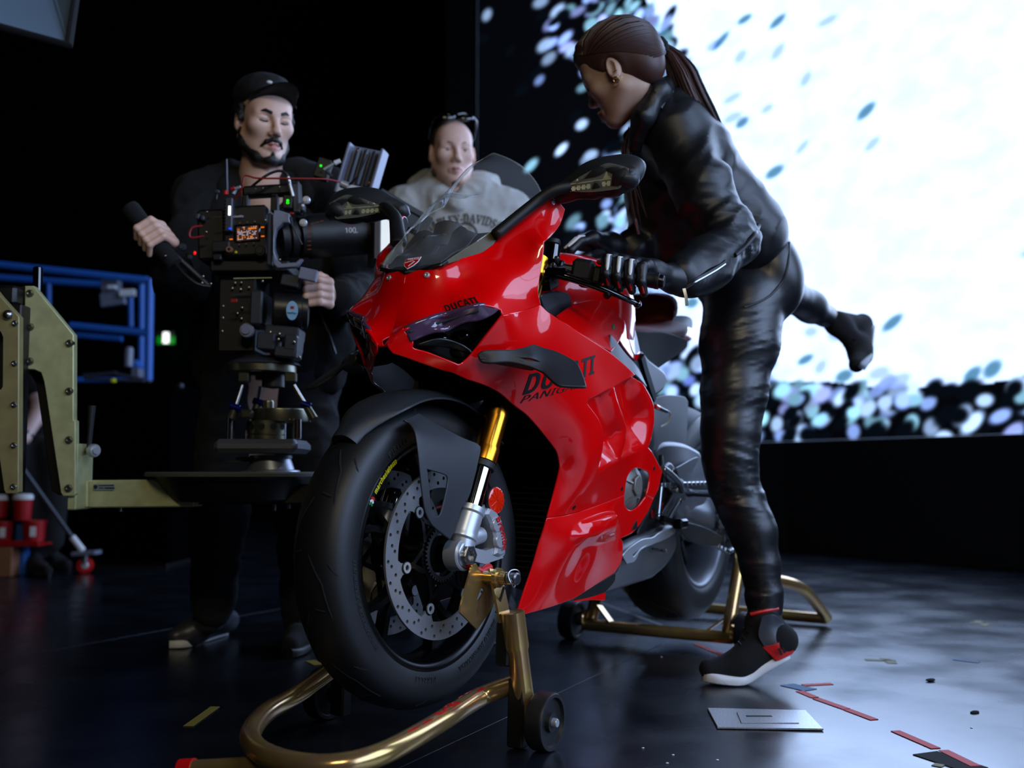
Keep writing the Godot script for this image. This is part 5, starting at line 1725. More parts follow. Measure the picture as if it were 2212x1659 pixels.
	var hang := panel([.938, .547, .165, 1, .979, .553, .165, 0, 1.033, .516, .17, 0, 1.103, .489, .172, 0, 1.089, .463, .172, 1, 1.021, .452, .17, 0, .989, .421, .168, 0, .964, .397, .166, 1, .931, .404, .165, 0, .97, .453, .168, 0, .986, .484, .168, 0, .943, .522, .166, 0], [], Vector3(-0.2, 0, 0.98), 0.014, 0.012)
	put("hanger", hang, M.titan, ft)
	put("heel_guard", panel([.986, .545, .176, 1, 1.158, .576, .176, 0, 1.113, .535, .176, 1, 1.016, .517, .176, 0, 1.001, .53, .176, 0], [], Vector3(-0.2, 0, 0.98), 0.004, 0.012), M.titan, ft)
	put("frame_tube", MB.new().tube(smooth_path([Vector3(.846, .545, .19), Vector3(.903, .535, .185), Vector3(.999, .505, .18), Vector3(1.027, .481, .178)], 4), 0.0085, 12), M.titan, ft)
	put("peg", MB.new().lathe([0.010, 0, 0.012, 0.004, 0.009, 0.02, 0.0095, 0.085, 0.012, 0.09, 0.010, 0.096], (Vector3(1.026, .478, .27)) - (Vector3(1.07, .476, .18)), Vector3(1.07, .476, .18), 14), M.steel, ft)
	put("shift_rod", MB.new().cyl(Vector3(.897, .403, .185), Vector3(.973, .453, .188), 0.0055, -1, 12), M.steel, ft)
	var sh := MB.new().strap([Vector3(.846, .415, .19), Vector3(.932, .4, .19), Vector3(1.008, .393, .192)], [Vector3.UP], 0.016, 0.012)
	sh.box(Vector3(0.05, 0.026, 0.03), Transform3D(Basis(), Vector3(.958, .397, .2)), 0.005)
	put("gear_lever", sh, M.alloy_black, ft)
	for q: Vector3 in [Vector3(.982, .456, .182), Vector3(.961, .485, .18), Vector3(.927, .537, .18), Vector3(.795, .542, .21)]: put("hanger_bolt", MB.new().cyl(q, q + Vector3(0, 0, 0.010), 0.0085, 0.0075, 10, 0.001), M.steel, ft)
	put("loom", MB.new().tube(smooth_path([Vector3(.934, .578, .15), Vector3(.906, .51, .17), Vector3(.958, .472, .172), Vector3(.891, .422, .17)], 6), 0.006, 10), M.rubber, bike)
	# exhaust
	var ex := base("exhaust", Transform3D(), bike)
	put("silencer", panel([.647, .316, .165, 1, .693, .328, .166, 0, .788, .343, .166, 0, .947, .363, .165, 0, 1.013, .367, .164, 1, 1.033, .328, .16, 0, 1.006, .293, .152, 0, .938, .262, .14, 1, .818, .253, .134, 0, .722, .247, .13, 0, .642, .241, .128, 1, .628, .266, .146, 0, .641, .295, .158, 0], [.83, .312, .16, 0], Vector3(-0.3, -0.3, 0.9), 0.045, 0.015), M.titan, ex)
	var frame := panel([.627, .332, .178, 1, .659, .346, .18, 0, .736, .363, .182, 0, .808, .365, .183, 0, .86, .376, .183, 0, .954, .385, .182, 1, .971, .373, .181, 0, .906, .36, .181, 0, .82, .351, .181, 0, .733, .34, .18, 0, .703, .316, .178, 0, .658, .312, .176, 1], [], Vector3(-0.3, -0.1, 0.94), 0.006, 0.010, [[.679, .331, .179, 1, .733, .346, .18, 0, .795, .353, .181, 1, .736, .34, .18, 0, .694, .323, .178, 0]])
	put("heat_shield", frame, M.alu, ex)
	var slot := MB.new().strap([Vector3(.821, .337, .176), Vector3(.873, .33, .175), Vector3(.912, .325, .174)], [Vector3(0, 1, 0)], 0.006, 0.004)
	put("silencer_slot", slot, M.decal_black, ex)
	put("shield_bolt", MB.new().cyl(Vector3(.91, .326, .176), Vector3(.886, .328, .184), 0.006, 0.005, 12, 0.001), M.steel, ex)
	put("exhaust_pipe", MB.new().tube(smooth_path([v3(0.52, 0.30, 0.06), v3(0.68, 0.28, 0.07), v3(0.80, 0.30, 0.09)], 5), 0.032, 16), M.titan, ex)

func motorcycle() -> void:
	var bike := base("motorcycle", bike_at)
	tag(bike, "red faired sports motorcycle raised on two paddock stands in the middle of the set", "motorcycle")
	make_front_wheel(bike)
	make_fork(bike)
	make_fender(bike)
	make_fairing(bike)
	make_screen(bike)
	make_mirrors(bike)
	make_tank(bike)
	make_seat(bike)
	make_bars(bike)
	make_rear(bike)

func stand_wheel(under: Node, c: Vector3, axis: Vector3, r: float, half: float) -> void:
	var a := axis.normalized()
	put("stand_wheel", MB.new().lathe([r * 0.30, -half, r * 0.78, -half * 0.8, r * 0.82, -half, r * 0.95, -half, r, -half * 0.75, r, half * 0.75, r * 0.95, half, r * 0.84, half, r * 0.80, half * 0.62, r * 0.34, half * 0.5, r * 0.32, half * 0.95, r * 0.16, half * 0.95], a, c, 40, true), M.rubber, under, Transform3D(), 35.0)
	put("stand_axle", MB.new().lathe([0.0, half * 1.5, r * 0.13, half * 1.5, r * 0.16, half * 1.35, r * 0.16, half * 0.5], a, c, 16), M.alu, under)

func front_stand() -> void:
	var s := base("paddock_stand")
	tag(s, "gold zinc paddock stand with small black wheels lifting the motorcycle's front wheel", "stand")
	var x := bike_at
	var left := x * v3(0.055, 0.128, 0.205)
	var right := x * v3(0.055, 0.128, -0.205)
	var loop := [left, Vector3(-.059, .095, -2.086), Vector3(-.12, .09, -1.92), Vector3(-.166, .085, -1.805), Vector3(-.207, .08, -1.726), Vector3(-.249, .075, -1.691), Vector3(-.298, .072, -1.684), Vector3(-.354, .072, -1.707), Vector3(-.405, .074, -1.755), Vector3(-.442, .076, -1.83), Vector3(-.458, .078, -1.919), Vector3(-.457, .08, -2.031), Vector3(-.429, .085, -2.148), right]
	put("stand_loop", MB.new().tube(smooth_path(loop, 5), 0.0185, 20), M.chromate, s)
	put("stand_handle", MB.new().tube([Vector3(-.338, .06, -1.742), Vector3(-.446, .045, -1.787), Vector3(-.538, .036, -1.803)], 0.014, 16), M.chromate, s)
	put("handle_grip", MB.new().tube([Vector3(-.528, .037, -1.802), Vector3(-.553, .034, -1.808)], 0.0165, 16), M.label_red, s)
	for side: float in [1.0, -1.0]:
		var top := x * v3(0.034, 0.268, 0.203 * side)
		var low := x * v3(0.058, 0.075, 0.225 * side)
		var foot := x * v3(0.060, 0.055, 0.235 * side)
		var post := MB.new().lathe([0.018, 0.0, 0.0235, 0.002, 0.0235, 0.07, 0.0205, 0.078, 0.0205, (top - low).length()], low - top, top, 24)
		put("stand_post", post, M.chromate, s)
		var holes := MB.new()
		for k in 2:
			var hp := top + (low - top).normalized() * (0.024 + 0.028 * k)
			holes.cyl(hp + x.basis.z * side * 0.0, hp + (x.basis.z * 0.9 * side - x.basis.x * 0.2) * 0.0245, 0.0042, -1, 12)
		put("post_hole", holes, M.decal_black, s).set_meta("kind", "stuff")
		put("axle_bracket", MB.new().box(Vector3(0.032, 0.13, 0.036), Transform3D(x.basis, x * v3(0.050, 0.075, 0.215 * side)), 0.004), M.rig_black, s)
		put("adjuster_sleeve", MB.new().box(Vector3(0.034, 0.085, 0.030), Transform3D(x.basis, x * v3(0.040, 0.205, 0.188 * side)), 0.004), M.rig_black, s)
		var wc := foot + x.basis.z * 0.032 * side
		wc.y = 0.055
		stand_wheel(s, wc, x.basis.z * side, 0.055, 0.018)
		# lifting plates under the fork feet
		var pl := x * steer
		var o := PackedVector2Array([Vector2(0.016, 0.350), Vector2(0.028, 0.334), Vector2(0.042, 0.327), Vector2(0.060, 0.330), Vector2(0.076, 0.335), Vector2(0.084, 0.322), Vector2(0.082, 0.300), Vector2(0.070, 0.262), Vector2(0.018, 0.224), Vector2(-0.036, 0.262), Vector2(-0.034, 0.274), Vector2(0.002, 0.348)])
		var slot := PackedVector2Array([Vector2(0.030, 0.300), Vector2(0.037, 0.303), Vector2(0.043, 0.296), Vector2(0.024, 0.279), Vector2(0.024, 0.252), Vector2(0.018, 0.252), Vector2(0.018, 0.283)])
		put("lift_plate", MB.new().plate(MB.dense(o, 0.008), [MB.dense(slot, 0.006)], Transform3D(pl.basis, pl * v3(0, 0, 0.138 * side)), 0.004), M.chromate, s)
		var arm := MB.new().strap([pl * v3(0.062, 0.335, 0.150 * side), pl * v3(0.055, 0.295, 0.165 * side), x * v3(0.040, 0.245, 0.185 * side)], [x.basis.x], 0.042, 0.005)
		put("lift_arm", arm, M.chromate, s)
		put("arm_slot", MB.new().box(Vector3(0.007, 0.055, 0.003), Transform3D(pl.basis * Basis(Vector3.RIGHT, 0.35 * side), pl * v3(0.049, 0.280, 0.1725 * side)), 0.001), M.decal_black, s)
		var pin := MB.new()
		pin.cyl(pl * v3(0.045, 0.322, 0.138 * side), pl * v3(0.045, 0.322, 0.192 * side), 0.0125, -1, 20, 0.001)
		put("lift_pin", pin, M.chromate, s)
		put("pin_collar", MB.new().lathe([0.0125, 0, 0.019, 0.001, 0.019, 0.009, 0.0125, 0.010], pl.basis.z * side, pl * v3(0.045, 0.322, 0.166 * side), 24, true), M.chromate, s)
		put("pin_head", MB.new().lathe([0.0, 0.022, 0.009, 0.022, 0.012, 0.019, 0.012, 0.0, 0.008, 0.0], pl.basis.z * side, pl * v3(0.045, 0.322, 0.196 * side), 20), M.steel, s)
		var ring := []
		for i in 20:
			var a := TAU * i / 20
			ring.append(pl * (v3(0.048, 0.322, 0.206 * side) + Vector3(cos(a) * 0.017, sin(a) * 0.017, 0.004 * sin(a * 2.0))))
		put("split_ring", MB.new().tube(ring, 0.0014, 8, true), M.steel, s)
		put("rubber_rest", MB.new().tube([pl * v3(0.003, 0.351, 0.126 * side), pl * v3(0.022, 0.338, 0.126 * side), pl * v3(0.048, 0.330, 0.126 * side), pl * v3(0.078, 0.338, 0.126 * side)], 0.009, 10), M.label_red, s)
	# red letters along the tube on the near side
	var path := smooth_path(loop.slice(0, 5), 12)
	var word := letters("PIT BULL", 0.034, true, 0.0008)
	var lo := 1e9
	var hi := -1e9
	for p in word.v: lo = minf(lo, p.x); hi = maxf(hi, p.x)
	var total := 0.0
	for i in path.size() - 1: total += path[i].distance_to(path[i + 1])
	var out := MB.new()
	for p in word.v:
		var t := lerpf(0.05, 0.86, (p.x - lo) / (hi - lo)) * total
		var i := 0
		while i < path.size() - 2 and t > path[i].distance_to(path[i + 1]):
			t -= path[i].distance_to(path[i + 1])
			i += 1
		var d: Vector3 = (path[i + 1] - path[i]).normalized()
		var c: Vector3 = path[i] + d * t
		var sidev := d.cross(Vector3.UP).normalized()
		var a := p.y / 0.0185 + 0.15
		out.v.append(c + (Vector3.UP * cos(a) - sidev * sin(a) * -1.0).normalized() * (0.0190 + p.z))
	put("stand_lettering", out, M.label_red, s)

func rear_stand() -> void:
	var s := base("paddock_stand")
	tag(s, "gold zinc rear paddock stand with a low cross tube behind the rider's shoe", "stand")
	var x := bike_at
	var a := x * v3(1.31, 0.05, 0.235)
	var b := x * v3(1.31, 0.04, -0.245)
	put("cross_tube", MB.new().cyl(a, b, 0.0185, -1, 20), M.chromate, s)
	for side: float in [1.0, -1.0]:
		var w: float = 0.235 * side
		stand_wheel(s, Vector3((x * v3(1.31, 0, 0.285 * side)).x, 0.060, (x * v3(1.31, 0, 0.285 * side)).z), x.basis.z * side, 0.060, 0.024)
		put("wheel_bracket", MB.new().cyl(x * v3(1.31, 0.06, 0.235 * side), x * v3(1.31, 0.06, 0.262 * side), 0.030, 0.022, 20, 0.003), M.chromate, s)
		var top := x * v3(1.475, 0.385, 0.225 * side)
		var bot := x * v3(1.315, 0.055, 0.222 * side)
		put("stand_post", MB.new().cyl(bot, top, 0.0195, -1, 20, 0.002), M.chromate, s)
		put("axle_pin", MB.new().cyl(x * v3(1.470, 0.392, 0.19 * side), x * v3(1.470, 0.392, 0.245 * side), 0.014, -1, 16, 0.002), M.chromate, s)
		put("post_gusset", MB.new().strap([x * v3(1.31, 0.055, 0.15 * side), x * v3(1.335, 0.10, 0.205 * side)], [x.basis.x], 0.03, 0.006), M.chromate, s)
		put("handle_tube", MB.new().tube(smooth_path([x * v3(1.40, 0.225, 0.222 * side), x * v3(1.56, 0.205, 0.262 * side), x * v3(1.74, 0.165, 0.330 * side), x * v3(2.0, 0.040, 0.355 * side)], 6), 0.0185, 18), M.chromate, s)
	put("rear_bar", MB.new().cyl(x * v3(2.0, 0.035, 0.355), x * v3(2.0, 0.028, -0.355), 0.0185, -1, 18), M.chromate, s)
	var t := letters("PIT BULL", 0.022, true, 0.0008)
	var lp := x * v3(1.40, 0.20, 0.243)
	put("stand_lettering", MB.new().add(t, Transform3D(Basis(x.basis.y + x.basis.x * 0.45, -x.basis.x, x.basis.z).orthonormalized(), lp)), M.label_red, s)

# ---------------------------------------------------------------- people
func folds(freq: float, seed_no: int, ridged := true) -> FastNoiseLite:
	var f := FastNoiseLite.new()
	f.seed = seed_no
	f.noise_type = FastNoiseLite.TYPE_SIMPLEX_SMOOTH
	f.frequency = freq
	f.fractal_type = FastNoiseLite.FRACTAL_RIDGED if ridged else FastNoiseLite.FRACTAL_FBM
	f.fractal_octaves = 2
	return f

# a head in its own axes: y up, z out of the face, x to the person's left; chin at y = -0.115
func head_field(x: Transform3D, man: bool, lids: float) -> Field:
	var f := Field.new()
	var b := x.basis
	var jaw := 1.0 if man else 0.88
	var nose := 1.0 if man else 0.84
	f.blob(x * Vector3(0, 0.032, -0.016), Vector3(0.074, 0.086, 0.094), b, 0.02)
	f.blob(x * Vector3(0, -0.030, 0.026), Vector3(0.058 * lerpf(1.0, jaw, 0.4), 0.082, 0.060), b, 0.03)
	f.blob(x * Vector3(0, 0.045, 0.045), Vector3(0.056, 0.042, 0.036), b, 0.03)
	for s: float in [-1.0, 1.0]:
		f.bone(x * Vector3(0.056 * jaw * s, -0.050, -0.004), x * Vector3(0.020 * jaw * s, -0.098, 0.058), 0.020, 0.017, 0.03)
		f.blob(x * Vector3(0.044 * s, -0.016, 0.056), Vector3(0.021, 0.017, 0.019), b, 0.03)
		f.bone(x * Vector3(0.044 * s, 0.020, 0.064), x * Vector3(0.010 * s, 0.020, 0.079), 0.008, 0.010 if man else 0.008, 0.02)
		f.blob(x * Vector3(0.0315 * s, 0.0025, 0.092), Vector3(0.019, 0.0115, 0.015), b, 0.012, 1)
		f.blob(x * Vector3(0.0315 * s, lerpf(0.0095, 0.0050, lids), 0.0715), Vector3(0.0165, lerpf(0.0055, 0.0082, lids), 0.0112), b, 0.005)
		f.blob(x * Vector3(0.0315 * s, -0.0092, 0.0705), Vector3(0.0165, 0.0052, 0.0105), b, 0.005)
		f.blob(x * Vector3(0.0115 * s * nose, -0.037, 0.092), Vector3(0.0085 * nose, 0.0070 * nose, 0.0095), b, 0.008)
		f.blob(x * Vector3(0.006 * s, -0.0435, 0.0985), Vector3(0.0038, 0.0035, 0.005), b, 0.004, 1)
		f.bone(x * Vector3(0.023 * s, -0.068, 0.077), x * Vector3(0.006 * s, -0.0625, 0.0925), 0.0035, 0.0056, 0.008)
		f.bone(x * Vector3(0.020 * s, -0.0745, 0.077), x * Vector3(0.004 * s, -0.0765, 0.0885), 0.0045, 0.0068, 0.008)
		# ear
		f.blob(x * Vector3(0.0765 * s, -0.004, -0.012), Vector3(0.010, 0.031, 0.019), b * Basis(Vector3.UP, 0.45 * s) * Basis(Vector3.RIGHT, -0.15), 0.008)
		f.blob(x * Vector3(0.0865 * s, -0.001, -0.008), Vector3(0.007, 0.019, 0.0105), b * Basis(Vector3.UP, 0.45 * s) * Basis(Vector3.RIGHT, -0.15), 0.005, 1)
	f.bone(x * Vector3(0, 0.014, 0.083), x * Vector3(0, -0.026, 0.104 if man else 0.0985), 0.0075 * nose, 0.0092 * nose, 0.012)
	f.blob(x * Vector3(0, -0.030, 0.1045 if man else 0.101), Vector3(0.0112, 0.0095, 0.0105) * nose, b, 0.008)
	f.blob(x * Vector3(0, -0.099, 0.070), Vector3(0.021 * jaw, 0.016, 0.017), b, 0.02)
	f.bone(x * Vector3(-0.019, -0.0705, 0.0865), x * Vector3(0.019, -0.0705, 0.0865), 0.0016, 0.0016, 0.004, 1)
	return f

func skin_tint(x: Transform3D, base_color: Color, lip: Color) -> Callable:
	var inv := x.affine_inverse()
	return func(p: Vector3) -> Color:
		var q := inv * p
		var c := base_color
		if q.z > 0.072 and absf(q.x) < 0.026 and q.y < -0.060 and q.y > -0.084:
			var e := Vector2(q.x / 0.026, (q.y + 0.0715) / 0.0115).length()
			c = c.lerp(lip, 1.0 - smoothstep(0.65, 1.0, e))
		return c

# a hand along a chain of finger joints, all given in world space
func finger(f: Field, ps: Array, r: float) -> void:
	var rs := [r, r * 0.95, r * 0.86, r * 0.72]
	for i in ps.size() - 1: f.bone(ps[i], ps[i + 1], rs[mini(i, 3)], rs[mini(i + 1, 3)], 0.004)

# a laced shoe: points along the sole, «across» points to one side
func shoe(root: Node3D, called: String, heel: Vector3, ball: Vector3, toe: Vector3, across: Vector3, ankle: Vector3, mats: Array, high: bool) -> void:
	var s := base(called, Transform3D(), root)
	var run := smooth_path([heel, heel.lerp(ball, 0.5), ball, toe], 6)
	var rs := []
	var a := across.normalized()
	for i in run.size():
		var t := float(i) / (run.size() - 1)
		var d: Vector3 = (run[mini(i + 1, run.size() - 1)] - run[maxi(i - 1, 0)]).normalized()
		var up := a.cross(d).normalized()
		if up.dot(ankle - heel) < 0.0: up = -up
		var w := 0.031 + 0.006 * sin(t * PI) + 0.010 * exp(-pow((t - 0.68) / 0.2, 2.0))
		if t < 0.08: w *= sqrt(clampf(0.35 + t * 8.0, 0.0, 1.0))
		if t > 0.86: w *= sqrt(clampf((1.04 - t) / 0.18, 0.05, 1.0))
		var q := PackedVector3Array()
		for k in 16:
			var g := TAU * k / 16
			q.append(run[i] + a * signf(cos(g)) * pow(absf(cos(g)), 0.6) * w + up * (0.014 + 0.014 * signf(sin(g)) * pow(absf(sin(g)), 0.5)))
		rs.append(q)
	put("shoe_sole", MB.new().rings(rs), mats[1], s, Transform3D(), 50.0)
	var up2 := a.cross((toe - heel).normalized()).normalized()
	if up2.dot(ankle - heel) < 0.0: up2 = -up2
	var f := Field.new()
	var k := up2
	f.bone(heel + k * 0.045, ball + k * 0.040, 0.033, 0.038, 0.02)
	f.bone(ball + k * 0.040, toe.lerp(ball, 0.28) + k * 0.034, 0.037, 0.026, 0.02)
	f.bone(heel.lerp(ball, 0.08) + k * 0.05, ankle, 0.036, 0.041 if high else 0.034, 0.02)
	f.bone(ankle.lerp(ball, 0.15), ball.lerp(heel, 0.2) + k * 0.045, 0.034, 0.034, 0.03)
	put("shoe_upper", f.mesh(0.006), mats[0], s)
	var lace := MB.new()
	for i in 6:
		var t := 0.12 + 0.13 * i
		var c := ankle.lerp(ball, t) + k * 0.05
		var p := f.hit(c + a * 0.022 + k * 0.1, c + a * 0.022 - k * 0.1)
		var q := f.hit(c - a * 0.022 + k * 0.1, c - a * 0.022 - k * 0.1)
		lace.tube([p, p.lerp(q, 0.5) + k * 0.006, q], 0.0028, 6)
	put("shoe_lace", lace, mats[2], s).set_meta("kind", "stuff")

func eyes(root: Node3D, x: Transform3D, look_dir: Vector3) -> void:
	for s: float in [-1.0, 1.0]:
		var c := x * Vector3(0.0315 * s, 0.001, 0.068)
		put("eye", MB.new().ball(c, Vector3.ONE * 0.0126, Basis(), 18, 12), M.eye_white, root)
		put("iris", MB.new().ball(c + (x.basis * look_dir).normalized() * 0.0078, Vector3.ONE * 0.0060, Basis(), 12, 8), M.eye_dark, root)

func rider() -> void:
	var p := base("person")
	tag(p, "woman in black leather jacket and tight black trousers swinging a leg over the motorcycle", "person")
	var hip_l := Vector3(.62, 1.004, -2.84)
	var hip_r := Vector3(.717, 1.075, -3.02)
	var pelvis := Vector3(.662, 1.083, -2.92)
	var waist := Vector3(.569, 1.237, -2.86)
	var chest := Vector3(.456, 1.364, -2.8)
	var neck := Vector3(.374, 1.5, -2.72)
	var sh_l := Vector3(.421, 1.386, -2.64)
	var sh_r := Vector3(.432, 1.48, -2.96)
	var elbow_l := Vector3(.541, 1.095, -2.56)
	var wrist_l := Vector3(.374, .971, -2.4)
	var elbow_r := Vector3(.466, 1.225, -3.05)
	var wrist_r := Vector3(.3, 1.124, -2.79)
	var knee_l := Vector3(.567, .565, -2.76)
	var ankle_l := Vector3(.647, .187, -2.74)
	var knee_r := Vector3(.873, 1.114, -3.38)
	var ankle_r := Vector3(1.096, 1.065, -3.62)
	# head: profile, looking down at the tank
	var fwd := Vector3(-0.80, -0.41, -0.46).normalized()
	var up := (Vector3(-0.42, 0.91, 0.0) - fwd * Vector3(-0.42, 0.91, 0.0).dot(fwd)).normalized()
	var hx := Transform3D(Basis(up.cross(fwd), up, fwd), Vector3(.27, 1.534, -2.6)).scaled_local(Vector3.ONE * 0.97)
	var body := MB.new()
	var hf := head_field(hx, false, 0.75)
	hf.bone(hx * Vector3(0, -0.055, -0.022), neck, 0.046, 0.055, 0.03)
	hf.bone(neck, neck.lerp(chest, 0.35), 0.055, 0.075, 0.03)
	body.add(hf.mesh(0.0036, 0.01, skin_tint(hx, Color(0.40, 0.255, 0.19), Color(0.22, 0.07, 0.07))))
	var tor := Field.new()
	tor.chain([neck.lerp(chest, 0.3), chest, waist, pelvis], [0.07, 0.10, 0.09, 0.10], 0.05)
	for a in [[sh_l, elbow_l, wrist_l], [sh_r, elbow_r, wrist_r]]: tor.chain([chest, a[0], a[1], a[2]], [0.07, 0.045, 0.035, 0.026], 0.03)
	tor.chain([hip_l, knee_l, ankle_l], [0.070, 0.048, 0.030], 0.03)
	tor.chain([hip_r, knee_r, ankle_r], [0.070, 0.048, 0.030], 0.03)
	body.add(tor.mesh(0.016, 0.012, func(_q: Vector3) -> Color: return Color(0.40, 0.255, 0.19)))
	put("body", body, M.skin_tinted, p)
	eyes(p, hx, Vector3(0, -0.4, 1))
	# eyebrows, lashes
	for s: float in [-1.0, 1.0]:
		put("eyebrow", MB.new().tube([hx * Vector3(0.014 * s, 0.021, 0.0885), hx * Vector3(0.030 * s, 0.0265, 0.0835), hx * Vector3(0.047 * s, 0.021, 0.0715)], [0.0022, 0.0026, 0.0014], 8), M.hair_dark, p)
		put("eyelash", MB.new().tube([hx * Vector3(0.018 * s, -0.001, 0.0835), hx * Vector3(0.031 * s, -0.002, 0.0845), hx * Vector3(0.045 * s, 0.000, 0.076)], 0.0016, 6), M.hair_dark, p)
	var ring := []
	for i in 16:
		var a := TAU * i / 16.0
		ring.append(hx * Vector3(0.084 + 0.002 * cos(a), -0.036 + 0.0075 * cos(a), -0.006 + 0.0075 * sin(a)))
	put("earring", MB.new().tube(ring, 0.0011, 8, true), M.gold, p)
	put("earring", MB.new().tube([hx * Vector3(0.090, -0.018, -0.020), hx * Vector3(0.092, -0.018, -0.008)], 0.0009, 6), M.gold, p)
	# hair drawn back into a pony tail
	var hair := Field.new()
	var b := hx.basis.orthonormalized()
	hair.blob(hx * Vector3(0, 0.040, -0.024), Vector3(0.084, 0.092, 0.100), b, 0.02)
	hair.blob(hx * Vector3(0, 0.085, 0.022), Vector3(0.060, 0.040, 0.064), b, 0.03)
	hair.blob(hx * Vector3(0, 0.018, -0.086), Vector3(0.042, 0.046, 0.036), b, 0.04)
	hair.blob(hx * Vector3(0, -0.030, -0.070), Vector3(0.054, 0.045, 0.045), b, 0.03)
	hair.blob(hx * Vector3(0, -0.062, 0.065), Vector3(0.12, 0.105, 0.075), b, 0.012, 1)
	for s: float in [-1.0, 1.0]:
		hair.blob(hx * Vector3(0.085 * s, -0.018, -0.008), Vector3(0.022, 0.042, 0.026), b, 0.01, 1)
	put("hair", hair.mesh(0.005), M.hair_brown, p)
	var strands := MB.new()
	var dark := MB.new()
	var r := RandomNumberGenerator.new()
	r.seed = 5
	var tie := Vector3(.381, 1.608, -2.62)
	# combed locks from the hairline to the tie
	var combed := MB.new()
	var shade := MB.new()
	var hc := Vector3(0, 0.036, -0.022)
	var goal := ((hx.affine_inverse() * tie) - hc).normalized()
	for k in 170:
		var a := lerpf(-2.75, 2.75, (k + r.randf()) / 170.0)
		var st := Vector3(sin(a) * 0.98, lerpf(0.62, -0.62, pow(absf(a) / 2.75, 1.2)), cos(a) * 0.86).normalized()
		var path := []
		for i in 9:
			var t := i / 8.0
			var d := st.slerp(goal, t * 0.93)
			var from := hx * (hc + d * 0.17)
			var at := hair.hit(from, hx * hc)
			path.append(at + (at - hx * hc).normalized() * (0.0006 + 0.0016 * sin(PI * t)))
		(combed if k % 3 else shade).tube(path, [0.0010, 0.0022, 0.0030, 0.0034, 0.0034, 0.0034, 0.0030, 0.0026, 0.0018], 5)
	put("combed_hair", combed, M.hair_brown, p).set_meta("kind", "stuff")
	put("combed_hair", shade, M.hair_deep, p).set_meta("kind", "stuff")
	var mid := [tie, Vector3(.41, 1.588, -2.625), Vector3(.436, 1.543, -2.63), Vector3(.467, 1.476, -2.64), Vector3(.506, 1.414, -2.66), Vector3(.545, 1.347, -2.68), Vector3(.579, 1.28, -2.69)]
	var side_dir := Vector3(0.86, 0.5, 0.0)
	for k in 200:
		var ph := r.randf() * TAU
		var rad := sqrt(r.randf())
		var path := []
		var cut := 1.0 - 0.18 * r.randf() * r.randf()
		var spine := smooth_path(mid, 3)
		for i in spine.size():
			var t := float(i) / (spine.size() - 1)
			if t > cut: break
			var w := 0.018 + 0.022 * smoothstep(0.0, 0.3, t) - 0.028 * smoothstep(0.5, 1.0, t)
			path.append(spine[i] + side_dir * cos(ph) * rad * w + Vector3(0, 0, 1) * sin(ph) * rad * w * 0.9 + Vector3(r.randf_range(-1, 1), r.randf_range(-1, 1), 0) * 0.0012)
		(strands if k % 3 else dark).tube(path, 0.0032, 5)
	put("pony_tail", dark, M.hair_deep, p).set_meta("kind", "stuff")
	put("pony_tail", strands, M.hair_brown, p).set_meta("kind", "stuff")
	put("hair_tie", MB.new().tube([Vector3(.373, 1.619, -2.6), Vector3(.381, 1.607, -2.595), Vector3(.384, 1.592, -2.6)], 0.016, 12), M.cloth_black, p)
	var wisps := MB.new()
	for k in 16:
		var q0: Vector3 = Vector3(.308, 1.406, -2.64) + Vector3(r.randf_range(-0.01, 0.01), 0.01, r.randf_range(-0.04, 0.02))
		wisps.tube(smooth_path([q0, q0 + Vector3(-0.012 - 0.01 * r.randf(), -0.07, 0), q0 + Vector3(-0.016 + 0.02 * r.randf(), -0.14, 0.0), q0 + Vector3(-0.005 + 0.03 * r.randf(), -0.21 - 0.05 * r.randf(), 0)], 3), 0.0011, 5)
	put("loose_hair", wisps, M.hair_brown, p).set_meta("kind", "stuff")
	# jacket
	var j := Field.new()
	for z: float in [-0.085, 0.085]:
		var o := Vector3(0.0, 0, z)
		j.chain([neck + o * 0.75 + Vector3(0.03, -0.035, 0), chest + o, waist + o * 0.85 + Vector3(0.0, 0.0, 0), Vector3(.632, 1.164, -2.87) + o * 0.95], [0.062, 0.105, 0.100, 0.105], 0.06)
	j.bone(Vector3(.368, 1.384, -2.78), Vector3(.401, 1.255, -2.82), 0.075, 0.075, 0.06)
	j.bone(Vector3(.401, 1.255, -2.82), Vector3(.461, 1.14, -2.85), 0.075, 0.07, 0.06)
	j.chain([Vector3(.416, 1.433, -2.68), sh_l, Vector3(.474, 1.234, -2.58), elbow_l], [0.070, 0.074, 0.066, 0.060], 0.035)
	j.chain([elbow_l, Vector3(.46, 1.018, -2.475), Vector3(.399, .979, -2.42)], [0.060, 0.056, 0.052], 0.03)
	j.chain([sh_r, elbow_r, wrist_r + Vector3(0.02, 0, 0)], [0.075, 0.060, 0.048], 0.035)
	j.wrinkles.append([folds(4.2, 3), -0.009, Basis.from_scale(Vector3(1.5, 0.6, 0.8)) * Basis(Vector3.BACK, 0.75)])
	j.wrinkles.append([folds(9.0, 9), -0.006, Basis(Vector3.BACK, -0.6) * Basis.from_scale(Vector3(0.6, 1.3, 1.0)), elbow_l, 0.26])
	var jk := base("jacket", Transform3D(), p)
	put("jacket_shell", j.mesh(0.0075), M.leather, jk)
	var col := Field.new()
	for s: float in [-1.0, 1.0]:
		col.chain([Vector3(.414, 1.533, -2.7) + Vector3(0, 0, 0.035 * s), Vector3(.369, 1.475, -2.66) + Vector3(0, 0, 0.085 * s), Vector3(.327, 1.414, -2.66) + Vector3(0, 0, 0.09 * s), Vector3(.314, 1.359, -2.7) + Vector3(0, 0, 0.07 * s)], [0.022, 0.026, 0.026, 0.018], 0.015)
	col.wrinkles.append([folds(10.0, 2), -0.005, Basis()])
	put("jacket_collar", col.mesh(0.006), M.leather, jk)
	var zp := []
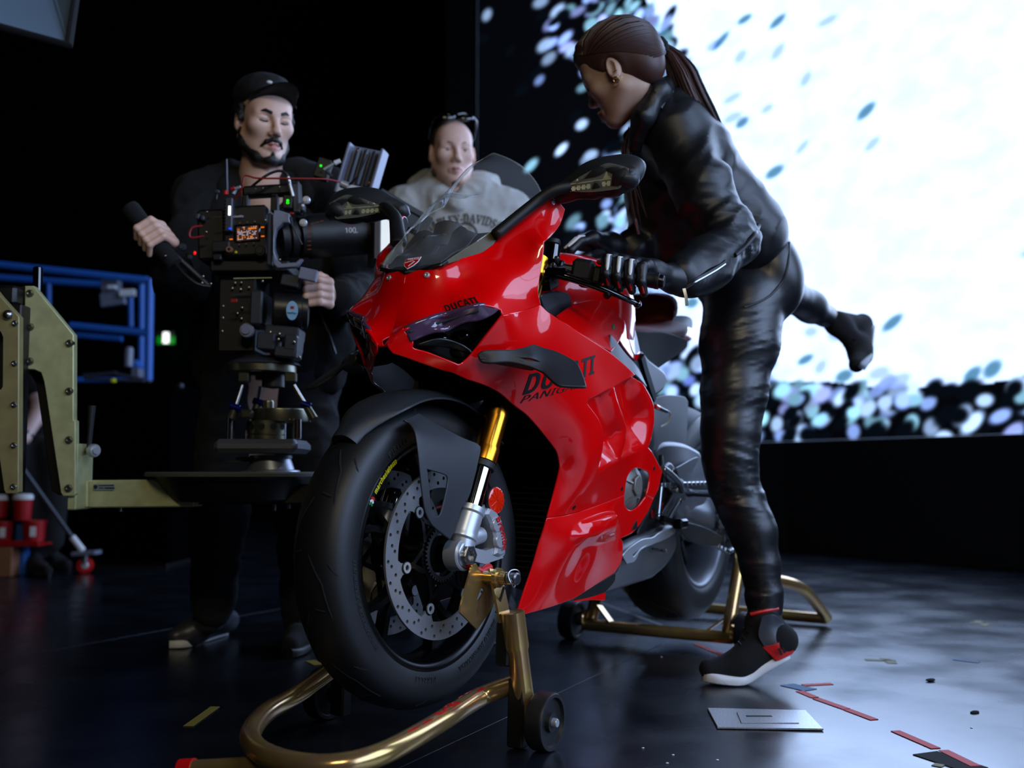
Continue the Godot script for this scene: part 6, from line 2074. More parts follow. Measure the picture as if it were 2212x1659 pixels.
	for q: Array in [[Vector3(.327, .875, -2), Vector3(.494, 1.055, -3)], [Vector3(.349, .888, -2), Vector3(.523, 1.074, -3)], [Vector3(.371, .9, -2), Vector3(.557, 1.093, -3)], [Vector3(.392, .912, -2), Vector3(.588, 1.111, -3)], [Vector3(.41, .924, -2), Vector3(.612, 1.128, -3)]]: zp.append(j.hit(q[0], q[1]))
	var teeth := MB.new()
	var zl := smooth_path(zp, 12)
	teeth.tube(zl, 0.0036, 8)
	put("cuff_zip", teeth, M.steel, jk)
	put("zip_tape", MB.new().tube(zl, 0.0032, 8).add(MB.new().tube(zl, 0.0065, 6), Transform3D(Basis(), Vector3(0, 0.006, -0.003))), M.leather, jk)
	put("zip_pull", MB.new().strap([zp[0] + Vector3(0, 0, 0.008), zp[0] + Vector3(0.004, -0.018, 0.010), zp[0] + Vector3(0.006, -0.040, 0.010)], [Vector3.RIGHT], 0.007, 0.0025), M.steel, jk)
	var strap := []
	for q: Array in [[Vector3(.342, 1.338, -2.2), Vector3(.498, 1.697, -3.2)], [Vector3(.326, 1.32, -2.2), Vector3(.474, 1.672, -3.2)], [Vector3(.315, 1.304, -2.2), Vector3(.458, 1.649, -3.2)]]: strap.append(j.hit(q[0], q[1]) + Vector3(0, 0, 0.003))
	put("shoulder_strap", MB.new().strap(strap, [Vector3(0.5, 0.6, 0.2)], 0.026, 0.005), M.leather, jk)
	put("strap_stud", MB.new().ball(strap[1] + Vector3(-0.01, -0.012, 0.006), Vector3.ONE * 0.004), M.steel, jk)
	put("hem_band", MB.new().tube(smooth_path([j.hit(Vector3(.525, 1.051, -2.2), Vector3(.807, 1.334, -3.4)), j.hit(Vector3(.515, 1.03, -2.2), Vector3(.789, 1.305, -3.4)), j.hit(Vector3(.494, 1.003, -2.2), Vector3(.755, 1.267, -3.4)), j.hit(Vector3(.472, .983, -2.2), Vector3(.721, 1.239, -3.4))], 5), 0.006, 8), M.leather, jk)
	put("front_zip", MB.new().tube(smooth_path([Vector3(.315, 1.229, -2.72), Vector3(.322, 1.192, -2.72), Vector3(.334, 1.154, -2.74)], 4), 0.005, 8), M.steel, jk)
	# trousers
	var t := Field.new()
	t.chain([Vector3(.6, 1.192, -2.88), pelvis], [0.112, 0.118], 0.05)
	t.blob(Vector3(.707, 1.068, -2.84), Vector3(0.082, 0.125, 0.10), Basis(Vector3.BACK, 0.25), 0.05)
	t.blob(Vector3(.741, 1.116, -3.02), Vector3(0.080, 0.11, 0.09), Basis(Vector3.BACK, 0.25), 0.05)
	t.blob(Vector3(.573, 1.076, -2.88), Vector3(0.075, 0.10, 0.12), Basis(), 0.05)
	t.chain([Vector3(.628, .977, -2.83), Vector3(.607, .873, -2.8), Vector3(.585, .735, -2.78), Vector3(.572, .637, -2.765), knee_l, Vector3(.576, .499, -2.765), Vector3(.6, .433, -2.76), Vector3(.624, .374, -2.755), Vector3(.639, .291, -2.75), Vector3(.647, .21, -2.745), Vector3(.649, .178, -2.74)], [0.110, 0.100, 0.082, 0.072, 0.0655, 0.060, 0.058, 0.056, 0.046, 0.041, 0.040], 0.03)
	t.chain([hip_r, knee_r, Vector3(.999, 1.081, -3.5), Vector3(1.071, 1.063, -3.585)], [0.095, 0.062, 0.048, 0.040], 0.04)
	t.wrinkles.append([folds(9.0, 4), -0.003, Basis.from_scale(Vector3(0.5, 2.2, 0.5)) * Basis(Vector3.BACK, -0.25), Vector3(.598, .818, -2.75), 0.24])
	t.wrinkles.append([folds(9.0, 14), -0.004, Basis.from_scale(Vector3(0.5, 2.0, 0.5)) * Basis(Vector3.BACK, 0.2), Vector3(.586, .511, -2.72), 0.16])
	t.wrinkles.append([folds(9.0, 24), -0.004, Basis.from_scale(Vector3(0.5, 2.0, 0.5)), Vector3(.645, .213, -2.72), 0.14])
	var tr := base("trousers", Transform3D(), p)
	put("trouser_shell", t.mesh(0.0075), M.stretch, tr)
	var seam := []
	for q: Array in [[Vector3(.588, 1.015, -2.2), Vector3(.904, 1.274, -3.4)], [Vector3(.588, .98, -2.2), Vector3(.9, 1.227, -3.4)], [Vector3(.582, .951, -2.2), Vector3(.89, 1.181, -3.4)], [Vector3(.569, .924, -2.2), Vector3(.873, 1.141, -3.4)], [Vector3(.547, .898, -2.2), Vector3(.839, 1.105, -3.4)], [Vector3(.519, .882, -2.2), Vector3(.799, 1.081, -3.4)], [Vector3(.49, .872, -2.2), Vector3(.754, 1.065, -3.4)]]: seam.append(t.hit(q[0], q[1]))
	put("trouser_seam", MB.new().tube(smooth_path(seam, 5), 0.0032, 8), M.leather, tr)
	# gloves
	var gl := base("glove", Transform3D(), p)
	var bx := bike_at
	var g := Field.new()
	var white := MB.new()
	var red := MB.new()
	for i in 4:
		var w := 0.252 + 0.0235 * i
		var u := lerpf(0.345, 0.372, i / 3.0) + 0.004
		var y := lerpf(0.973, 0.957, i / 3.0)
		var l: float = [1.0, 1.08, 1.04, 0.9][i]
		var k1 := bx * v3(u + 0.012, y + 0.034, w)
		var k2 := bx * v3(u - 0.030 * l, y + 0.026, w + 0.004)
		var k3 := bx * v3(u - 0.041 * l, y - 0.008, w + 0.007)
		var k4 := bx * v3(u - 0.024 * l, y - 0.032, w + 0.008)
		finger(g, [k1, k2, k3, k4], 0.0128)
		g.bone(bx * v3(0.440, 0.985, 0.315), k1, 0.019, 0.0155, 0.012)
		var n := (bx.basis * Vector3(-0.55, 0.6, 0.5)).normalized() * 0.0112
		if i < 3: white.tube([k1.lerp(k2, 0.45) + n, k2 + n * 1.08, k3.lerp(k2, 0.3) + n * 1.02, k3 + n * 0.9], [0.0025, 0.0042, 0.0042, 0.0025], 8)
		red.tube([k3.lerp(k4, 0.2) + (bx.basis * Vector3(-1, 0, 0.3)).normalized() * 0.0095, k3.lerp(k4, 0.9) + (bx.basis * Vector3(-0.9, -0.3, 0.3)).normalized() * 0.0088], 0.0028, 6)
	finger(g, [bx * v3(0.415, 0.968, 0.262), bx * v3(0.392, 0.945, 0.244), bx * v3(0.366, 0.936, 0.240), bx * v3(0.345, 0.940, 0.243)], 0.0135)
	g.bone(bx * v3(0.405, 0.985, 0.30), bx * v3(0.440, 0.985, 0.315), 0.024, 0.025, 0.02)
	g.chain([bx * v3(0.440, 0.985, 0.315), wrist_l, wrist_l.lerp(elbow_l, 0.12)], [0.027, 0.032, 0.036], 0.02)
	put("glove_shell", g.mesh(0.0042), M.leather, gl)
	put("finger_stripe", white, M.white, gl)
	put("finger_stripe", red, M.label_red, gl)
	var guard := Field.new()
	for i in 4: guard.blob(bx * v3(lerpf(0.368, 0.395, i / 3.0), lerpf(1.010, 0.996, i / 3.0), 0.254 + 0.0235 * i), Vector3(0.020, 0.010, 0.0135), bx.basis * Basis(Vector3.BACK, 0.2), 0.006)
	put("knuckle_guard", guard.mesh(0.004), M.gloss_black, gl)
	put("glove_panel", MB.new().strap([bx * v3(0.440, 1.013, 0.300), bx * v3(0.470, 1.012, 0.315), bx * v3(0.490, 1.004, 0.325)], [bx.basis * Vector3(0, 0.2, 1)], 0.022, 0.006), M.white, gl)
	var gr := base("glove", Transform3D(), p)
	var g2 := Field.new()
	var white2 := MB.new()
	for i in 4:
		var o := Vector3(0.008 * i, 0.0, 0.022 * i - 0.035)
		var k1 := Vector3(.186, 1.122, -2.68) + o
		var k2 := Vector3(.149, 1.109, -2.66) + o
		var k3 := Vector3(.125, 1.085, -2.65) + o
		var k4 := Vector3(.116, 1.067, -2.66) + o
		finger(g2, [k1, k2, k3, k4], 0.0135)
		g2.bone(Vector3(.258, 1.123, -2.74), k1, 0.026, 0.018, 0.015)
		if i > 1: white2.tube([k1.lerp(k2, 0.7) + Vector3(0, 0.010, 0.006), k2 + Vector3(-0.002, 0.011, 0.006), k3 + Vector3(-0.008, 0.007, 0.006)], [0.003, 0.0055, 0.0035], 8)
	finger(g2, [Vector3(.232, 1.096, -2.7), Vector3(.196, 1.078, -2.66), Vector3(.169, 1.065, -2.64), Vector3(.152, 1.057, -2.635)], 0.0135)
	g2.chain([Vector3(.258, 1.123, -2.74), wrist_r, wrist_r.lerp(elbow_r, 0.2)], [0.032, 0.036, 0.042], 0.02)
	put("glove_shell", g2.mesh(0.005), M.leather, gr)
	put("finger_stripe", white2, M.white, gr)
	put("glove_cuff", MB.new().tube([wrist_r.lerp(elbow_r, 0.02) , wrist_r.lerp(elbow_r, 0.2)], 0.043, 20), M.khaki, gr)
	# shoes
	shoe(p, "shoe", Vector3(.696, .064, -2.7), Vector3(.572, 0, -2.7), Vector3(.475, .007, -2.69), Vector3(0.05, 0, 1), Vector3(.64, .156, -2.73), [M.cloth_black, M.white, M.rubber], true)
	var hp := panel([.623, .095, -2.665, 1, .657, .104, -2.66, 0, .689, .127, -2.675, 1, .702, .095, -2.675, 0, .697, .079, -2.672, 1, .668, .068, -2.662, 0, .654, .064, -2.66, 1], [], Vector3(0.2, 0, 1), 0.004, 0.012)
	put("heel_patch", hp, M.label_red, p)
	put("shoe_collar_panel", panel([.624, .168, -2.672, 1, .652, .173, -2.672, 0, .678, .154, -2.685, 1, .69, .124, -2.68, 0, .657, .106, -2.662, 0, .626, .097, -2.665, 1, .614, .125, -2.67, 0], [], Vector3(0.1, 0, 1), 0.003, 0.012), M.rig_grey, p)
	for q: Array in [[Vector3(.657, .095, -2.65), Vector3(.665, .079, -2.65)], [Vector3(.669, .098, -2.655), Vector3(.674, .083, -2.655)]]: put("heel_mark", MB.new().strap([q[0], q[1]], [Vector3.RIGHT], 0.006, 0.002), M.decal_black, p)
	put("sock_edge", MB.new().tube(smooth_path([Vector3(.601, .171, -2.7), Vector3(.632, .179, -2.695), Vector3(.673, .184, -2.71)], 4), 0.005, 8), M.label_red, p)
	shoe(p, "shoe", Vector3(1.292, 1.05, -3.72), Vector3(1.236, .924, -3.6), Vector3(1.175, .867, -3.5), Vector3(0.35, 0.1, -0.9), Vector3(1.121, 1.047, -3.63), [M.cloth_black, M.rig_grey, M.rubber], true)
	put("ankle_skin", MB.new().cyl(Vector3(1.058, 1.077, -3.575), Vector3(1.087, 1.065, -3.6), 0.036, 0.036, 16), M.skin_plain, p)

func operator() -> void:
	var p := base("person")
	tag(p, "man in a black cap with moustache and beard holding the camera rig's handles", "person")
	var skin := Color(0.62, 0.39, 0.30)
	var fwd := Vector3(0.56, -0.22, 0.80).normalized()
	var up := (Vector3(0.04, 1, 0.1) - fwd * Vector3(0.04, 1, 0.1).dot(fwd)).normalized()
	var hx := Transform3D(Basis(up.cross(fwd), up, fwd), Vector3(-.755, 1.59, -3.14)).scaled_local(Vector3.ONE * 1.04)
	var neck := Vector3(-.771, 1.426, -3.2)
	var chest := Vector3(-.759, 1.242, -3.22)
	var pelvis := Vector3(-.742, .841, -3.24)
	var sh_r := Vector3(-.959, 1.37, -3.22)
	var sh_l := Vector3(-.572, 1.365, -3.2)
	var el_r := Vector3(-.955, 1.078, -3.02)
	var wr_r := Vector3(-.941, 1.103, -2.8)
	var el_l := Vector3(-.441, 1.052, -3.12)
	var wr_l := Vector3(-.5, 1.014, -2.9)
	var knee_r := Vector3(-.884, .404, -3.2)
	var ank_r := Vector3(-.91, .088, -3.26)
	var knee_l := Vector3(-.635, .417, -3.24)
	var ank_l := Vector3(-.641, .062, -3.3)
	var body := MB.new()
	var hf := head_field(hx, true, 0.85)
	hf.bone(hx * Vector3(0, -0.06, -0.022), neck, 0.056, 0.062, 0.03)
	hf.bone(neck, neck + Vector3(0.02, -0.10, 0.02), 0.064, 0.09, 0.04)
	body.add(hf.mesh(0.0034, 0.01, skin_tint(hx, skin, Color(0.50, 0.20, 0.18))))
	var tor := Field.new()
	tor.chain([neck, chest, pelvis], [0.07, 0.12, 0.12], 0.05)
	tor.chain([chest, sh_r, el_r, wr_r], [0.08, 0.055, 0.043, 0.030], 0.03)
	tor.chain([chest, sh_l, el_l, wr_l], [0.08, 0.055, 0.043, 0.030], 0.03)
	tor.chain([pelvis, knee_r, ank_r], [0.10, 0.055, 0.04], 0.03)
	tor.chain([pelvis, knee_l, ank_l], [0.10, 0.055, 0.04], 0.03)
	var plain := func(_q: Vector3) -> Color: return skin
	body.add(tor.mesh(0.018, 0.012, plain))
	# right hand round the foam grip
	var rh := Field.new()
	for i in 4:
		var o := (Vector3(-.91, 1.105, -2.72)) - (Vector3(-.953, 1.159, -2.72))
		var c: Vector3 = Vector3(-.953, 1.159, -2.72) + o * (0.10 + 0.27 * i)
		finger(rh, [c + Vector3(0.026, 0.020, -0.012), c + Vector3(0.010, 0.028, 0.022), c + Vector3(-0.022, 0.004, 0.032), c + Vector3(-0.030, -0.018, 0.010)], 0.0105)
		rh.bone(c + Vector3(0.026, 0.020, -0.012), wr_r + Vector3(0, 0.01, 0), 0.0125, 0.021, 0.01)
	finger(rh, [wr_r + Vector3(-0.005, 0.03, 0.005), Vector3(-.918, 1.15, -2.74), Vector3(-.922, 1.167, -2.71), Vector3(-.932, 1.177, -2.7)], 0.0115)
	body.add(rh.mesh(0.0036, 0.01, plain))
	var lh := Field.new()
	for i in 4:
		var c: Vector3 = Vector3(-.529, 1.031, -2.78) + Vector3(0.003, -0.0195 * i, -0.003 * i)
		var k := c + Vector3(0.036, 0.004, -0.012)
		finger(lh, [k, c + Vector3(0.016, 0.004, 0.022), c + Vector3(-0.018, -0.002, 0.026), c + Vector3(-0.024, -0.003, 0.002)], 0.0108)
		lh.bone(k, wr_l + Vector3(-0.01, 0.0, 0.01), 0.0125, 0.021, 0.01)
	finger(lh, [wr_l + Vector3(-0.012, 0.035, 0.012), Vector3(-.501, 1.046, -2.8), Vector3(-.512, 1.051, -2.78), Vector3(-.525, 1.05, -2.77)], 0.0115)
	body.add(lh.mesh(0.0036, 0.01, plain))
	put("body", body, M.skin_tinted, p)
	eyes(p, hx, Vector3(0.1, -0.55, 0.8))
	for s: float in [-1.0, 1.0]:
		put("eyebrow", MB.new().tube([hx * Vector3(0.012 * s, 0.0205, 0.0895), hx * Vector3(0.030 * s, 0.0265, 0.0835), hx * Vector3(0.050 * s, 0.0205, 0.0695)], [0.0056, 0.0060, 0.0034], 8), M.hair_dark, p)
		put("eyelash", MB.new().tube([hx * Vector3(0.019 * s, -0.0025, 0.0805), hx * Vector3(0.031 * s, -0.0042, 0.083), hx * Vector3(0.044 * s, -0.002, 0.0755)], 0.0021, 6), M.hair_dark, p)
	var mo := Field.new()
	for s: float in [-1.0, 1.0]:
		mo.bone(hx * Vector3(0.004 * s, -0.0535, 0.0955), hx * Vector3(0.020 * s, -0.060, 0.0845), 0.0072, 0.0065, 0.006)
		mo.bone(hx * Vector3(0.020 * s, -0.060, 0.0845), hx * Vector3(0.031 * s, -0.073, 0.0735), 0.0062, 0.0042, 0.006)
	var bristle := folds(160.0, 7, false)
	mo.wrinkles.append([bristle, 0.0016, Basis()])
	put("moustache", mo.mesh(0.003), M.hair_dark, p)
	var be := Field.new()
	for s: float in [-1.0, 1.0]:
		be.bone(hx * Vector3(0.0665 * s, -0.030, -0.004), hx * Vector3(0.0575 * s, -0.066, 0.006), 0.011, 0.019, 0.012)
		be.bone(hx * Vector3(0.0575 * s, -0.066, 0.006), hx * Vector3(0.030 * s, -0.103, 0.052), 0.020, 0.019, 0.012)
		be.bone(hx * Vector3(0.030 * s, -0.103, 0.052), hx * Vector3(0.0, -0.110, 0.075), 0.019, 0.017, 0.012)
	be.bone(hx * Vector3(0, -0.0865, 0.0885), hx * Vector3(0, -0.092, 0.0885), 0.0045, 0.006, 0.004)
	be.wrinkles.append([bristle, 0.0018, Basis()])
	put("beard", be.mesh(0.004), M.hair_dark, p)
	var hair := Field.new()
	var b := hx.basis.orthonormalized()
	hair.blob(hx * Vector3(0, 0.030, -0.030), Vector3(0.083, 0.082, 0.094), b, 0.02)
	hair.blob(hx * Vector3(0, -0.03, -0.065), Vector3(0.062, 0.05, 0.045), b, 0.02)
	hair.blob(hx * Vector3(0, -0.052, 0.072), Vector3(0.13, 0.13, 0.072), b, 0.01, 1)
	for s: float in [-1.0, 1.0]:
		hair.blob(hx * Vector3(0.078 * s, 0.012, 0.002), Vector3(0.010, 0.028, 0.020), b, 0.02)
		hair.blob(hx * Vector3(0.084 * s, -0.012, -0.010), Vector3(0.02, 0.034, 0.022), b, 0.006, 1)
	hair.wrinkles.append([folds(50.0, 6, false), 0.006, Basis()])
	put("hair", hair.mesh(0.0045), M.hair_dark, p)
	var cap := base("cap", Transform3D(), p)
	var cf := Field.new()
	cf.blob(hx * Vector3(0, 0.075, -0.020), Vector3(0.0905, 0.072, 0.106), b * Basis(Vector3.RIGHT, -0.12), 0.01)
	cf.blob(hx * Vector3(0, 0.076, 0.045), Vector3(0.062, 0.046, 0.048), b, 0.03)
	cf.blob(hx * Vector3(0, -0.026, 0.06), Vector3(0.16, 0.098, 0.21), b * Basis(Vector3.RIGHT, -0.30), 0.004, 1)
	cf.wrinkles.append([folds(14.0, 8, false), 0.003, Basis()])
	put("cap_crown", cf.mesh(0.0045), M.cap_cloth, cap)
	var brim := []
	for j in 9:
		var t := j / 8.0
		var q := PackedVector3Array()
		for s: float in [1.0, -1.0]:
			for k in 13:
				var a := lerpf(-1.0, 1.0, k / 12.0) * s
				var z := 0.078 + 0.012 * (1.0 - a * a) + 0.072 * t * sqrt(maxf(0.02, 1.0 - pow(absf(a), 2.6)))
				q.append(hx * Vector3(a * lerpf(0.074, 0.066, t), 0.080 - 0.030 * a * a + 0.022 * t + (0.0016 if s > 0 else -0.0016), z - 0.026 * a * a))
		brim.append(q)
	put("cap_brim", MB.new().rings(brim), M.cap_cloth, cap, Transform3D(), 50.0)
	put("cap_badge", MB.new().ball(cf.hit(Vector3(-.661, 1.588, -2.8), Vector3(-.78, 1.778, -3.3)), Vector3(0.009, 0.005, 0.004), Basis(Vector3.BACK, -0.15), 10, 6), M.white, cap)
	# shirt, fleece jacket
	var ts := Field.new()
	for z: float in [-0.09, 0.09]: ts.chain([Vector3(-.766, 1.376, -3.22) + Vector3(z, 0, 0), chest + Vector3(z, 0, 0), pelvis + Vector3(z, 0.05, 0)], [0.085, 0.125, 0.13], 0.05)
	ts.wrinkles.append([folds(7.0, 12), -0.008, Basis.from_scale(Vector3(1.2, 0.7, 1))])
	put("shirt", ts.mesh(0.012), M.cloth_black, p)
	var jf := Field.new()
	jf.chain([Vector3(-.67, 1.449, -3.22), sh_l + Vector3(0, 0.01, 0), Vector3(-.5, 1.204, -3.18), el_l], [0.05, 0.082, 0.078, 0.072], 0.04)
	jf.chain([el_l, Vector3(-.467, 1.032, -3.02), wr_l + Vector3(0.022, 0, -0.01)], [0.072, 0.062, 0.052], 0.03)
	jf.chain([Vector3(-.877, 1.449, -3.24), sh_r, Vector3(-.957, 1.206, -3.12), el_r, wr_r + Vector3(0.015, -0.02, -0.02)], [0.05, 0.082, 0.075, 0.066, 0.050], 0.04)
	jf.chain([Vector3(-.628, 1.322, -3.25), Vector3(-.596, 1.101, -3.24), Vector3(-.576, .925, -3.22), Vector3(-.571, .821, -3.2)], [0.085, 0.085, 0.080, 0.062], 0.05)
	jf.chain([Vector3(-.925, 1.327, -3.27), Vector3(-.92, 1.106, -3.27), Vector3(-.907, .844, -3.27)], [0.09, 0.085, 0.08], 0.05)
	jf.chain([Vector3(-.792, 1.206, -3.33), Vector3(-.777, .85, -3.33)], [0.13, 0.13], 0.06)
	jf.wrinkles.append([folds(6.5, 15), -0.012, Basis.from_scale(Vector3(1.0, 0.8, 1.0)) * Basis(Vector3.BACK, 0.5)])
	var jb := base("fleece_jacket", Transform3D(), p)
	put("jacket_shell", jf.mesh(0.010), M.fleece, jb)
	var cl := Field.new()
	cl.chain([Vector3(-.714, 1.511, -3.3), Vector3(-.66, 1.473, -3.24), Vector3(-.623, 1.412, -3.16), Vector3(-.611, 1.341, -3.1)], [0.018, 0.024, 0.024, 0.018], 0.02)
	cl.chain([Vector3(-.864, 1.496, -3.3), Vector3(-.88, 1.455, -3.24), Vector3(-.848, 1.366, -3.14)], [0.018, 0.024, 0.018], 0.02)
	put("jacket_collar", cl.mesh(0.008), M.fleece, jb)
	put("jacket_zip", MB.new().tube(smooth_path([Vector3(-.574, 1.011, -3.11), Vector3(-.553, .965, -3.1), Vector3(-.535, .917, -3.1), Vector3(-.521, .877, -3.1)], 4), 0.004, 8), M.steel, jb)
	var tr := Field.new()
	tr.chain([pelvis + Vector3(-0.09, 0.02, 0), knee_r, ank_r + Vector3(0, 0.03, 0)], [0.115, 0.082, 0.062], 0.04)
	tr.chain([pelvis + Vector3(0.10, 0.02, 0), knee_l, ank_l + Vector3(0, 0.03, 0)], [0.115, 0.085, 0.065], 0.04)
	tr.wrinkles.append([folds(8.0, 17), -0.008, Basis.from_scale(Vector3(0.7, 1.6, 0.7))])
	put("jeans", tr.mesh(0.013), M.denim, p)
	shoe(p, "shoe", Vector3(-.927, 0, -3.507), Vector3(-.985, 0, -3.267), Vector3(-1.03, 0, -3.233), Vector3(0.2, 0, 1), ank_r, [M.rig_grey, M.white, M.cloth_black], false)
	shoe(p, "shoe", Vector3(-.644, 0, -3.449), Vector3(-.634, 0, -3.168), Vector3(-.636, 0, -3.059), Vector3(0.9, 0, 0.4), ank_l, [M.cloth_black, M.rubber, M.cloth_black], false)

func bystander() -> void:
	var p := base("person")
	tag(p, "man in pale grey hooded top with sunglasses pushed up, standing behind the windscreen", "person")
	var skin := Color(0.64, 0.41, 0.33)
	var fwd := Vector3(0.24, -0.14, 0.96).normalized()
	var up := (Vector3(0, 1, 0.1) - fwd * Vector3(0, 1, 0.1).dot(fwd)).normalized()
	var hx := Transform3D(Basis(up.cross(fwd), up, fwd), Vector3(-.224, 1.724, -3.88)).scaled_local(Vector3(1.03, 1.06, 1.03))
	var neck := Vector3(-.213, 1.566, -3.92)
	var chest := Vector3(-.184, 1.362, -3.92)
	var body := MB.new()
	var hf := head_field(hx, true, 0.25)
	hf.bone(hx * Vector3(0, -0.06, -0.022), neck, 0.060, 0.066, 0.03)
	body.add(hf.mesh(0.004, 0.01, skin_tint(hx, skin, Color(0.46, 0.22, 0.20))))
	var feet := [Vector3(-0.38, 0.05, -3.85), Vector3(-0.05, 0.05, -4.0)]
	var tor := Field.new()
	var pel := chest + Vector3(0, -0.48, 0)
	tor.chain([neck, chest, pel], [0.08, 0.13, 0.13], 0.05)
	for k in 2: tor.chain([pel, (pel + feet[k]) / 2 + Vector3(0, 0.04, 0.03), feet[k]], [0.10, 0.06, 0.04], 0.03)
	body.add(tor.mesh(0.02, 0.012, func(_q: Vector3) -> Color: return skin))
	put("body", body, M.skin_tinted, p)
	eyes(p, hx, Vector3(0, -0.15, 1))
	for s: float in [-1.0, 1.0]:
		put("eyebrow", MB.new().tube([hx * Vector3(0.013 * s, 0.0205, 0.0895), hx * Vector3(0.030 * s, 0.0255, 0.0835), hx * Vector3(0.048 * s, 0.0205, 0.0705)], [0.0032, 0.0034, 0.0018], 8), M.hair_sandy, p)
	var hair := Field.new()
	var b := hx.basis.orthonormalized()
	hair.blob(hx * Vector3(0, 0.036, -0.022), Vector3(0.0795, 0.090, 0.0985), b, 0.01)
	hair.blob(hx * Vector3(0, -0.045, 0.088), Vector3(0.13, 0.12, 0.085), b, 0.02, 1)
	for s: float in [-1.0, 1.0]: hair.blob(hx * Vector3(0.082 * s, -0.012, -0.008), Vector3(0.02, 0.036, 0.024), b, 0.006, 1)
	hair.wrinkles.append([folds(90.0, 6, false), 0.0012, Basis()])
	put("cropped_hair", hair.mesh(0.005), M.hair_sandy, p)
	var stub := Field.new()
	for s: float in [-1.0, 1.0]: stub.bone(hx * Vector3(0.056 * s, -0.066, 0.006), hx * Vector3(0.0, -0.106, 0.068), 0.0195, 0.0175, 0.01)
	put("stubble", stub.mesh(0.005), M.stubble, p)
	var gl := base("sunglasses", Transform3D(), p)
	var lens := MB.new()
	for s: float in [-1.0, 1.0]:
		var c := hx * Vector3(0.034 * s, 0.114, 0.070)
		lens.ball(c, Vector3(0.031, 0.017, 0.010), b * Basis(Vector3.RIGHT, -0.7), 20, 10)
	put("sunglass_lens", lens, M.gloss_black, gl)
	put("sunglass_frame", MB.new().tube(smooth_path([hx * Vector3(-0.082, 0.05, -0.03), hx * Vector3(-0.078, 0.108, 0.045), hx * Vector3(-0.03, 0.126, 0.074), hx * Vector3(0, 0.120, 0.080), hx * Vector3(0.03, 0.126, 0.074), hx * Vector3(0.078, 0.108, 0.045), hx * Vector3(0.082, 0.05, -0.03)], 4), 0.0042, 8), M.gloss_black, gl)
	var h := Field.new()
	h.chain([chest + Vector3(0, 0.13, 0.0), chest, pel], [0.10, 0.15, 0.15], 0.06)
	for z: float in [-0.10, 0.10]: h.chain([chest + Vector3(z, 0.13, -0.01), chest + Vector3(z, 0, 0), pel + Vector3(z, 0, 0)], [0.10, 0.135, 0.135], 0.06)
	h.chain([Vector3(-.309, 1.571, -3.94), Vector3(-.4, 1.505, -3.94), Vector3(-.447, 1.278, -3.94), Vector3(-.384, 1.089, -3.85)], [0.075, 0.088, 0.075, 0.06], 0.05)
	h.chain([Vector3(-.116, 1.563, -3.94), Vector3(-.014, 1.491, -3.94), Vector3(.059, 1.26, -3.94), Vector3(.024, 1.072, -3.85)], [0.075, 0.088, 0.075, 0.06], 0.05)
	h.chain([Vector3(-.368, 1.624, -4), Vector3(-.295, 1.631, -3.98), Vector3(-.272, 1.559, -3.86)], [0.040, 0.045, 0.035], 0.03)
	h.chain([Vector3(-.082, 1.624, -4), Vector3(-.135, 1.631, -3.98), Vector3(-.145, 1.559, -3.86)], [0.040, 0.045, 0.035], 0.03)
	h.bone(Vector3(-.325, 1.637, -4.03), Vector3(-.119, 1.637, -4.03), 0.06, 0.06, 0.03)
	h.chain([Vector3(-.264, 1.556, -3.85), Vector3(-.205, 1.505, -3.8), Vector3(-.151, 1.556, -3.85)], [0.030, 0.026, 0.030], 0.02)
	h.wrinkles.append([folds(6.0, 19), -0.012, Basis.from_scale(Vector3(1.0, 0.8, 1.0)) * Basis(Vector3.BACK, -0.4)])
	var ho := base("hooded_top", Transform3D(), p)
	put("hood_shell", h.mesh(0.011), M.hoodie, ho)
	var word := letters("HARLEY-DAVIDSON", 0.052, true, 0.003, 0.0, 1.0, "Droid Serif")
	var lo := 1e9
	var hi := -1e9
	for q in word.v: lo = minf(lo, q.x); hi = maxf(hi, q.x)
	var out := MB.new()
	var arc_c := Vector3(-.164, 1.163, -3.78)
	for q in word.v:
		var a := lerpf(-0.56, 0.56, (q.x - lo) / (hi - lo))
		var r := 0.285 + q.y
		var at := arc_c + Vector3(sin(a) * r, cos(a) * r, 0)
		var on := h.hit(Vector3(at.x * 0.96, at.y, -3.3), Vector3(at.x * 1.03, at.y, -4.2))
		out.v.append(on + Vector3(0, 0, 0.002 + q.z))
	put("chest_lettering", out, M.decal_black, ho)
	var em := []
	for i in 24:
		var a := TAU * i / 24
		em.append(h.hit(Vector3(-.147, 1.282, -3.3) + Vector3(cos(a) * 0.036, sin(a) * 0.036, 0), Vector3(-.182, 1.465, -4.1) + Vector3(cos(a) * 0.042, sin(a) * 0.042, 0)))
	put("chest_emblem", MB.new().tube(em, 0.0042, 8, true), M.decal_black, ho)
	var tr := Field.new()
	for k in 2: tr.chain([pel + Vector3(-0.08 + 0.16 * k, -0.02, 0), (pel + feet[k]) / 2 + Vector3(0, 0.04, 0.03), feet[k] + Vector3(0, 0.04, 0)], [0.12, 0.085, 0.065], 0.03)
	put("trousers", tr.mesh(0.016), M.cloth_black, p)
	for k in 2: shoe(p, "shoe", feet[k] + Vector3(0, -0.05, -0.06), feet[k] + Vector3(0.02, -0.05, 0.10), feet[k] + Vector3(0.03, -0.05, 0.18), Vector3(1, 0, -0.1), feet[k] + Vector3(0, 0.05, 0), [M.cloth_black, M.rubber, M.cloth_black], false)

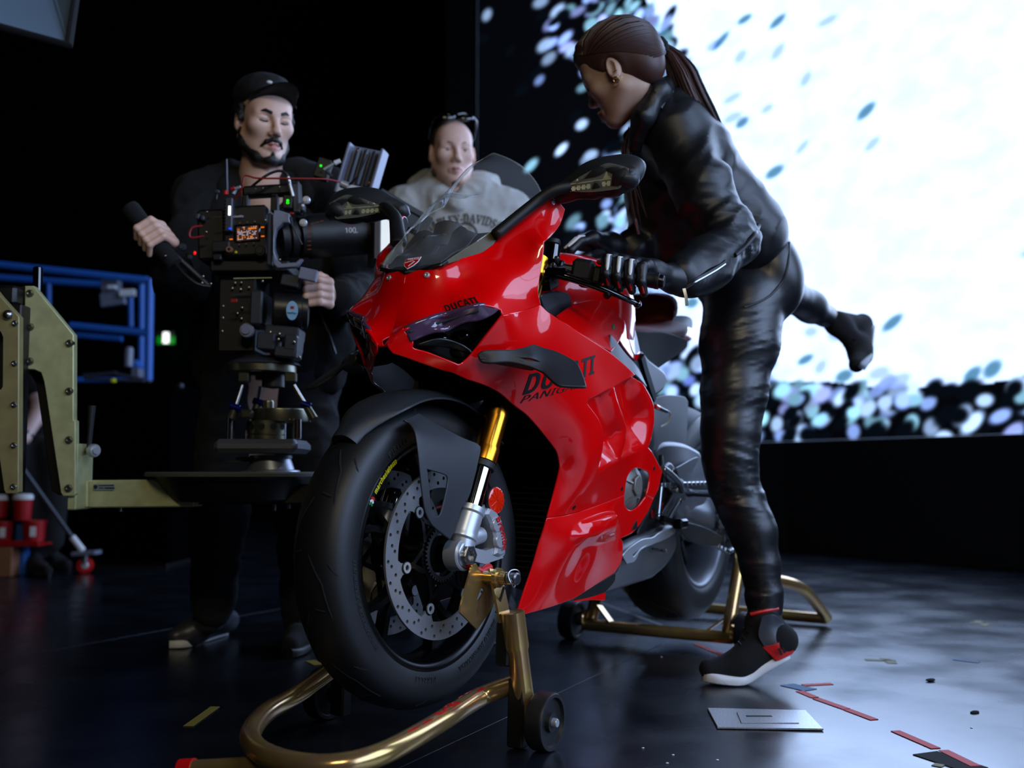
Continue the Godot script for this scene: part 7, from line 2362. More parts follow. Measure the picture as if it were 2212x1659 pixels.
func seated_crew() -> void:
	var p := base("person")
	tag(p, "seated crew member in black with bare forearm and wristwatch behind the olive plates", "person")
	var skin := Color(0.50, 0.33, 0.30)
	var pel := Vector3(-2.792, .624, -6)
	var chest := Vector3(-2.811, 1.027, -5.95)
	var neck := Vector3(-2.833, 1.251, -5.95)
	var hx := Transform3D(Basis(Vector3.UP, 0.8), Vector3(-2.829, 1.393, -5.93))
	var sh := Vector3(-2.669, 1.096, -5.85)
	var el := Vector3(-2.556, .883, -5.73)
	var wr := Vector3(-2.581, .708, -5.59)
	var body := MB.new()
	var hf := head_field(hx, true, 0.3)
	hf.bone(hx * Vector3(0, -0.06, -0.02), neck, 0.055, 0.06, 0.03)
	body.add(hf.mesh(0.008, 0.012, func(_q: Vector3) -> Color: return skin))
	var f := Field.new()
	f.chain([neck, chest, pel], [0.08, 0.13, 0.13], 0.05)
	f.chain([chest, sh, el, wr], [0.08, 0.058, 0.050, 0.032], 0.03)
	f.bone(wr, Vector3(-2.595, .672, -5.55), 0.032, 0.028, 0.02)
	for i in 4: finger(f, [Vector3(-2.595, .672, -5.55) + Vector3(0, 0.02 - 0.018 * i, 0), Vector3(-2.609, .657, -5.52) + Vector3(0, 0.02 - 0.018 * i, 0), Vector3(-2.637, .648, -5.54) + Vector3(0, 0.02 - 0.018 * i, 0), Vector3(-2.656, .644, -5.57) + Vector3(0, 0.02 - 0.018 * i, 0)], 0.0105)
	finger(f, [Vector3(-2.576, .697, -5.55), Vector3(-2.578, .715, -5.51), Vector3(-2.593, .724, -5.5), Vector3(-2.607, .724, -5.5)], 0.011)
	body.add(f.mesh(0.008, 0.012, func(_q: Vector3) -> Color: return skin))
	put("body", body, M.skin_tinted, p)
	var hair := Field.new().blob(hx * Vector3(0, 0.045, -0.02), Vector3(0.082, 0.085, 0.100), hx.basis, 0.01)
	hair.blob(hx * Vector3(0, -0.04, 0.08), Vector3(0.13, 0.11, 0.08), hx.basis, 0.02, 1)
	put("hair", hair.mesh(0.009), M.hair_dark, p)
	var watch := MB.new().tube([wr.lerp(el, 0.04), wr.lerp(el, 0.14)], 0.036, 18)
	put("wristwatch", watch, M.gloss_black, p)
	var s := Field.new()
	for z: float in [-0.09, 0.09]: s.chain([neck + Vector3(z, -0.08, 0), chest + Vector3(z, 0, 0), pel + Vector3(z, 0, 0)], [0.07, 0.14, 0.14], 0.05)
	s.chain([sh + Vector3(-0.05, 0.03, 0), sh, sh.lerp(el, 0.55)], [0.08, 0.078, 0.072], 0.03)
	s.wrinkles.append([folds(7.0, 29), -0.01, Basis()])
	put("shirt", s.mesh(0.013), M.cloth_black, p)
	var t := Field.new()
	t.chain([pel + Vector3(0.08, 0, 0), Vector3(-2.43, .617, -5.6), Vector3(-2.461, .177, -5.67)], [0.13, 0.095, 0.075], 0.04)
	t.chain([pel + Vector3(-0.08, 0, 0), Vector3(-2.581, .58, -5.55), Vector3(-2.532, .13, -5.65)], [0.13, 0.095, 0.075], 0.04)
	put("trousers", t.mesh(0.014), M.cloth_black, p)
	shoe(p, "shoe", Vector3(-2.676, 0, -6.056), Vector3(-2.472, 0, -5.826), Vector3(-2.387, 0, -5.771), Vector3(0.1, 0, -1), Vector3(-2.472, .14, -5.67), [M.cloth_black, M.rubber, M.cloth_black], false)
	shoe(p, "shoe", Vector3(-2.575, 0, -5.665), Vector3(-2.412, 0, -5.463), Vector3(-2.321, 0, -5.368), Vector3(0.1, 0, -1), Vector3(-2.536, .105, -5.65), [M.cloth_black, M.rubber, M.cloth_black], false)

# ---------------------------------------------------------------- film equipment
func slab(under: Node, called: String, mat: Material, c: Vector3, size: Vector3, roll := 0.0, yaw := 0.0, bev := 0.003) -> MeshInstance3D:
	return put(called, MB.new().box(size, Transform3D(Basis(Vector3.UP, yaw) * Basis(Vector3.BACK, roll), c), bev), mat, under)

func rod(under: Node, called: String, mat: Material, a: Vector3, b: Vector3, r: float, r2 := -1.0, bev := 0.001) -> MeshInstance3D:
	return put(called, MB.new().cyl(a, b, r, r2, 18, bev), mat, under)

func knob(under: Node, called: String, mat: Material, c: Vector3, r: float, depth: float, axis := Vector3.BACK) -> MeshInstance3D:
	return put(called, MB.new().lathe([0.0, depth, r * 0.55, depth, r * 0.6, depth * 0.7, r * 0.85, depth * 0.7, r, depth * 0.5, r, 0.0, 0.0, -depth * 0.2], axis, c, 20), mat, under)

func words(under: Node, called: String, text: String, at: Vector3, h: float, mat: Material, roll := 0.0, bold := false) -> void:
	var m := letters(text, h * 1.37, bold, 0.0006)
	put(called, MB.new().add(m, Transform3D(Basis(Vector3.BACK, roll), at)), mat, under)

func bolts(under: Node, called: String, mat: Material, spots: Array, r: float) -> void:
	for q: Vector3 in spots: put(called, MB.new().lathe([r * 0.3, r * 0.25, r * 0.55, r * 0.55, r * 0.9, r * 0.45, r, 0.0, r, -r], Vector3.BACK, q, 14), mat, under)

func lcd_picture() -> ImageTexture:
	# the status screen: rows of amber and pale figures on a dim ground
	var im := Image.create(96, 66, false, Image.FORMAT_RGBA8)
	im.fill(Color(0.20, 0.11, 0.10))
	var r := RandomNumberGenerator.new()
	r.seed = 2
	var amber := Color(1.0, 0.55, 0.05)
	var pale := Color(0.95, 0.85, 0.9)
	for row in [[4, 3, pale, 9], [9, 8, amber, 20], [20, 3, pale, 40], [26, 3, pale, 24], [33, 3, pale, 30], [40, 3, pale, 14], [47, 8, amber, 18], [57, 3, pale, 12]]:
		var x := 5
		while x < 88:
			var w := r.randi_range(2, 5)
			if r.randf() < 0.72: im.fill_rect(Rect2i(x, row[0], w, row[1]), row[2])
			x += w + 1
			if r.randf() < 0.12: x += 12
	return ImageTexture.create_from_image(im)

func camera_rig() -> void:
	var c := base("cinema_camera")
	tag(c, "black cinema camera with amber status screen and long lens on a remote head", "camera")
	var d := 2.75
	slab(c, "camera_body", M.rig_black, Vector3(-.704, 1.163, -2.81), Vector3(.115, .137, .14), 0.05, 0.0, 0.006)
	slab(c, "camera_rear", M.rig_black, Vector3(-.799, 1.158, -2.825), Vector3(.074, .137, .13), 0.05, 0.0, 0.006)
	slab(c, "battery_plate", M.rig_grey_dark, Vector3(-.766, 1.12, -2.76), Vector3(.047, .03, .05), 0.04)
	slab(c, "battery_plate", M.rig_grey_dark, Vector3(-.775, 1.092, -2.76), Vector3(.022, .018, .05), 0.04)
	var lcd := MB.new()
	var a := Vector3(-.725, 1.171, -2.732); var b := Vector3(-.667, 1.176, -2.732); var e := Vector3(-.666, 1.138, -2.732); var f := Vector3(-.724, 1.132, -2.732)
	lcd.quad(a, b, e, f)
	for q in [[0, 0], [1, 0], [1, 1], [0, 0], [1, 1], [0, 1]]: lcd.uv.append(Vector2(q[0], q[1]))
	var sm := look(Color(0.02, 0.02, 0.02), 0.3)
	sm.emission_enabled = true
	sm.emission_texture = lcd_picture()
	sm.emission_operator = BaseMaterial3D.EMISSION_OP_MULTIPLY
	sm.emission = Color(1, 1, 1)
	sm.emission_energy_multiplier = 1.0
	put("status_screen", lcd, sm, c)
	slab(c, "screen_frame", M.gloss_black, Vector3(-.698, 1.156, -2.739), Vector3(.071, .047, .008), 0.05)
	for q: Vector3 in [Vector3(-.716, 1.181, -2.732), Vector3(-.696, 1.183, -2.732), Vector3(-.677, 1.185, -2.732), Vector3(-.717, 1.123, -2.732), Vector3(-.698, 1.125, -2.732), Vector3(-.678, 1.127, -2.732)]: knob(c, "menu_button", M.steel, q, 0.0026, 0.003)
	for q: Vector3 in [Vector3(-.656, 1.17, -2.732), Vector3(-.655, 1.146, -2.732), Vector3(-.738, 1.138, -2.732)]: put("lit_key", MB.new().box(Vector3(0.009, 0.003, 0.002), Transform3D(Basis(Vector3.BACK, 0.08), q), 0.0008), M.glow_amber, c)
	put("menu_dial", MB.new().lathe([0.0045, 0.012, 0.0075, 0.012, 0.0085, 0.008, 0.0085, 0.0, 0.0045, 0.002], Vector3.BACK, Vector3(-.74, 1.109, -2.732), 22, true), M.card, c)
	knob(c, "yellow_plug", M.yellow, Vector3(-.724, 1.103, -2.732), 0.0036, 0.004)
	knob(c, "side_dial", M.black_plastic, Vector3(-.66, 1.106, -2.735), 0.014, 0.012)
	words(c, "camera_lettering", "CineAlta", Vector3(-.733, 1.198, -2.731), 0.0052, M.white, 0.06)
	put("camera_marking", MB.new().strap([Vector3(-.775, 1.187, -2.693), Vector3(-.753, 1.189, -2.693)], [Vector3.UP], 0.0022, 0.001), M.rubber_print, c)
	knob(c, "eyepiece_ring", M.rig_grey, Vector3(-.866, 1.118, -2.74), 0.0105, 0.012)
	knob(c, "rear_connector", M.rig_grey, Vector3(-.846, 1.091, -2.74), 0.007, 0.01)
	put("record_lamp", MB.new().ball(Vector3(-.833, 1.102, -2.735), Vector3(0.0035, 0.005, 0.003)), M.glow_red, c)
	bolts(c, "body_bolt", M.steel, [Vector3(-.803, 1.157, -2.73), Vector3(-.632, 1.118, -2.72), Vector3(-.628, 1.096, -2.72), Vector3(-.803, 1.211, -2.73), Vector3(-.65, 1.189, -2.732), Vector3(-.6, 1.075, -2.69)], 0.0028)
	slab(c, "rear_block", M.rig_grey, Vector3(-.832, 1.202, -2.755), Vector3(.013, .016, .03), -0.2)
	slab(c, "rear_block", M.rig_grey, Vector3(-.818, 1.198, -2.755), Vector3(.011, .015, .03), 0.1)
	put("rear_cable", MB.new().tube(smooth_path([Vector3(-.81, 1.171, -2.72), Vector3(-.835, 1.163, -2.71), Vector3(-.838, 1.138, -2.71), Vector3(-.805, 1.144, -2.72)], 5), 0.0028, 8), M.cable_red, c)
	# top handle, transmitter, cables
	slab(c, "top_handle", M.rig_black, Vector3(-.645, 1.276, -2.768), Vector3(.145, .03, .035), 0.06, 0.0, 0.006)
	slab(c, "handle_post", M.rig_black, Vector3(-.632, 1.241, -2.765), Vector3(.018, .05, .03))
	slab(c, "handle_post", M.rig_black, Vector3(-.709, 1.238, -2.765), Vector3(.016, .05, .03))
	bolts(c, "handle_bolt", M.steel, [Vector3(-.615, 1.279, -2.735), Vector3(-.677, 1.274, -2.735), Vector3(-.658, 1.276, -2.735)], 0.0022)
	slab(c, "transmitter", M.rig_grey, Vector3(-.743, 1.202, -2.735), Vector3(.02, .091, .03), 0.0, 0.0, 0.003)
	put("transmitter_lamp", MB.new().box(Vector3(0.0066, 0.0255, 0.002), Transform3D(Basis(), Vector3(-.74, 1.211, -2.718)), 0.0009), M.glow_white, c)
	put("transmitter_lamp", MB.new().ball(Vector3(-.738, 1.163, -2.718), Vector3(0.0038, 0.003, 0.002)), M.glow_blue, c)
	var fins := MB.new()
	for i in 10: fins.box(Vector3(0.005, 0.003, 0.02), Transform3D(Basis(), (Vector3(-.754, 1.241, -2.73)).lerp(Vector3(-.752, 1.16, -2.73), i / 9.0)), 0.0005)
	put("transmitter_fins", fins, M.rig_black, c).set_meta("kind", "stuff")
	rod(c, "antenna", M.antenna, Vector3(-.748, 1.254, -2.72), Vector3(-.752, 1.35, -2.72), 0.0040, 0.0030)
	rod(c, "antenna_collar", M.glow_collar, Vector3(-.75, 1.253, -2.718), Vector3(-.75, 1.264, -2.718), 0.0062)
	knob(c, "small_knob", M.rig_grey, Vector3(-.773, 1.261, -2.72), 0.006, 0.008)
	rod(c, "small_post", M.rig_grey, Vector3(-.774, 1.256, -2.72), Vector3(-.776, 1.241, -2.72), 0.0022)
	rod(c, "power_plug", M.label_red, Vector3(-.733, 1.263, -2.7), Vector3(-.723, 1.267, -2.7), 0.0042)
	rod(c, "power_plug", M.alu, Vector3(-.723, 1.264, -2.7), Vector3(-.707, 1.27, -2.7), 0.0040)
	rod(c, "power_plug", M.alu, Vector3(-.729, 1.253, -2.71), Vector3(-.722, 1.269, -2.71), 0.0050)
	put("red_cable", MB.new().tube(smooth_path([Vector3(-.723, 1.236, -2.7), Vector3(-.708, 1.248, -2.69), Vector3(-.698, 1.265, -2.68), Vector3(-.693, 1.292, -2.68), Vector3(-.684, 1.293, -2.68), Vector3(-.663, 1.287, -2.68), Vector3(-.581, 1.286, -2.68), Vector3(-.489, 1.29, -2.7), Vector3(-.454, 1.293, -2.74)], 5), 0.0024, 8), M.cable_red, c)
	put("video_cable", MB.new().tube(smooth_path([Vector3(-.681, 1.273, -2.71), Vector3(-.651, 1.293, -2.7), Vector3(-.629, 1.306, -2.7), Vector3(-.608, 1.312, -2.7), Vector3(-.592, 1.307, -2.7), Vector3(-.583, 1.293, -2.7)], 6), 0.0036, 10), M.rubber, c)
	rod(c, "video_plug", M.alu, Vector3(-.585, 1.296, -2.7), Vector3(-.57, 1.243, -2.7), 0.0046, 0.0052)
	# lens motor, mount frame
	slab(c, "lens_motor", M.rig_grey, Vector3(-.563, 1.244, -2.72), Vector3(.019, .083, .04), 0.06, 0.0, 0.003)
	slab(c, "lens_motor", M.rig_grey, Vector3(-.553, 1.217, -2.715), Vector3(.022, .022, .03), 0.0, 0.0, 0.003)
	slab(c, "motor_display", M.rig_black, Vector3(-.585, 1.231, -2.715), Vector3(.026, .037, .03), -0.05)
	words(c, "motor_display_lamp", "8", Vector3(-.588, 1.229, -2.697), 0.0125, M.glow_green, 0.0, true)
	knob(c, "motor_knob", M.alu, Vector3(-.531, 1.228, -2.68), 0.0105, 0.012)
	knob(c, "motor_knob", M.alu, Vector3(-.538, 1.168, -2.68), 0.0105, 0.012)
	put("motor_knob", MB.new().ball(Vector3(-.541, 1.215, -2.68), Vector3.ONE * 0.0042), M.white, c)
	var mount := PackedVector2Array()
	for q: Vector3 in [Vector3(-.617, 1.205, -2.7), Vector3(-.603, 1.205, -2.7), Vector3(-.577, 1.196, -2.7), Vector3(-.576, 1.172, -2.7), Vector3(-.593, 1.172, -2.7), Vector3(-.61, 1.155, -2.7), Vector3(-.615, 1.133, -2.7), Vector3(-.615, 1.097, -2.7), Vector3(-.608, 1.077, -2.7), Vector3(-.596, 1.065, -2.7), Vector3(-.558, 1.068, -2.7), Vector3(-.548, 1.077, -2.7), Vector3(-.541, 1.077, -2.7), Vector3(-.554, 1.059, -2.7), Vector3(-.558, 1.056, -2.7), Vector3(-.605, 1.053, -2.7), Vector3(-.615, 1.063, -2.7), Vector3(-.618, 1.077, -2.7), Vector3(-.62, 1.187, -2.7)]: mount.append(Vector2(q.x, q.y))
	put("lens_support", MB.new().plate(MB.dense(mount, 0.008), [], Transform3D(Basis(), Vector3(0, 0, -2.70)), 0.022, 0.002), M.rig_silver, c)
	slab(c, "side_plate", M.rig_grey, Vector3(-.629, 1.13, -2.71), Vector3(.013, .139, .03), 0.0, 0.0, 0.004)
	# lens
	var ax := (Vector3(-.37, 1.186, -2.86) - Vector3(-.621, 1.14, -2.74)).normalized()
	var l0 := Vector3(-.62, 1.146, -2.76)
	var ln := (Vector3(-.374, 1.186, -2.86) - l0).length()
	put("lens_barrel", MB.new().lathe([0.030, 0.0, 0.052, 0.002, 0.052, 0.020, 0.044, 0.024, 0.044, 0.050, 0.056, 0.054, 0.056, 0.075, 0.060, 0.080, 0.060, ln - 0.03, 0.057, ln - 0.028], ax, l0, 40), M.rig_black, c)
	put("focus_gear", MB.new().lathe([0.050, 0.026, 0.0535, 0.027, 0.0535, 0.044, 0.050, 0.045], ax, l0, 60, true), M.black_plastic, c)
	slab(c, "matte_box", M.rig_black, Vector3(-.377, 1.167, -2.845), Vector3(.021, .147, .13), 0.0, 0.25, 0.004)
	for k in 6: put("distance_mark", MB.new().box(Vector3(0.010, 0.0022, 0.001), Transform3D(Basis(Vector3.BACK, 0.06), (Vector3(-.527, 1.158, -2.7)).lerp(Vector3(-.526, 1.104, -2.7), k / 5.0) + Vector3(0, 0, -0.0005 * absf(k - 2.5))), 0.0003), M.mark_amber, c)
	for k in 3: put("distance_mark", MB.new().box(Vector3(0.010, 0.0022, 0.001), Transform3D(Basis(Vector3.BACK, 0.3), (Vector3(-.519, 1.172, -2.7)).lerp(Vector3(-.497, 1.181, -2.71), k / 2.0)), 0.0003), M.mark_amber, c)
	words(c, "lens_lettering", "100", Vector3(-.443, 1.166, -2.752), 0.0135, M.white, 0.05)
	words(c, "lens_lettering", "mm", Vector3(-.42, 1.161, -2.752), 0.0050, M.white, 0.05)
	slab(c, "lens_lettering", M.label_red, Vector3(-.43, 1.178, -2.756), Vector3(.022, .001, .001), 0.05)
	put("lens_lever", MB.new().tube([Vector3(-.571, 1.182, -2.68), Vector3(-.563, 1.158, -2.66), Vector3(-.536, 1.108, -2.66)], [0.004, 0.003, 0.0016], 8), M.rig_grey, c)
	put("red_marker", MB.new().box(Vector3(0.010, 0.004, 0.006), Transform3D(Basis(), Vector3(-.569, 1.194, -2.68)), 0.001), M.label_red, c)
	slab(c, "grip_block", M.rig_silver, Vector3(-.529, 1.039, -2.71), Vector3(.047, .031, .02), -0.22, 0.0, 0.002)
	# pan handle with foam grip
	var h := base("control_handle")
	tag(h, "black foam-covered control handle held in the cameraman's fist", "handle")
	rod(h, "handle_rod", M.rig_black, Vector3(-.953, 1.159, -2.72), Vector3(-.801, 1.018, -2.76), 0.009)
	put("foam_grip", MB.new().lathe([0.008, 0, 0.021, 0.003, 0.024, 0.012, 0.0225, 0.07, 0.0215, 0.20, 0.008, 0.204], (Vector3(-.91, 1.105, -2.72)) - (Vector3(-1.006, 1.225, -2.72)), Vector3(-1.006, 1.225, -2.72), 28), M.foam, h)
	rod(h, "handle_clamp", M.rig_black, Vector3(-.92, 1.117, -2.715), Vector3(-.89, 1.086, -2.72), 0.017)
	bolts(h, "clamp_bolt", M.steel, [Vector3(-.895, 1.085, -2.69)], 0.003)
	put("handle_cable", MB.new().tube(smooth_path([Vector3(-.893, 1.086, -2.72), Vector3(-.85, 1.041, -2.7), Vector3(-.814, 1.014, -2.7), Vector3(-.787, 1.011, -2.72)], 5), 0.004, 8), M.rubber, h)
	# remote head
	var g := base("remote_head")
	tag(g, "dark geared remote head with a round blue and white sticker, beneath the cinema camera", "camera head")
	slab(g, "head_frame", M.rig_black, Vector3(-.737, .956, -2.88), Vector3(.1, .217, .16), 0.0, 0.0, 0.005)
	slab(g, "head_top", M.rig_black, Vector3(-.696, 1.073, -2.85), Vector3(.209, .031, .18), 0.0, 0.0, 0.004)
	put("quick_plate", MB.new().box(Vector3(0.10, 0.003, 0.006), Transform3D(Basis(Vector3.BACK, 0.02), Vector3(-.676, 1.032, -2.72)), 0.001), M.olive, g)
	slab(g, "side_arm", M.rig_grey, Vector3(-.671, .959, -2.8), Vector3(.032, .09, .12), -0.02, 0.0, 0.004)
	var mx := (Vector3(-.534, .951, -2.76)) - (Vector3(-.627, .953, -2.74))
	put("tilt_motor", MB.new().lathe([0.0, 0.0, 0.046, 0.0, 0.0505, 0.006, 0.0505, mx.length() - 0.02, 0.047, mx.length() - 0.018, 0.047, mx.length() - 0.004, 0.03, mx.length()], mx, Vector3(-.634, .957, -2.77), 40), M.rig_grey_dark, g)
	var st := MB.new().lathe([0.0, 0.001, 0.0145, 0.001, 0.0150, 0.0], Vector3(0.15, 0.0, 1), Vector3(-.571, .946, -2.715), 32)
	put("motor_sticker", MB.new().add(st, Transform3D(Basis.from_scale(Vector3(1, 1.7, 1)), Vector3(0, (Vector3(-.571, .946, -2.715)).y * -0.7, 0))), M.sticker, g)
	put("sticker_mark", MB.new().tube(smooth_path([Vector3(-.582, .941, -2.711), Vector3(-.575, .939, -2.711), Vector3(-.569, .941, -2.711), Vector3(-.563, .938, -2.711), Vector3(-.558, .939, -2.711)], 3), 0.0009, 6), M.rig_grey_dark, g)
	slab(g, "sticker_mark", M.label_red, Vector3(-.57, .954, -2.713), Vector3(.01, .007, .001))
	slab(g, "upper_bracket", M.rig_grey, Vector3(-.579, 1.027, -2.75), Vector3(.049, .032, .06), -0.2)
	slab(g, "lower_bracket", M.rig_grey, Vector3(-.603, .894, -2.785), Vector3(.09, .033, .09), -0.1, 0.0, 0.004)
	slab(g, "lower_bracket", M.rig_grey, Vector3(-.642, .869, -2.775), Vector3(.047, .046, .09), -0.08, 0.0, 0.004)
	slab(g, "lower_bracket", M.rig_grey, Vector3(-.577, .865, -2.775), Vector3(.034, .044, .09), -0.08, 0.0, 0.004)
	slab(g, "pan_block", M.rig_grey, Vector3(-.591, .84, -2.77), Vector3(.059, .029, .08), -0.1, 0.0, 0.005)
	bolts(g, "bracket_bolt", M.steel, [Vector3(-.632, .892, -2.735), Vector3(-.608, .887, -2.735), Vector3(-.585, .882, -2.735), Vector3(-.562, .878, -2.735), Vector3(-.608, .872, -2.725), Vector3(-.567, .865, -2.725), Vector3(-.552, .825, -2.725)], 0.0040)
	bolts(g, "frame_bolt", M.steel, [Vector3(-.741, 1.032, -2.79), Vector3(-.725, 1.033, -2.79), Vector3(-.748, 1.018, -2.79), Vector3(-.726, 1.015, -2.79), Vector3(-.704, 1.02, -2.79), Vector3(-.651, 1.024, -2.72), Vector3(-.721, .965, -2.79), Vector3(-.733, .95, -2.79), Vector3(-.774, .971, -2.8), Vector3(-.774, .939, -2.8), Vector3(-.775, .903, -2.8), Vector3(-.722, .936, -2.79), Vector3(-.812, 1.04, -2.74), Vector3(-.814, 1.023, -2.74), Vector3(-.791, 1.021, -2.74)], 0.0034)
	put("head_marking", MB.new().strap([Vector3(-.731, .987, -2.718), Vector3(-.688, .992, -2.718)], [Vector3.UP], 0.003, 0.001), M.rubber_print, g)
	put("head_marking", MB.new().box(Vector3(0.016, 0.008, 0.001), Transform3D(Basis(Vector3.BACK, 0.05), Vector3(-.723, .973, -2.718)), 0.0003), M.red_dark, g)
	knob(g, "pan_drum", M.rig_silver, Vector3(-.697, .899, -2.76), 0.020, 0.02)
	put("pan_disc", MB.new().lathe([0.0, 0.026, 0.050, 0.024, 0.082, 0.012, 0.094, 0.006, 0.098, 0.0, 0.0, -0.002], Vector3.UP, Vector3(-.669, .814, -2.83), 48), M.rig_grey, g)
	# levelling base and its struts
	var v := base("levelling_base")
	tag(v, "silver levelling base with slanting struts and blue fittings on the round platform", "camera support")
	put("upper_ring", MB.new().lathe([0.06, 0.010, 0.092, 0.010, 0.094, 0.008, 0.094, -0.010, 0.092, -0.012, 0.06, -0.012], Vector3.UP, Vector3(-.676, .805, -2.83), 48, true), M.anod, v)
	put("upper_ring", MB.new().lathe([0.0, -0.01, 0.03, -0.01, 0.03, -0.045, 0.0, -0.05], Vector3.UP, Vector3(-.642, .801, -2.83), 24), M.rig_black, v)
	for q: Array in [[Vector3(-.702, .776, -2.76), Vector3(-.708, .756, -2.76), Vector3(-.72, .696, -2.74), Vector3(-.729, .666, -2.74)], [Vector3(-.58, .776, -2.76), Vector3(-.573, .756, -2.76), Vector3(-.54, .703, -2.76), Vector3(-.515, .664, -2.75)], [Vector3(-.691, .793, -2.9), Vector3(-.693, .764, -2.9), Vector3(-.699, .721, -2.9), Vector3(-.706, .693, -2.9)]]:
		slab(v, "strut_socket", M.anod, q[0], Vector3(0.028, 0.026, 0.03))
		rod(v, "strut", M.steel, q[1], q[2], 0.0055)
		rod(v, "strut_fitting", M.fitting_blue, q[2] + Vector3(-0.012, 0.004, 0.004), q[2] + Vector3(0.014, -0.004, 0.004), 0.0095)
		rod(v, "strut_end", M.anod, q[2], q[3], 0.010, 0.012, 0.002)
	slab(v, "link_plate", M.anod, Vector3(-.689, .678, -2.74), Vector3(.035, .025, .02), -0.05, 0.0, 0.006)
	put("link_eye", MB.new().lathe([0.003, 0.011, 0.005, 0.011, 0.005, 0.008, 0.003, 0.008], Vector3.BACK, Vector3(-.701, .678, -2.74), 16, true), M.rig_black, v)
	slab(v, "link_plate", M.anod, Vector3(-.733, .679, -2.76), Vector3(.022, .017, .02), 0.5, 0.0, 0.006)
	put("middle_ring", MB.new().lathe([0.05, 0.017, 0.073, 0.017, 0.075, 0.014, 0.075, -0.014, 0.073, -0.017, 0.05, -0.017], Vector3.UP, Vector3(-.622, .679, -2.83), 48, true), M.anod, v)
	put("ring_boss", MB.new().lathe([0.0, 0.035, 0.014, 0.034, 0.016, 0.030, 0.016, 0.0], Vector3.UP, Vector3(-.648, .684, -2.8), 28), M.anod, v)
	var drum := MB.new().lathe([0.0, 0.022, 0.050, 0.022, 0.050, -0.012, 0.047, -0.014, 0.050, -0.016, 0.050, -0.026, 0.0, -0.026], Vector3.UP, Vector3(-.652, .641, -2.8), 40)
	put("bored_drum", drum, M.anod, v)
	for k in 5:
		var t := deg_to_rad(-70.0 + 35.0 * k)
		var dir := Vector3(sin(t), 0, cos(t))
		put("drum_bore", MB.new().cyl(Vector3(-.652, .647, -2.8) + dir * 0.046, Vector3(-.652, .647, -2.8) + dir * 0.0508, 0.0085, -1, 16), M.cavity, v)
	for q: Array in [[Vector3(-.735, .671, -2.76), Vector3(-.734, .613, -2.76)], [Vector3(-.562, .666, -2.76), Vector3(-.561, .615, -2.76)], [Vector3(-.632, .673, -2.9), Vector3(-.631, .617, -2.9)]]: rod(v, "pillar", M.chrome_dull, q[0], q[1], 0.0112)
	put("base_plate", MB.new().box(Vector3(0.215, 0.036, 0.20), Transform3D(Basis(), Vector3(-.657, .595, -2.8)), 0.012), M.anod_cool, v)
	put("base_neck", MB.new().lathe([0.055, 0.018, 0.055, 0.010, 0.052, 0.008, 0.055, 0.0, 0.062, -0.020, 0.075, -0.022, 0.078, -0.028, 0.0, -0.028], Vector3.UP, Vector3(-.637, .555, -2.8), 40), M.anod_cool, v)
	put("neck_knob", MB.new().lathe([0.0, 0.008, 0.025, 0.008, 0.027, 0.0, 0.0, -0.002], Vector3.UP, Vector3(-.699, .56, -2.78), 24), M.anod, v)
	put("plate_washer", MB.new().lathe([0.0, 0.003, 0.04, 0.003, 0.042, 0.0, 0.0, 0.0], Vector3.UP, Vector3(-.729, .555, -2.78), 28), M.anod, v)
	# platform on the crane arm
	var pf := base("camera_crane")
	tag(pf, "olive box-section crane arm carrying a round black camera platform", "crane")
	var pc := Vector3(-.732, .525, -2.8)
	put("platform_top", MB.new().lathe([0.0, 0.004, 0.222, 0.004, 0.226, 0.0, 0.226, -0.008, 0.0, -0.010], Vector3.UP, pc, 72), M.speckle, pf)
	put("platform_drum", MB.new().lathe([0.0, -0.008, 0.205, -0.008, 0.200, -0.020, 0.165, -0.066, 0.155, -0.072, 0.0, -0.072], Vector3.UP, pc, 72), M.rig_black, pf)
	put("platform_tape", MB.new().box(Vector3(0.052, 0.006, 0.003), Transform3D(Basis(Vector3.UP, -0.35), Vector3(-.839, .512, -2.655)), 0.001), M.glow_collar, pf)
	put("arm_beam", MB.new().box(Vector3(0.30, 0.070, 0.08), Transform3D(Basis(Vector3.BACK, 0.01), Vector3(-.959, .474, -2.74)), 0.003), M.olive, pf)
	put("arm_beam", MB.new().box(Vector3(0.40, 0.050, 0.08), Transform3D(Basis(Vector3.BACK, 0.01), Vector3(-.661, .471, -2.78)), 0.003), M.rig_black, pf)
	put("arm_bracket", MB.new().box(Vector3(0.023, 0.165, 0.10), Transform3D(Basis(), Vector3(-1.091, .517, -2.68)), 0.003), M.olive, pf)
	put("weld_bead", MB.new().cyl(Vector3(-1.079, .505, -2.69), Vector3(-1.077, .442, -2.69), 0.005, -1, 10), M.olive, pf)
	put("arm_label", MB.new().box(Vector3(0.053, 0.0155, 0.001), Transform3D(Basis(), Vector3(-1.038, .49, -2.697)), 0.0003), M.label_grey, pf)
	put("label_mark", MB.new().cyl(Vector3(-1.058, .491, -2.696), Vector3(-1.058, .491, -2.694), 0.0048, -1, 16), M.rig_grey_dark, pf)
	for q: Array in [[Vector3(-1.05, .494, -2.696), Vector3(-1.011, .495, -2.696), .0022], [Vector3(-1.049, .488, -2.696), Vector3(-1.038, .488, -2.696), .0022], [Vector3(-1.035, .488, -2.696), Vector3(-1.01, .488, -2.696), .003]]: put("label_line", MB.new().strap([q[0], q[1]], [Vector3.UP], q[2], 0.0008), M.rig_grey_dark, pf)
	knob(pf, "clamp_knob", M.alu, Vector3(-1.055, .582, -2.66), 0.017, 0.02, Vector3(0.8, 0, 0.6))
	rod(pf, "clamp_shaft", M.steel, Vector3(-1.079, .582, -2.68), Vector3(-1.055, .582, -2.66), 0.009)
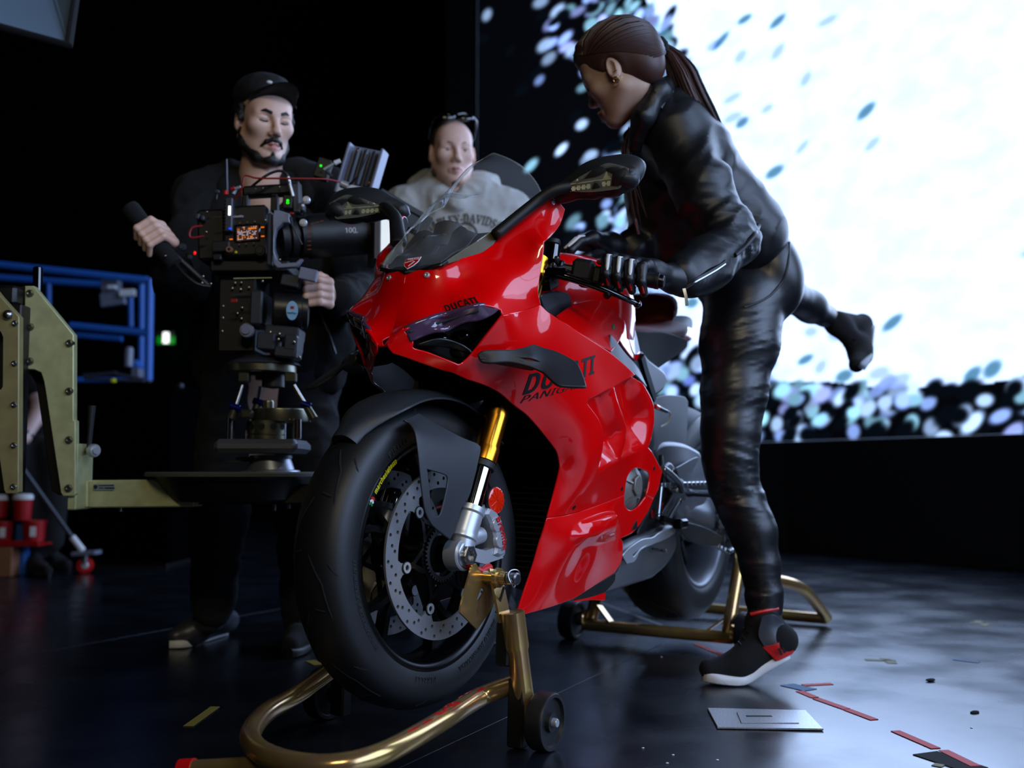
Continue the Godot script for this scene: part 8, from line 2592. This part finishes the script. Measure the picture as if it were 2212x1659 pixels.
	put("clamp_lever", MB.new().tube([Vector3(-1.068, .589, -2.67), Vector3(-1.066, .633, -2.67), Vector3(-1.064, .696, -2.67)], [0.006, 0.007, 0.010], 12), M.rubber, pf)
	for q: Array in [[Vector3(-.627, .45, -2.8), Vector3(-.627, .427, -2.8)], [Vector3(-.589, .45, -2.8), Vector3(-.589, .432, -2.8)], [Vector3(-1.002, .439, -2.72), Vector3(-1.001, .427, -2.72)]]: rod(pf, "hanging_bolt", M.steel, q[0], q[1], 0.005)
	# olive plates of the crane post
	var po := base("crane_post")
	tag(po, "pair of bolted olive metal plates forming the crane's upright at the frame edge", "crane")
	var o := PackedVector2Array()
	for q: Vector3 in [Vector3(-1.223, .994, -2.62), Vector3(-1.201, .994, -2.62), Vector3(-1.096, .871, -2.62), Vector3(-1.089, .658, -2.62), Vector3(-1.084, .655, -2.62), Vector3(-1.078, .475, -2.62), Vector3(-1.083, .469, -2.62), Vector3(-1.108, .469, -2.62), Vector3(-1.114, .477, -2.62), Vector3(-1.16, .723, -2.62), Vector3(-1.166, .753, -2.62), Vector3(-1.174, .775, -2.62), Vector3(-1.191, .783, -2.62), Vector3(-1.217, .784, -2.62)]: o.append(Vector2(q.x, q.y))
	put("post_plate", MB.new().plate(o, [], Transform3D(Basis(), Vector3(0, 0, -2.632)), 0.024, 0.002), M.olive, po)
	var inner := PackedVector2Array()
	for q: Vector3 in [Vector3(-1.272, 1.002, -2.7), Vector3(-1.238, 1.005, -2.7), Vector3(-1.132, .878, -2.7), Vector3(-1.124, .664, -2.7), Vector3(-1.113, .476, -2.7), Vector3(-1.142, .47, -2.7), Vector3(-1.161, .482, -2.7), Vector3(-1.21, .753, -2.7), Vector3(-1.227, .779, -2.7), Vector3(-1.264, .782, -2.7)]: inner.append(Vector2(q.x, q.y))
	put("inner_plate", MB.new().plate(inner, [], Transform3D(Basis(), Vector3(0, 0, -2.70)), 0.05, 0.002), M.rig_black, po)
	var o2 := PackedVector2Array()
	for q: Vector3 in [Vector3(-1.303, 1.041, -2.52), Vector3(-1.256, .978, -2.52), Vector3(-1.232, .949, -2.52), Vector3(-1.187, .901, -2.52), Vector3(-1.172, .482, -2.52), Vector3(-1.176, .477, -2.52), Vector3(-1.202, .477, -2.52), Vector3(-1.207, .485, -2.52), Vector3(-1.221, .561, -2.52), Vector3(-1.283, .572, -2.52)]: o2.append(Vector2(q.x, q.y))
	var slot := PackedVector2Array()
	for q: Vector3 in [Vector3(-1.263, .883, -2.52), Vector3(-1.229, .865, -2.52), Vector3(-1.223, .852, -2.52), Vector3(-1.219, .732, -2.52), Vector3(-1.223, .725, -2.52), Vector3(-1.256, .725, -2.52)]: slot.append(Vector2(q.x, q.y))
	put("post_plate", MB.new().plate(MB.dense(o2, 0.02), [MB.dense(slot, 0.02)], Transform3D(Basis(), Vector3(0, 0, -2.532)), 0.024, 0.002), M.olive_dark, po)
	put("inner_plate", MB.new().box(Vector3(0.11, 0.46, 0.06), Transform3D(Basis(), Vector3(-1.261, .71, -2.6)), 0.003), M.rig_black, po)
	bolts(po, "plate_bolt", M.anod, [Vector3(-1.208, .975, -2.618), Vector3(-1.204, .89, -2.618), Vector3(-1.202, .804, -2.618), Vector3(-1.104, .849, -2.618), Vector3(-1.101, .729, -2.618), Vector3(-1.097, .608, -2.618), Vector3(-1.094, .489, -2.618)], 0.0095)
	bolts(po, "plate_bolt", M.steel, [Vector3(-1.195, .885, -2.518), Vector3(-1.192, .788, -2.518), Vector3(-1.189, .689, -2.518), Vector3(-1.186, .592, -2.518), Vector3(-1.183, .494, -2.518)], 0.0072)
	put("plate_stud", MB.new().ball(Vector3(-1.214, .905, -2.52), Vector3(0.013, 0.013, 0.012)), M.steel, po)
	rod(po, "post_grip", M.gloss_black, Vector3(-1.216, .977, -2.68), Vector3(-1.219, 1.054, -2.68), 0.012, -1, 0.003)
	put("post_gear", MB.new().box(Vector3(0.05, 0.05, 0.05), Transform3D(Basis(), Vector3(-1.249, .964, -2.6)), 0.008), M.rig_black, po)

func backstage() -> void:

	# blue rack
	var k := base("steel_rack")
	tag(k, "blue painted tubular steel rack in the dark at the back left", "rack")
	for q: Array in [[Vector3(-3.295, 1.846, -6.6), Vector3(-2.308, 1.742, -6.6), .024], [Vector3(-3.69, 1.913, -7.4), Vector3(-2.876, 1.856, -7.4), .024], [Vector3(-2.291, 1.751, -6.6), Vector3(-2.281, 1.105, -6.6), .026], [Vector3(-2.592, 1.855, -7.3), Vector3(-2.575, 1.189, -7.3), .022], [Vector3(-2.703, 1.774, -7.4), Vector3(-2.693, 1.556, -7.4), .02], [Vector3(-2.783, 1.453, -6.6), Vector3(-2.29, 1.406, -6.6), .024], [Vector3(-3.092, 1.497, -7.4), Vector3(-2.752, 1.47, -7.4), .02], [Vector3(-3.285, 1.866, -7.4), Vector3(-3.277, 1.641, -7.4), .018], [Vector3(-3.264, 1.111, -6.6), Vector3(-2.281, 1.105, -6.6), .02], [Vector3(-2.876, 1.856, -7.4), Vector3(-2.308, 1.742, -6.6), .02]]:
		rod(k, "rack_tube", M.blue_steel, q[0], q[1], q[2])
	for q: Array in [[Vector3(-2.281, 1.105, -6.6), Vector3(-2.919, 0, -8.551)], [Vector3(-2.575, 1.189, -7.3), Vector3(-2.546, .218, -7.3)], [Vector3(-3.295, 1.846, -6.6), Vector3(-4.176, 0, -8.551)]]: rod(k, "rack_leg", M.rig_black, q[0], Vector3(q[0].x, 0.0, q[0].z), 0.022)
	var tool := base("clamp_bundle")
	tag(tool, "pale grey clamp and bracket hung in the corner of the blue rack", "clamp")
	slab(tool, "clamp_body", M.rig_silver, Vector3(-2.583, 1.716, -6.74), Vector3(.11, .108, .08), 0.1)
	slab(tool, "clamp_arm", M.rig_silver, Vector3(-2.547, 1.633, -6.675), Vector3(.15, .083, .05), 0.15)
	slab(tool, "clamp_plate", M.white, Vector3(-2.436, 1.664, -6.62), Vector3(.095, .044, .04), 0.05)
	slab(tool, "clamp_plate", M.white, Vector3(-2.534, 1.701, -6.62), Vector3(.053, .024, .04))
	var can := base("spray_can")
	tag(can, "white can with a yellow-green cap standing on the rack's lower shelf", "can")
	put("can_body", MB.new().lathe([0.0, 0.0, 0.026, 0.0, 0.028, 0.01, 0.028, 0.11, 0.02, 0.125, 0.0, 0.126], Vector3.UP, Vector3(-2.445, 1.203, -6.7), 20), M.rig_silver, can)
	put("can_cap", MB.new().cyl(Vector3(-2.439, 1.28, -6.7), Vector3(-2.439, 1.304, -6.7), 0.02, 0.018, 16, 0.003), M.yellow, can)
	var bag := base("tool_box")
	tag(bag, "small pale blue box on the rack's lower shelf beside the can", "box")
	slab(bag, "box_body", M.rig_silver, Vector3(-2.403, 1.166, -6.75), Vector3(.049, .059, .1), 0.05)
	slab(bag, "box_lid", M.blue_steel, Vector3(-2.423, 1.22, -6.77), Vector3(.049, .05, .1), 0.4)
	var bar := base("folded_stand")
	tag(bar, "grey folded light stand lying across the top of the black flight case", "stand")
	rod(bar, "stand_leg", M.rig_grey, Vector3(-2.528, 1.098, -6.2), Vector3(-2.332, 1.114, -6.2), 0.012)
	rod(bar, "stand_leg", M.rig_grey, Vector3(-2.359, 1.114, -6.2), Vector3(-2.162, 1.07, -6.2), 0.012)
	rod(bar, "stand_leg", M.rig_grey, Vector3(-2.501, 1.077, -6.15), Vector3(-2.15, 1.06, -6.15), 0.010)
	knob(bar, "stand_knob", M.yellow, Vector3(-2.309, 1.059, -6.1), 0.014, 0.02)
	var cs := base("flight_case")
	tag(cs, "large black flight case standing in front of the blue rack", "case")
	var cc := Vector3(-2.227, .776, -6.2)
	slab(cs, "case_body", M.wall_cloth, Vector3(cc.x, 0.53, cc.z), Vector3(0.62, 1.02, 0.5), 0.0, 0.0, 0.01)
	put("case_corner", MB.new().ball(Vector3(-1.873, 1.017, -5.95), Vector3.ONE * 0.018), M.rig_grey, cs)
	slab(cs, "case_rail", M.rig_black, Vector3(cc.x, 0.012, cc.z), Vector3(0.60, 0.024, 0.46))
	# exit sign
	var ex := base("exit_sign")
	tag(ex, "small glowing green and white exit sign far back in the dark", "sign")
	slab(ex, "sign_case", M.rig_black, Vector3(-3.773, 1.995, -11.43), Vector3(.215, .141, .1))
	slab(ex, "sign_panel", M.glow_exit, Vector3(-3.751, 1.962, -11.365), Vector3(.192, .081, .01))
	slab(ex, "sign_lamp", M.glow_white, Vector3(-3.745, 1.987, -11.345), Vector3(.063, .116, .01))
	var el := OmniLight3D.new()
	el.name = "exit_sign_light"
	el.light_color = Color(0.4, 1.0, 0.5)
	el.light_energy = 0.02
	el.light_size = 0.05
	el.shadow_enabled = true
	el.position = Vector3(-3.697, 1.956, -11.2)
	add_child(el)
	# light stand foot with caster
	var ls := base("light_stand")
	tag(ls, "grey light stand leg slanting down to a red caster beside the olive post", "stand")
	rod(ls, "stand_leg", M.rig_grey, Vector3(-2.473, .55, -5.35), Vector3(-2.284, .182, -5.55), 0.012)
	rod(ls, "leg_sleeve", M.white, Vector3(-2.29, .197, -5.54), Vector3(-2.242, .123, -5.57), 0.017)
	slab(ls, "caster_plate", M.rig_silver, Vector3(-2.221, .111, -5.565), Vector3(.127, .021, .09), 0.06)
	rod(ls, "caster_fork", M.steel, Vector3(-2.229, .104, -5.57), Vector3(-2.23, .061, -5.57), 0.016)
	put("caster_wheel", MB.new().lathe([0.0, 0.018, 0.022, 0.018, 0.040, 0.015, 0.043, 0.008, 0.043, -0.008, 0.040, -0.015, 0.0, -0.018], Vector3(0.3, 0, 1), Vector3(-2.246, .043, -5.615), 28), M.label_red, ls)
	put("caster_hub", MB.new().lathe([0.0, 0.022, 0.016, 0.021, 0.020, 0.017, 0.0, 0.016], Vector3(0.3, 0, 1), Vector3(-2.246, .043, -5.615), 20), M.alu, ls)
	rod(ls, "stand_column", M.rig_grey, Vector3(-2.535, .579, -5.45), Vector3(-2.564, 1.445, -5.45), 0.016)
	# buckets and boxes on the floor at the left
	var rows := [["red bucket with a white lid on the upper tier beneath the olive post", Vector3(-2.532, .341, -5.5), .047, .115, true], ["red open bucket on the lower tier, nearest to the caster", Vector3(-2.459, .229, -5.48), .058, .11, false], ["red bucket on the lower tier at the frame edge", Vector3(-2.628, .223, -5.5), .048, .11, false], ["red bucket with crumpled film behind the frame edge post", Vector3(-2.673, .345, -5.54), .048, .10, true]]
	for q: Array in rows:
		var bk := base("bucket")
		tag(bk, q[0], "bucket")
		var h: float = q[3]
		var r: float = q[2]
		put("bucket_body", MB.new().lathe([0.0, -h / 2, r * 0.82, -h / 2, r * 0.86, -h / 2 + 0.006, r, h / 2, r * 1.05, h / 2, r * 1.05, h / 2 - 0.006, r * 0.96, h / 2 - 0.004, r * 0.80, -h / 2 + 0.01, 0.0, -h / 2 + 0.01], Vector3.UP, q[1], 32), M.cup_red, bk)
		if q[4]: put("bucket_lid", MB.new().lathe([0.0, h / 2 + 0.022, r * 0.9, h / 2 + 0.020, r * 1.06, h / 2 + 0.012, r * 1.06, h / 2 - 0.008, 0.0, h / 2 - 0.006], Vector3.UP, q[1], 32), M.white, bk)
		else: put("bucket_label", MB.new().box(Vector3(0.028, 0.05, 0.002), Transform3D(Basis(Vector3.UP, 0.2), q[1] + Vector3(0.018, 0.0, r * 0.96)), 0.0005), M.white, bk)
	var tray := base("tray")
	tag(tray, "red tray carrying the lower buckets on top of the cardboard box", "tray")
	var tc := Vector3(-2.542, .161, -5.5)
	slab(tray, "tray_floor", M.cup_red, Vector3(tc.x, tc.y, tc.z), Vector3(0.27, 0.012, 0.16))
	slab(tray, "tray_rim", M.cup_red, Vector3(tc.x, tc.y + 0.008, tc.z + 0.08), Vector3(0.27, 0.028, 0.006))
	var bx := base("cardboard_box")
	tag(bx, "brown cardboard box on the floor under the red tray", "box")
	var bc := Vector3(-2.611, .105, -5.5)
	slab(bx, "box_body", M.card, Vector3(bc.x, (tc.y - 0.008) / 2, bc.z), Vector3(0.13, tc.y - 0.012, 0.2), 0.0, 0.1)
	put("box_tape", MB.new().box(Vector3(0.03, 0.002, 0.2), Transform3D(Basis(Vector3.UP, 0.1), Vector3(bc.x, tc.y - 0.011, bc.z)), 0.0005), M.khaki, bx)
	var cr := base("crate")
	tag(cr, "blue plastic crate standing on the floor beside the cardboard box", "crate")
	slab(cr, "crate_wall", M.blue_steel, Vector3((Vector3(-2.548, .101, -5.55)).x, 0.16, -5.62), Vector3(0.055, 0.32, 0.20), 0.0, 0.0, 0.006)
	put("crate_rim", MB.new().box(Vector3(0.065, 0.02, 0.21), Transform3D(Basis(), Vector3((Vector3(-2.548, .101, -5.55)).x, 0.31, -5.62)), 0.006), M.blue_steel, cr)
	# light panel on its arm behind the mirror
	var lp := base("antenna_panel")
	tag(lp, "silver finned receiver panel tilted on a rod behind the motorcycle's far mirror", "panel")
	var pb := Basis(Vector3.BACK, -0.27) * Basis(Vector3.UP, -0.25)
	var pc := Vector3(-.43, 1.38, -2.95)
	put("panel_tray", MB.new().box(Vector3(0.108, 0.128, 0.018), Transform3D(pb, pc + pb * Vector3(0, 0.012, -0.02)), 0.003), M.rig_silver, lp)
	for s: float in [-1.0, 1.0]: put("panel_wall", MB.new().box(Vector3(0.008, 0.150, 0.042), Transform3D(pb, pc + pb * Vector3(0.052 * s, 0.0, 0.0)), 0.002), M.rig_silver, lp)
	put("panel_side", MB.new().box(Vector3(0.003, 0.120, 0.05), Transform3D(pb, pc + pb * Vector3(-0.060, 0.004, -0.018)), 0.001), M.rig_black, lp)
	for i in 3:
		put("panel_fin", MB.new().box(Vector3(0.016, 0.11, 0.022), Transform3D(pb, pc + pb * Vector3(-0.028 + 0.026 * i, 0.014, -0.004)), 0.005), M.rig_grey, lp)
	put("panel_foot", MB.new().box(Vector3(0.104, 0.032, 0.02), Transform3D(pb, pc + pb * Vector3(0.0, -0.060, 0.006)), 0.003), M.white, lp)
	bolts(lp, "panel_bolt", M.gold, [Vector3(-.404, 1.342, -2.92), Vector3(-.439, 1.435, -2.92)], 0.003)
	rod(lp, "arm_rod", M.alu, Vector3(-.536, 1.385, -2.94), Vector3(-.505, 1.404, -2.94), 0.0045)
	rod(lp, "arm_tip", M.white, Vector3(-.505, 1.404, -2.94), Vector3(-.488, 1.412, -2.94), 0.0072, 0.006)
	rod(lp, "arm_joint", M.rig_grey, Vector3(-.526, 1.379, -2.93), Vector3(-.509, 1.362, -2.93), 0.004)
	slab(lp, "arm_block", M.rig_black, Vector3(-.54, 1.391, -2.96), Vector3(.038, .059, .04), -0.3)
	put("arm_lamp", MB.new().ball(Vector3(-.538, 1.388, -2.91), Vector3.ONE * 0.0035), M.glow_green, lp)
	rod(lp, "arm_plug", M.alu, Vector3(-.48, 1.334, -2.9), Vector3(-.458, 1.326, -2.9), 0.011)
	put("panel_cable", MB.new().tube(smooth_path([Vector3(-.455, 1.331, -2.9), Vector3(-.429, 1.349, -2.88), Vector3(-.413, 1.389, -2.89), Vector3(-.405, 1.416, -2.9)], 5), 0.003, 8), M.rubber, lp)
	# monitor frame; its bright white card is given an added glow
	var mo := base("field_monitor")
	tag(mo, "black framed field monitor with a white card given an added glow behind the far mirror arm", "monitor")
	var mb := Basis(Vector3.UP, 0.35) * Basis(Vector3.BACK, -0.46)
	put("monitor_hood", MB.new().box(Vector3(0.175, 0.07, 0.02), Transform3D(mb, Vector3(-.318, 1.272, -3)), 0.003), M.rig_black, mo)
	put("monitor_frame", MB.new().tube([Vector3(-.38, 1.317, -2.96), Vector3(-.254, 1.243, -2.93), Vector3(-.269, 1.206, -2.94), Vector3(-.381, 1.264, -2.97)], 0.0035, 8, true), M.rig_grey_dark, mo)
	put("monitor_frame", MB.new().tube([Vector3(-.377, 1.258, -2.96), Vector3(-.315, 1.232, -2.95), Vector3(-.315, 1.216, -2.95), Vector3(-.338, 1.224, -2.95)], 0.0030, 8, false), M.rig_grey_dark, mo)
	slab(mo, "white_card_glow", M.glow_card, Vector3(-.362, 1.218, -3.025), Vector3(.053, .116, .01))
	slab(mo, "monitor_back", M.rig_black, Vector3(-.364, 1.22, -3.045), Vector3(.069, .144, .02))
	# softbox at the top left
	var sb := base("softbox")
	tag(sb, "grey softbox with a black rim hanging into the top left corner", "softbox")
	var sx := [Vector3(-2.131, 2.628, -3.4), Vector3(-1.486, 2.7, -3.6), Vector3(-1.386, 1.859, -3.2), Vector3(-1.83, 1.922, -3)]
	var mid: Vector3 = (sx[0] + sx[1] + sx[2] + sx[3]) / 4.0 + Vector3(0.05, 0.10, -0.25)
	var face := MB.new()
	for i in 4:
		var p: Vector3 = sx[i]
		var q: Vector3 = sx[(i + 1) % 4]
		face.tri(p, q, mid)
	put("softbox_cloth", face, M.softcloth, sb, Transform3D(), 5.0)
	put("softbox_rim", MB.new().tube([sx[0], sx[1], sx[2], sx[3]], 0.014, 8, true), M.cloth_black, sb)
	put("softbox_rib", MB.new().tube([sx[2], mid + Vector3(0, 0, 0.004)], 0.006, 8), M.softcloth, sb)
	# floor box lid, tapes, crumbs
	var fb := base("floor_box")
	tag(fb, "pale metal floor box lid let into the studio floor before the shoe", "floor box")
	var q1 := Vector3(.435, 0, -2.405); var q2 := Vector3(.648, 0, -2.382); var q3 := Vector3(.637, 0, -2.211); var q4 := Vector3(.423, 0, -2.226)
	var fo := PackedVector2Array([Vector2(q1.x, q1.z), Vector2(q2.x, q2.z), Vector2(q3.x, q3.z), Vector2(q4.x, q4.z)])
	var flat := Transform3D(Basis(Vector3.RIGHT, Vector3.BACK, Vector3.UP), Vector3(0, 0.003, 0))
	put("lid_frame", MB.new().plate(MB.dense(fo, 0.03), [], flat, 0.004, 0.001), M.lid, fb)
	var i1 := Vector3(.49, 0, -2.356); var i2 := Vector3(.603, 0, -2.351); var i3 := Vector3(.599, 0, -2.254); var i4 := Vector3(.478, 0, -2.254)
	put("lid_flap", MB.new().plate(MB.dense(PackedVector2Array([Vector2(i1.x, i1.z), Vector2(i2.x, i2.z), Vector2(i3.x, i3.z), Vector2(i4.x, i4.z)]), 0.03), [], flat.translated_local(Vector3(0, 0, 0.003)), 0.002, 0.0008), M.lid, fb)
	put("lid_slot", MB.new().box(Vector3(0.055, 0.002, 0.010), Transform3D(Basis(Vector3.UP, 0.0), Vector3(.529, .007, -2.313)), 0.0005), M.decal_black, fb)
	for q: Array in [["red floor tape dash that starts at the blue patch beside the heel", Vector3(.695, .001, -2.606), Vector3(.711, .001, -2.532)], ["second red floor tape dash from the blue patch, with torn ends", Vector3(.711, .001, -2.522), Vector3(.747, .001, -2.41)], ["third red floor tape dash from the blue patch, ending at a gap", Vector3(.747, .001, -2.405), Vector3(.774, .001, -2.308)], ["long red floor tape dash between the gap and the black tape", Vector3(.783, .001, -2.21), Vector3(.811, .001, -2.072)], ["last red floor tape dash lying over the black tape in the corner", Vector3(.818, .002, -2.054), Vector3(.832, .002, -1.946)], ["red floor tape stretch behind the shoe under the rear stand", Vector3(.567, .001, -3.314), Vector3(.61, .001, -3.114)]]:
		strip(q[0], q[1], q[2], 0.021, M.tape_red, "red tape dashes on the floor")
	strip("short red floor tape branching off beside the shoe's heel", Vector3(.723, .001, -2.677), Vector3(.8, .001, -2.695), 0.02, M.tape_red)
	strip("light blue floor tape patch where the red tapes meet at the heel", Vector3(.684, .001, -2.685), Vector3(.725, .001, -2.618), 0.045, M.tape_blue)
	strip("light blue floor tape strip far right, beside the yellow cross", Vector3(1.251, .001, -3.045), Vector3(1.299, .001, -2.994), 0.02, M.tape_blue)
	strip("yellow floor tape bar at the lower left, in front of the stand", Vector3(-.674, .001, -2.25), Vector3(-.669, .001, -2.433), 0.021, M.tape_yellow)
	strip("yellow floor tape scrap behind the front tyre's left side", Vector3(-.567, .001, -3.023), Vector3(-.53, .001, -2.958), 0.03, M.tape_yellow)
	strip("yellow floor tape scrap beside the front stand's upright", Vector3(-.083, .001, -3.322), Vector3(-.046, .001, -3.34), 0.018, M.tape_yellow)
	for q: Array in [["upper", Vector3(1.615, .001, -3.779), Vector3(1.671, .001, -3.745), Vector3(1.657, .001, -3.824), Vector3(1.634, .001, -3.698)], ["lower", Vector3(.997, .001, -3.038), Vector3(1.078, .001, -3.023), Vector3(1.059, .001, -3.058), Vector3(1.054, .001, -2.978)]]:
		var x := base("tape_cross")
		tag(x, "pale yellow tape cross on the floor, the " + ("one farther from the camera" if q[0] == "upper" else "one nearer to the shoe"), "tape")
		put("tape_strip", tape(q[1], q[2], 0.026), M.tape_pale, x)
		put("tape_strip", tape(q[3], q[4], 0.026), M.tape_pale, x)
	strip("wide black floor tape at the lower right corner beside the red dashes", Vector3(.777, .001, -2.039), Vector3(.824, .001, -1.927), 0.06, M.cloth_black)
	strip("pale yellow tape scrap at the bottom edge near the black tape", Vector3(.762, .001, -1.961), Vector3(.775, .001, -1.949), 0.02, M.tape_pale)
	strip("pale grey tape line on the floor under the rear wheel", Vector3(.349, .001, -4.4), Vector3(.518, .001, -3.712), 0.02, M.tape_grey)
	var r := RandomNumberGenerator.new()
	r.seed = 9
	for q: Array in [[Vector3(1.06, .004, -2.728), .016, "crumpled black tape scrap on the bright floor", "scrap"], [Vector3(1.017, .002, -2.373), .013, "thin dark ring mark scrap on the bright floor", "scrap"]]:
		var s := base("tape_scrap")
		tag(s, q[2], q[3])
		put("scrap_body", MB.new().ball(q[0], Vector3(q[1], 0.004, q[1] * 0.5), Basis(Vector3.UP, 0.4), 7, 5), M.cloth_black, s)
	var crumb := MB.new()
	for q: Vector3 in [Vector3(.251, .001, -2.075), Vector3(.301, .001, -2.025), Vector3(.377, .001, -1.99), Vector3(.282, .001, -1.969), Vector3(.951, .001, -2.238), Vector3(.429, .001, -3.083)]: crumb.ball(q, Vector3(0.003, 0.001, 0.003), Basis(), 6, 4)
	var co := put("paper_crumbs", crumb, M.white)
	tag(co, "tiny white paper crumbs scattered on the floor near the stand", "crumbs")
	co.set_meta("kind", "stuff")

func tape(a: Vector3, b: Vector3, w: float) -> MB:
	var d := (b - a).normalized()
	return MB.new().box(Vector3(a.distance_to(b), 0.0012, w), Transform3D(Basis(d, Vector3.UP, d.cross(Vector3.UP)), (a + b) / 2.0), 0.0002)

func strip(label: String, a: Vector3, b: Vector3, w: float, mat: Material, group := "") -> void:
	tag(put("floor_tape", tape(a, b, w), mat), label, "tape", group)
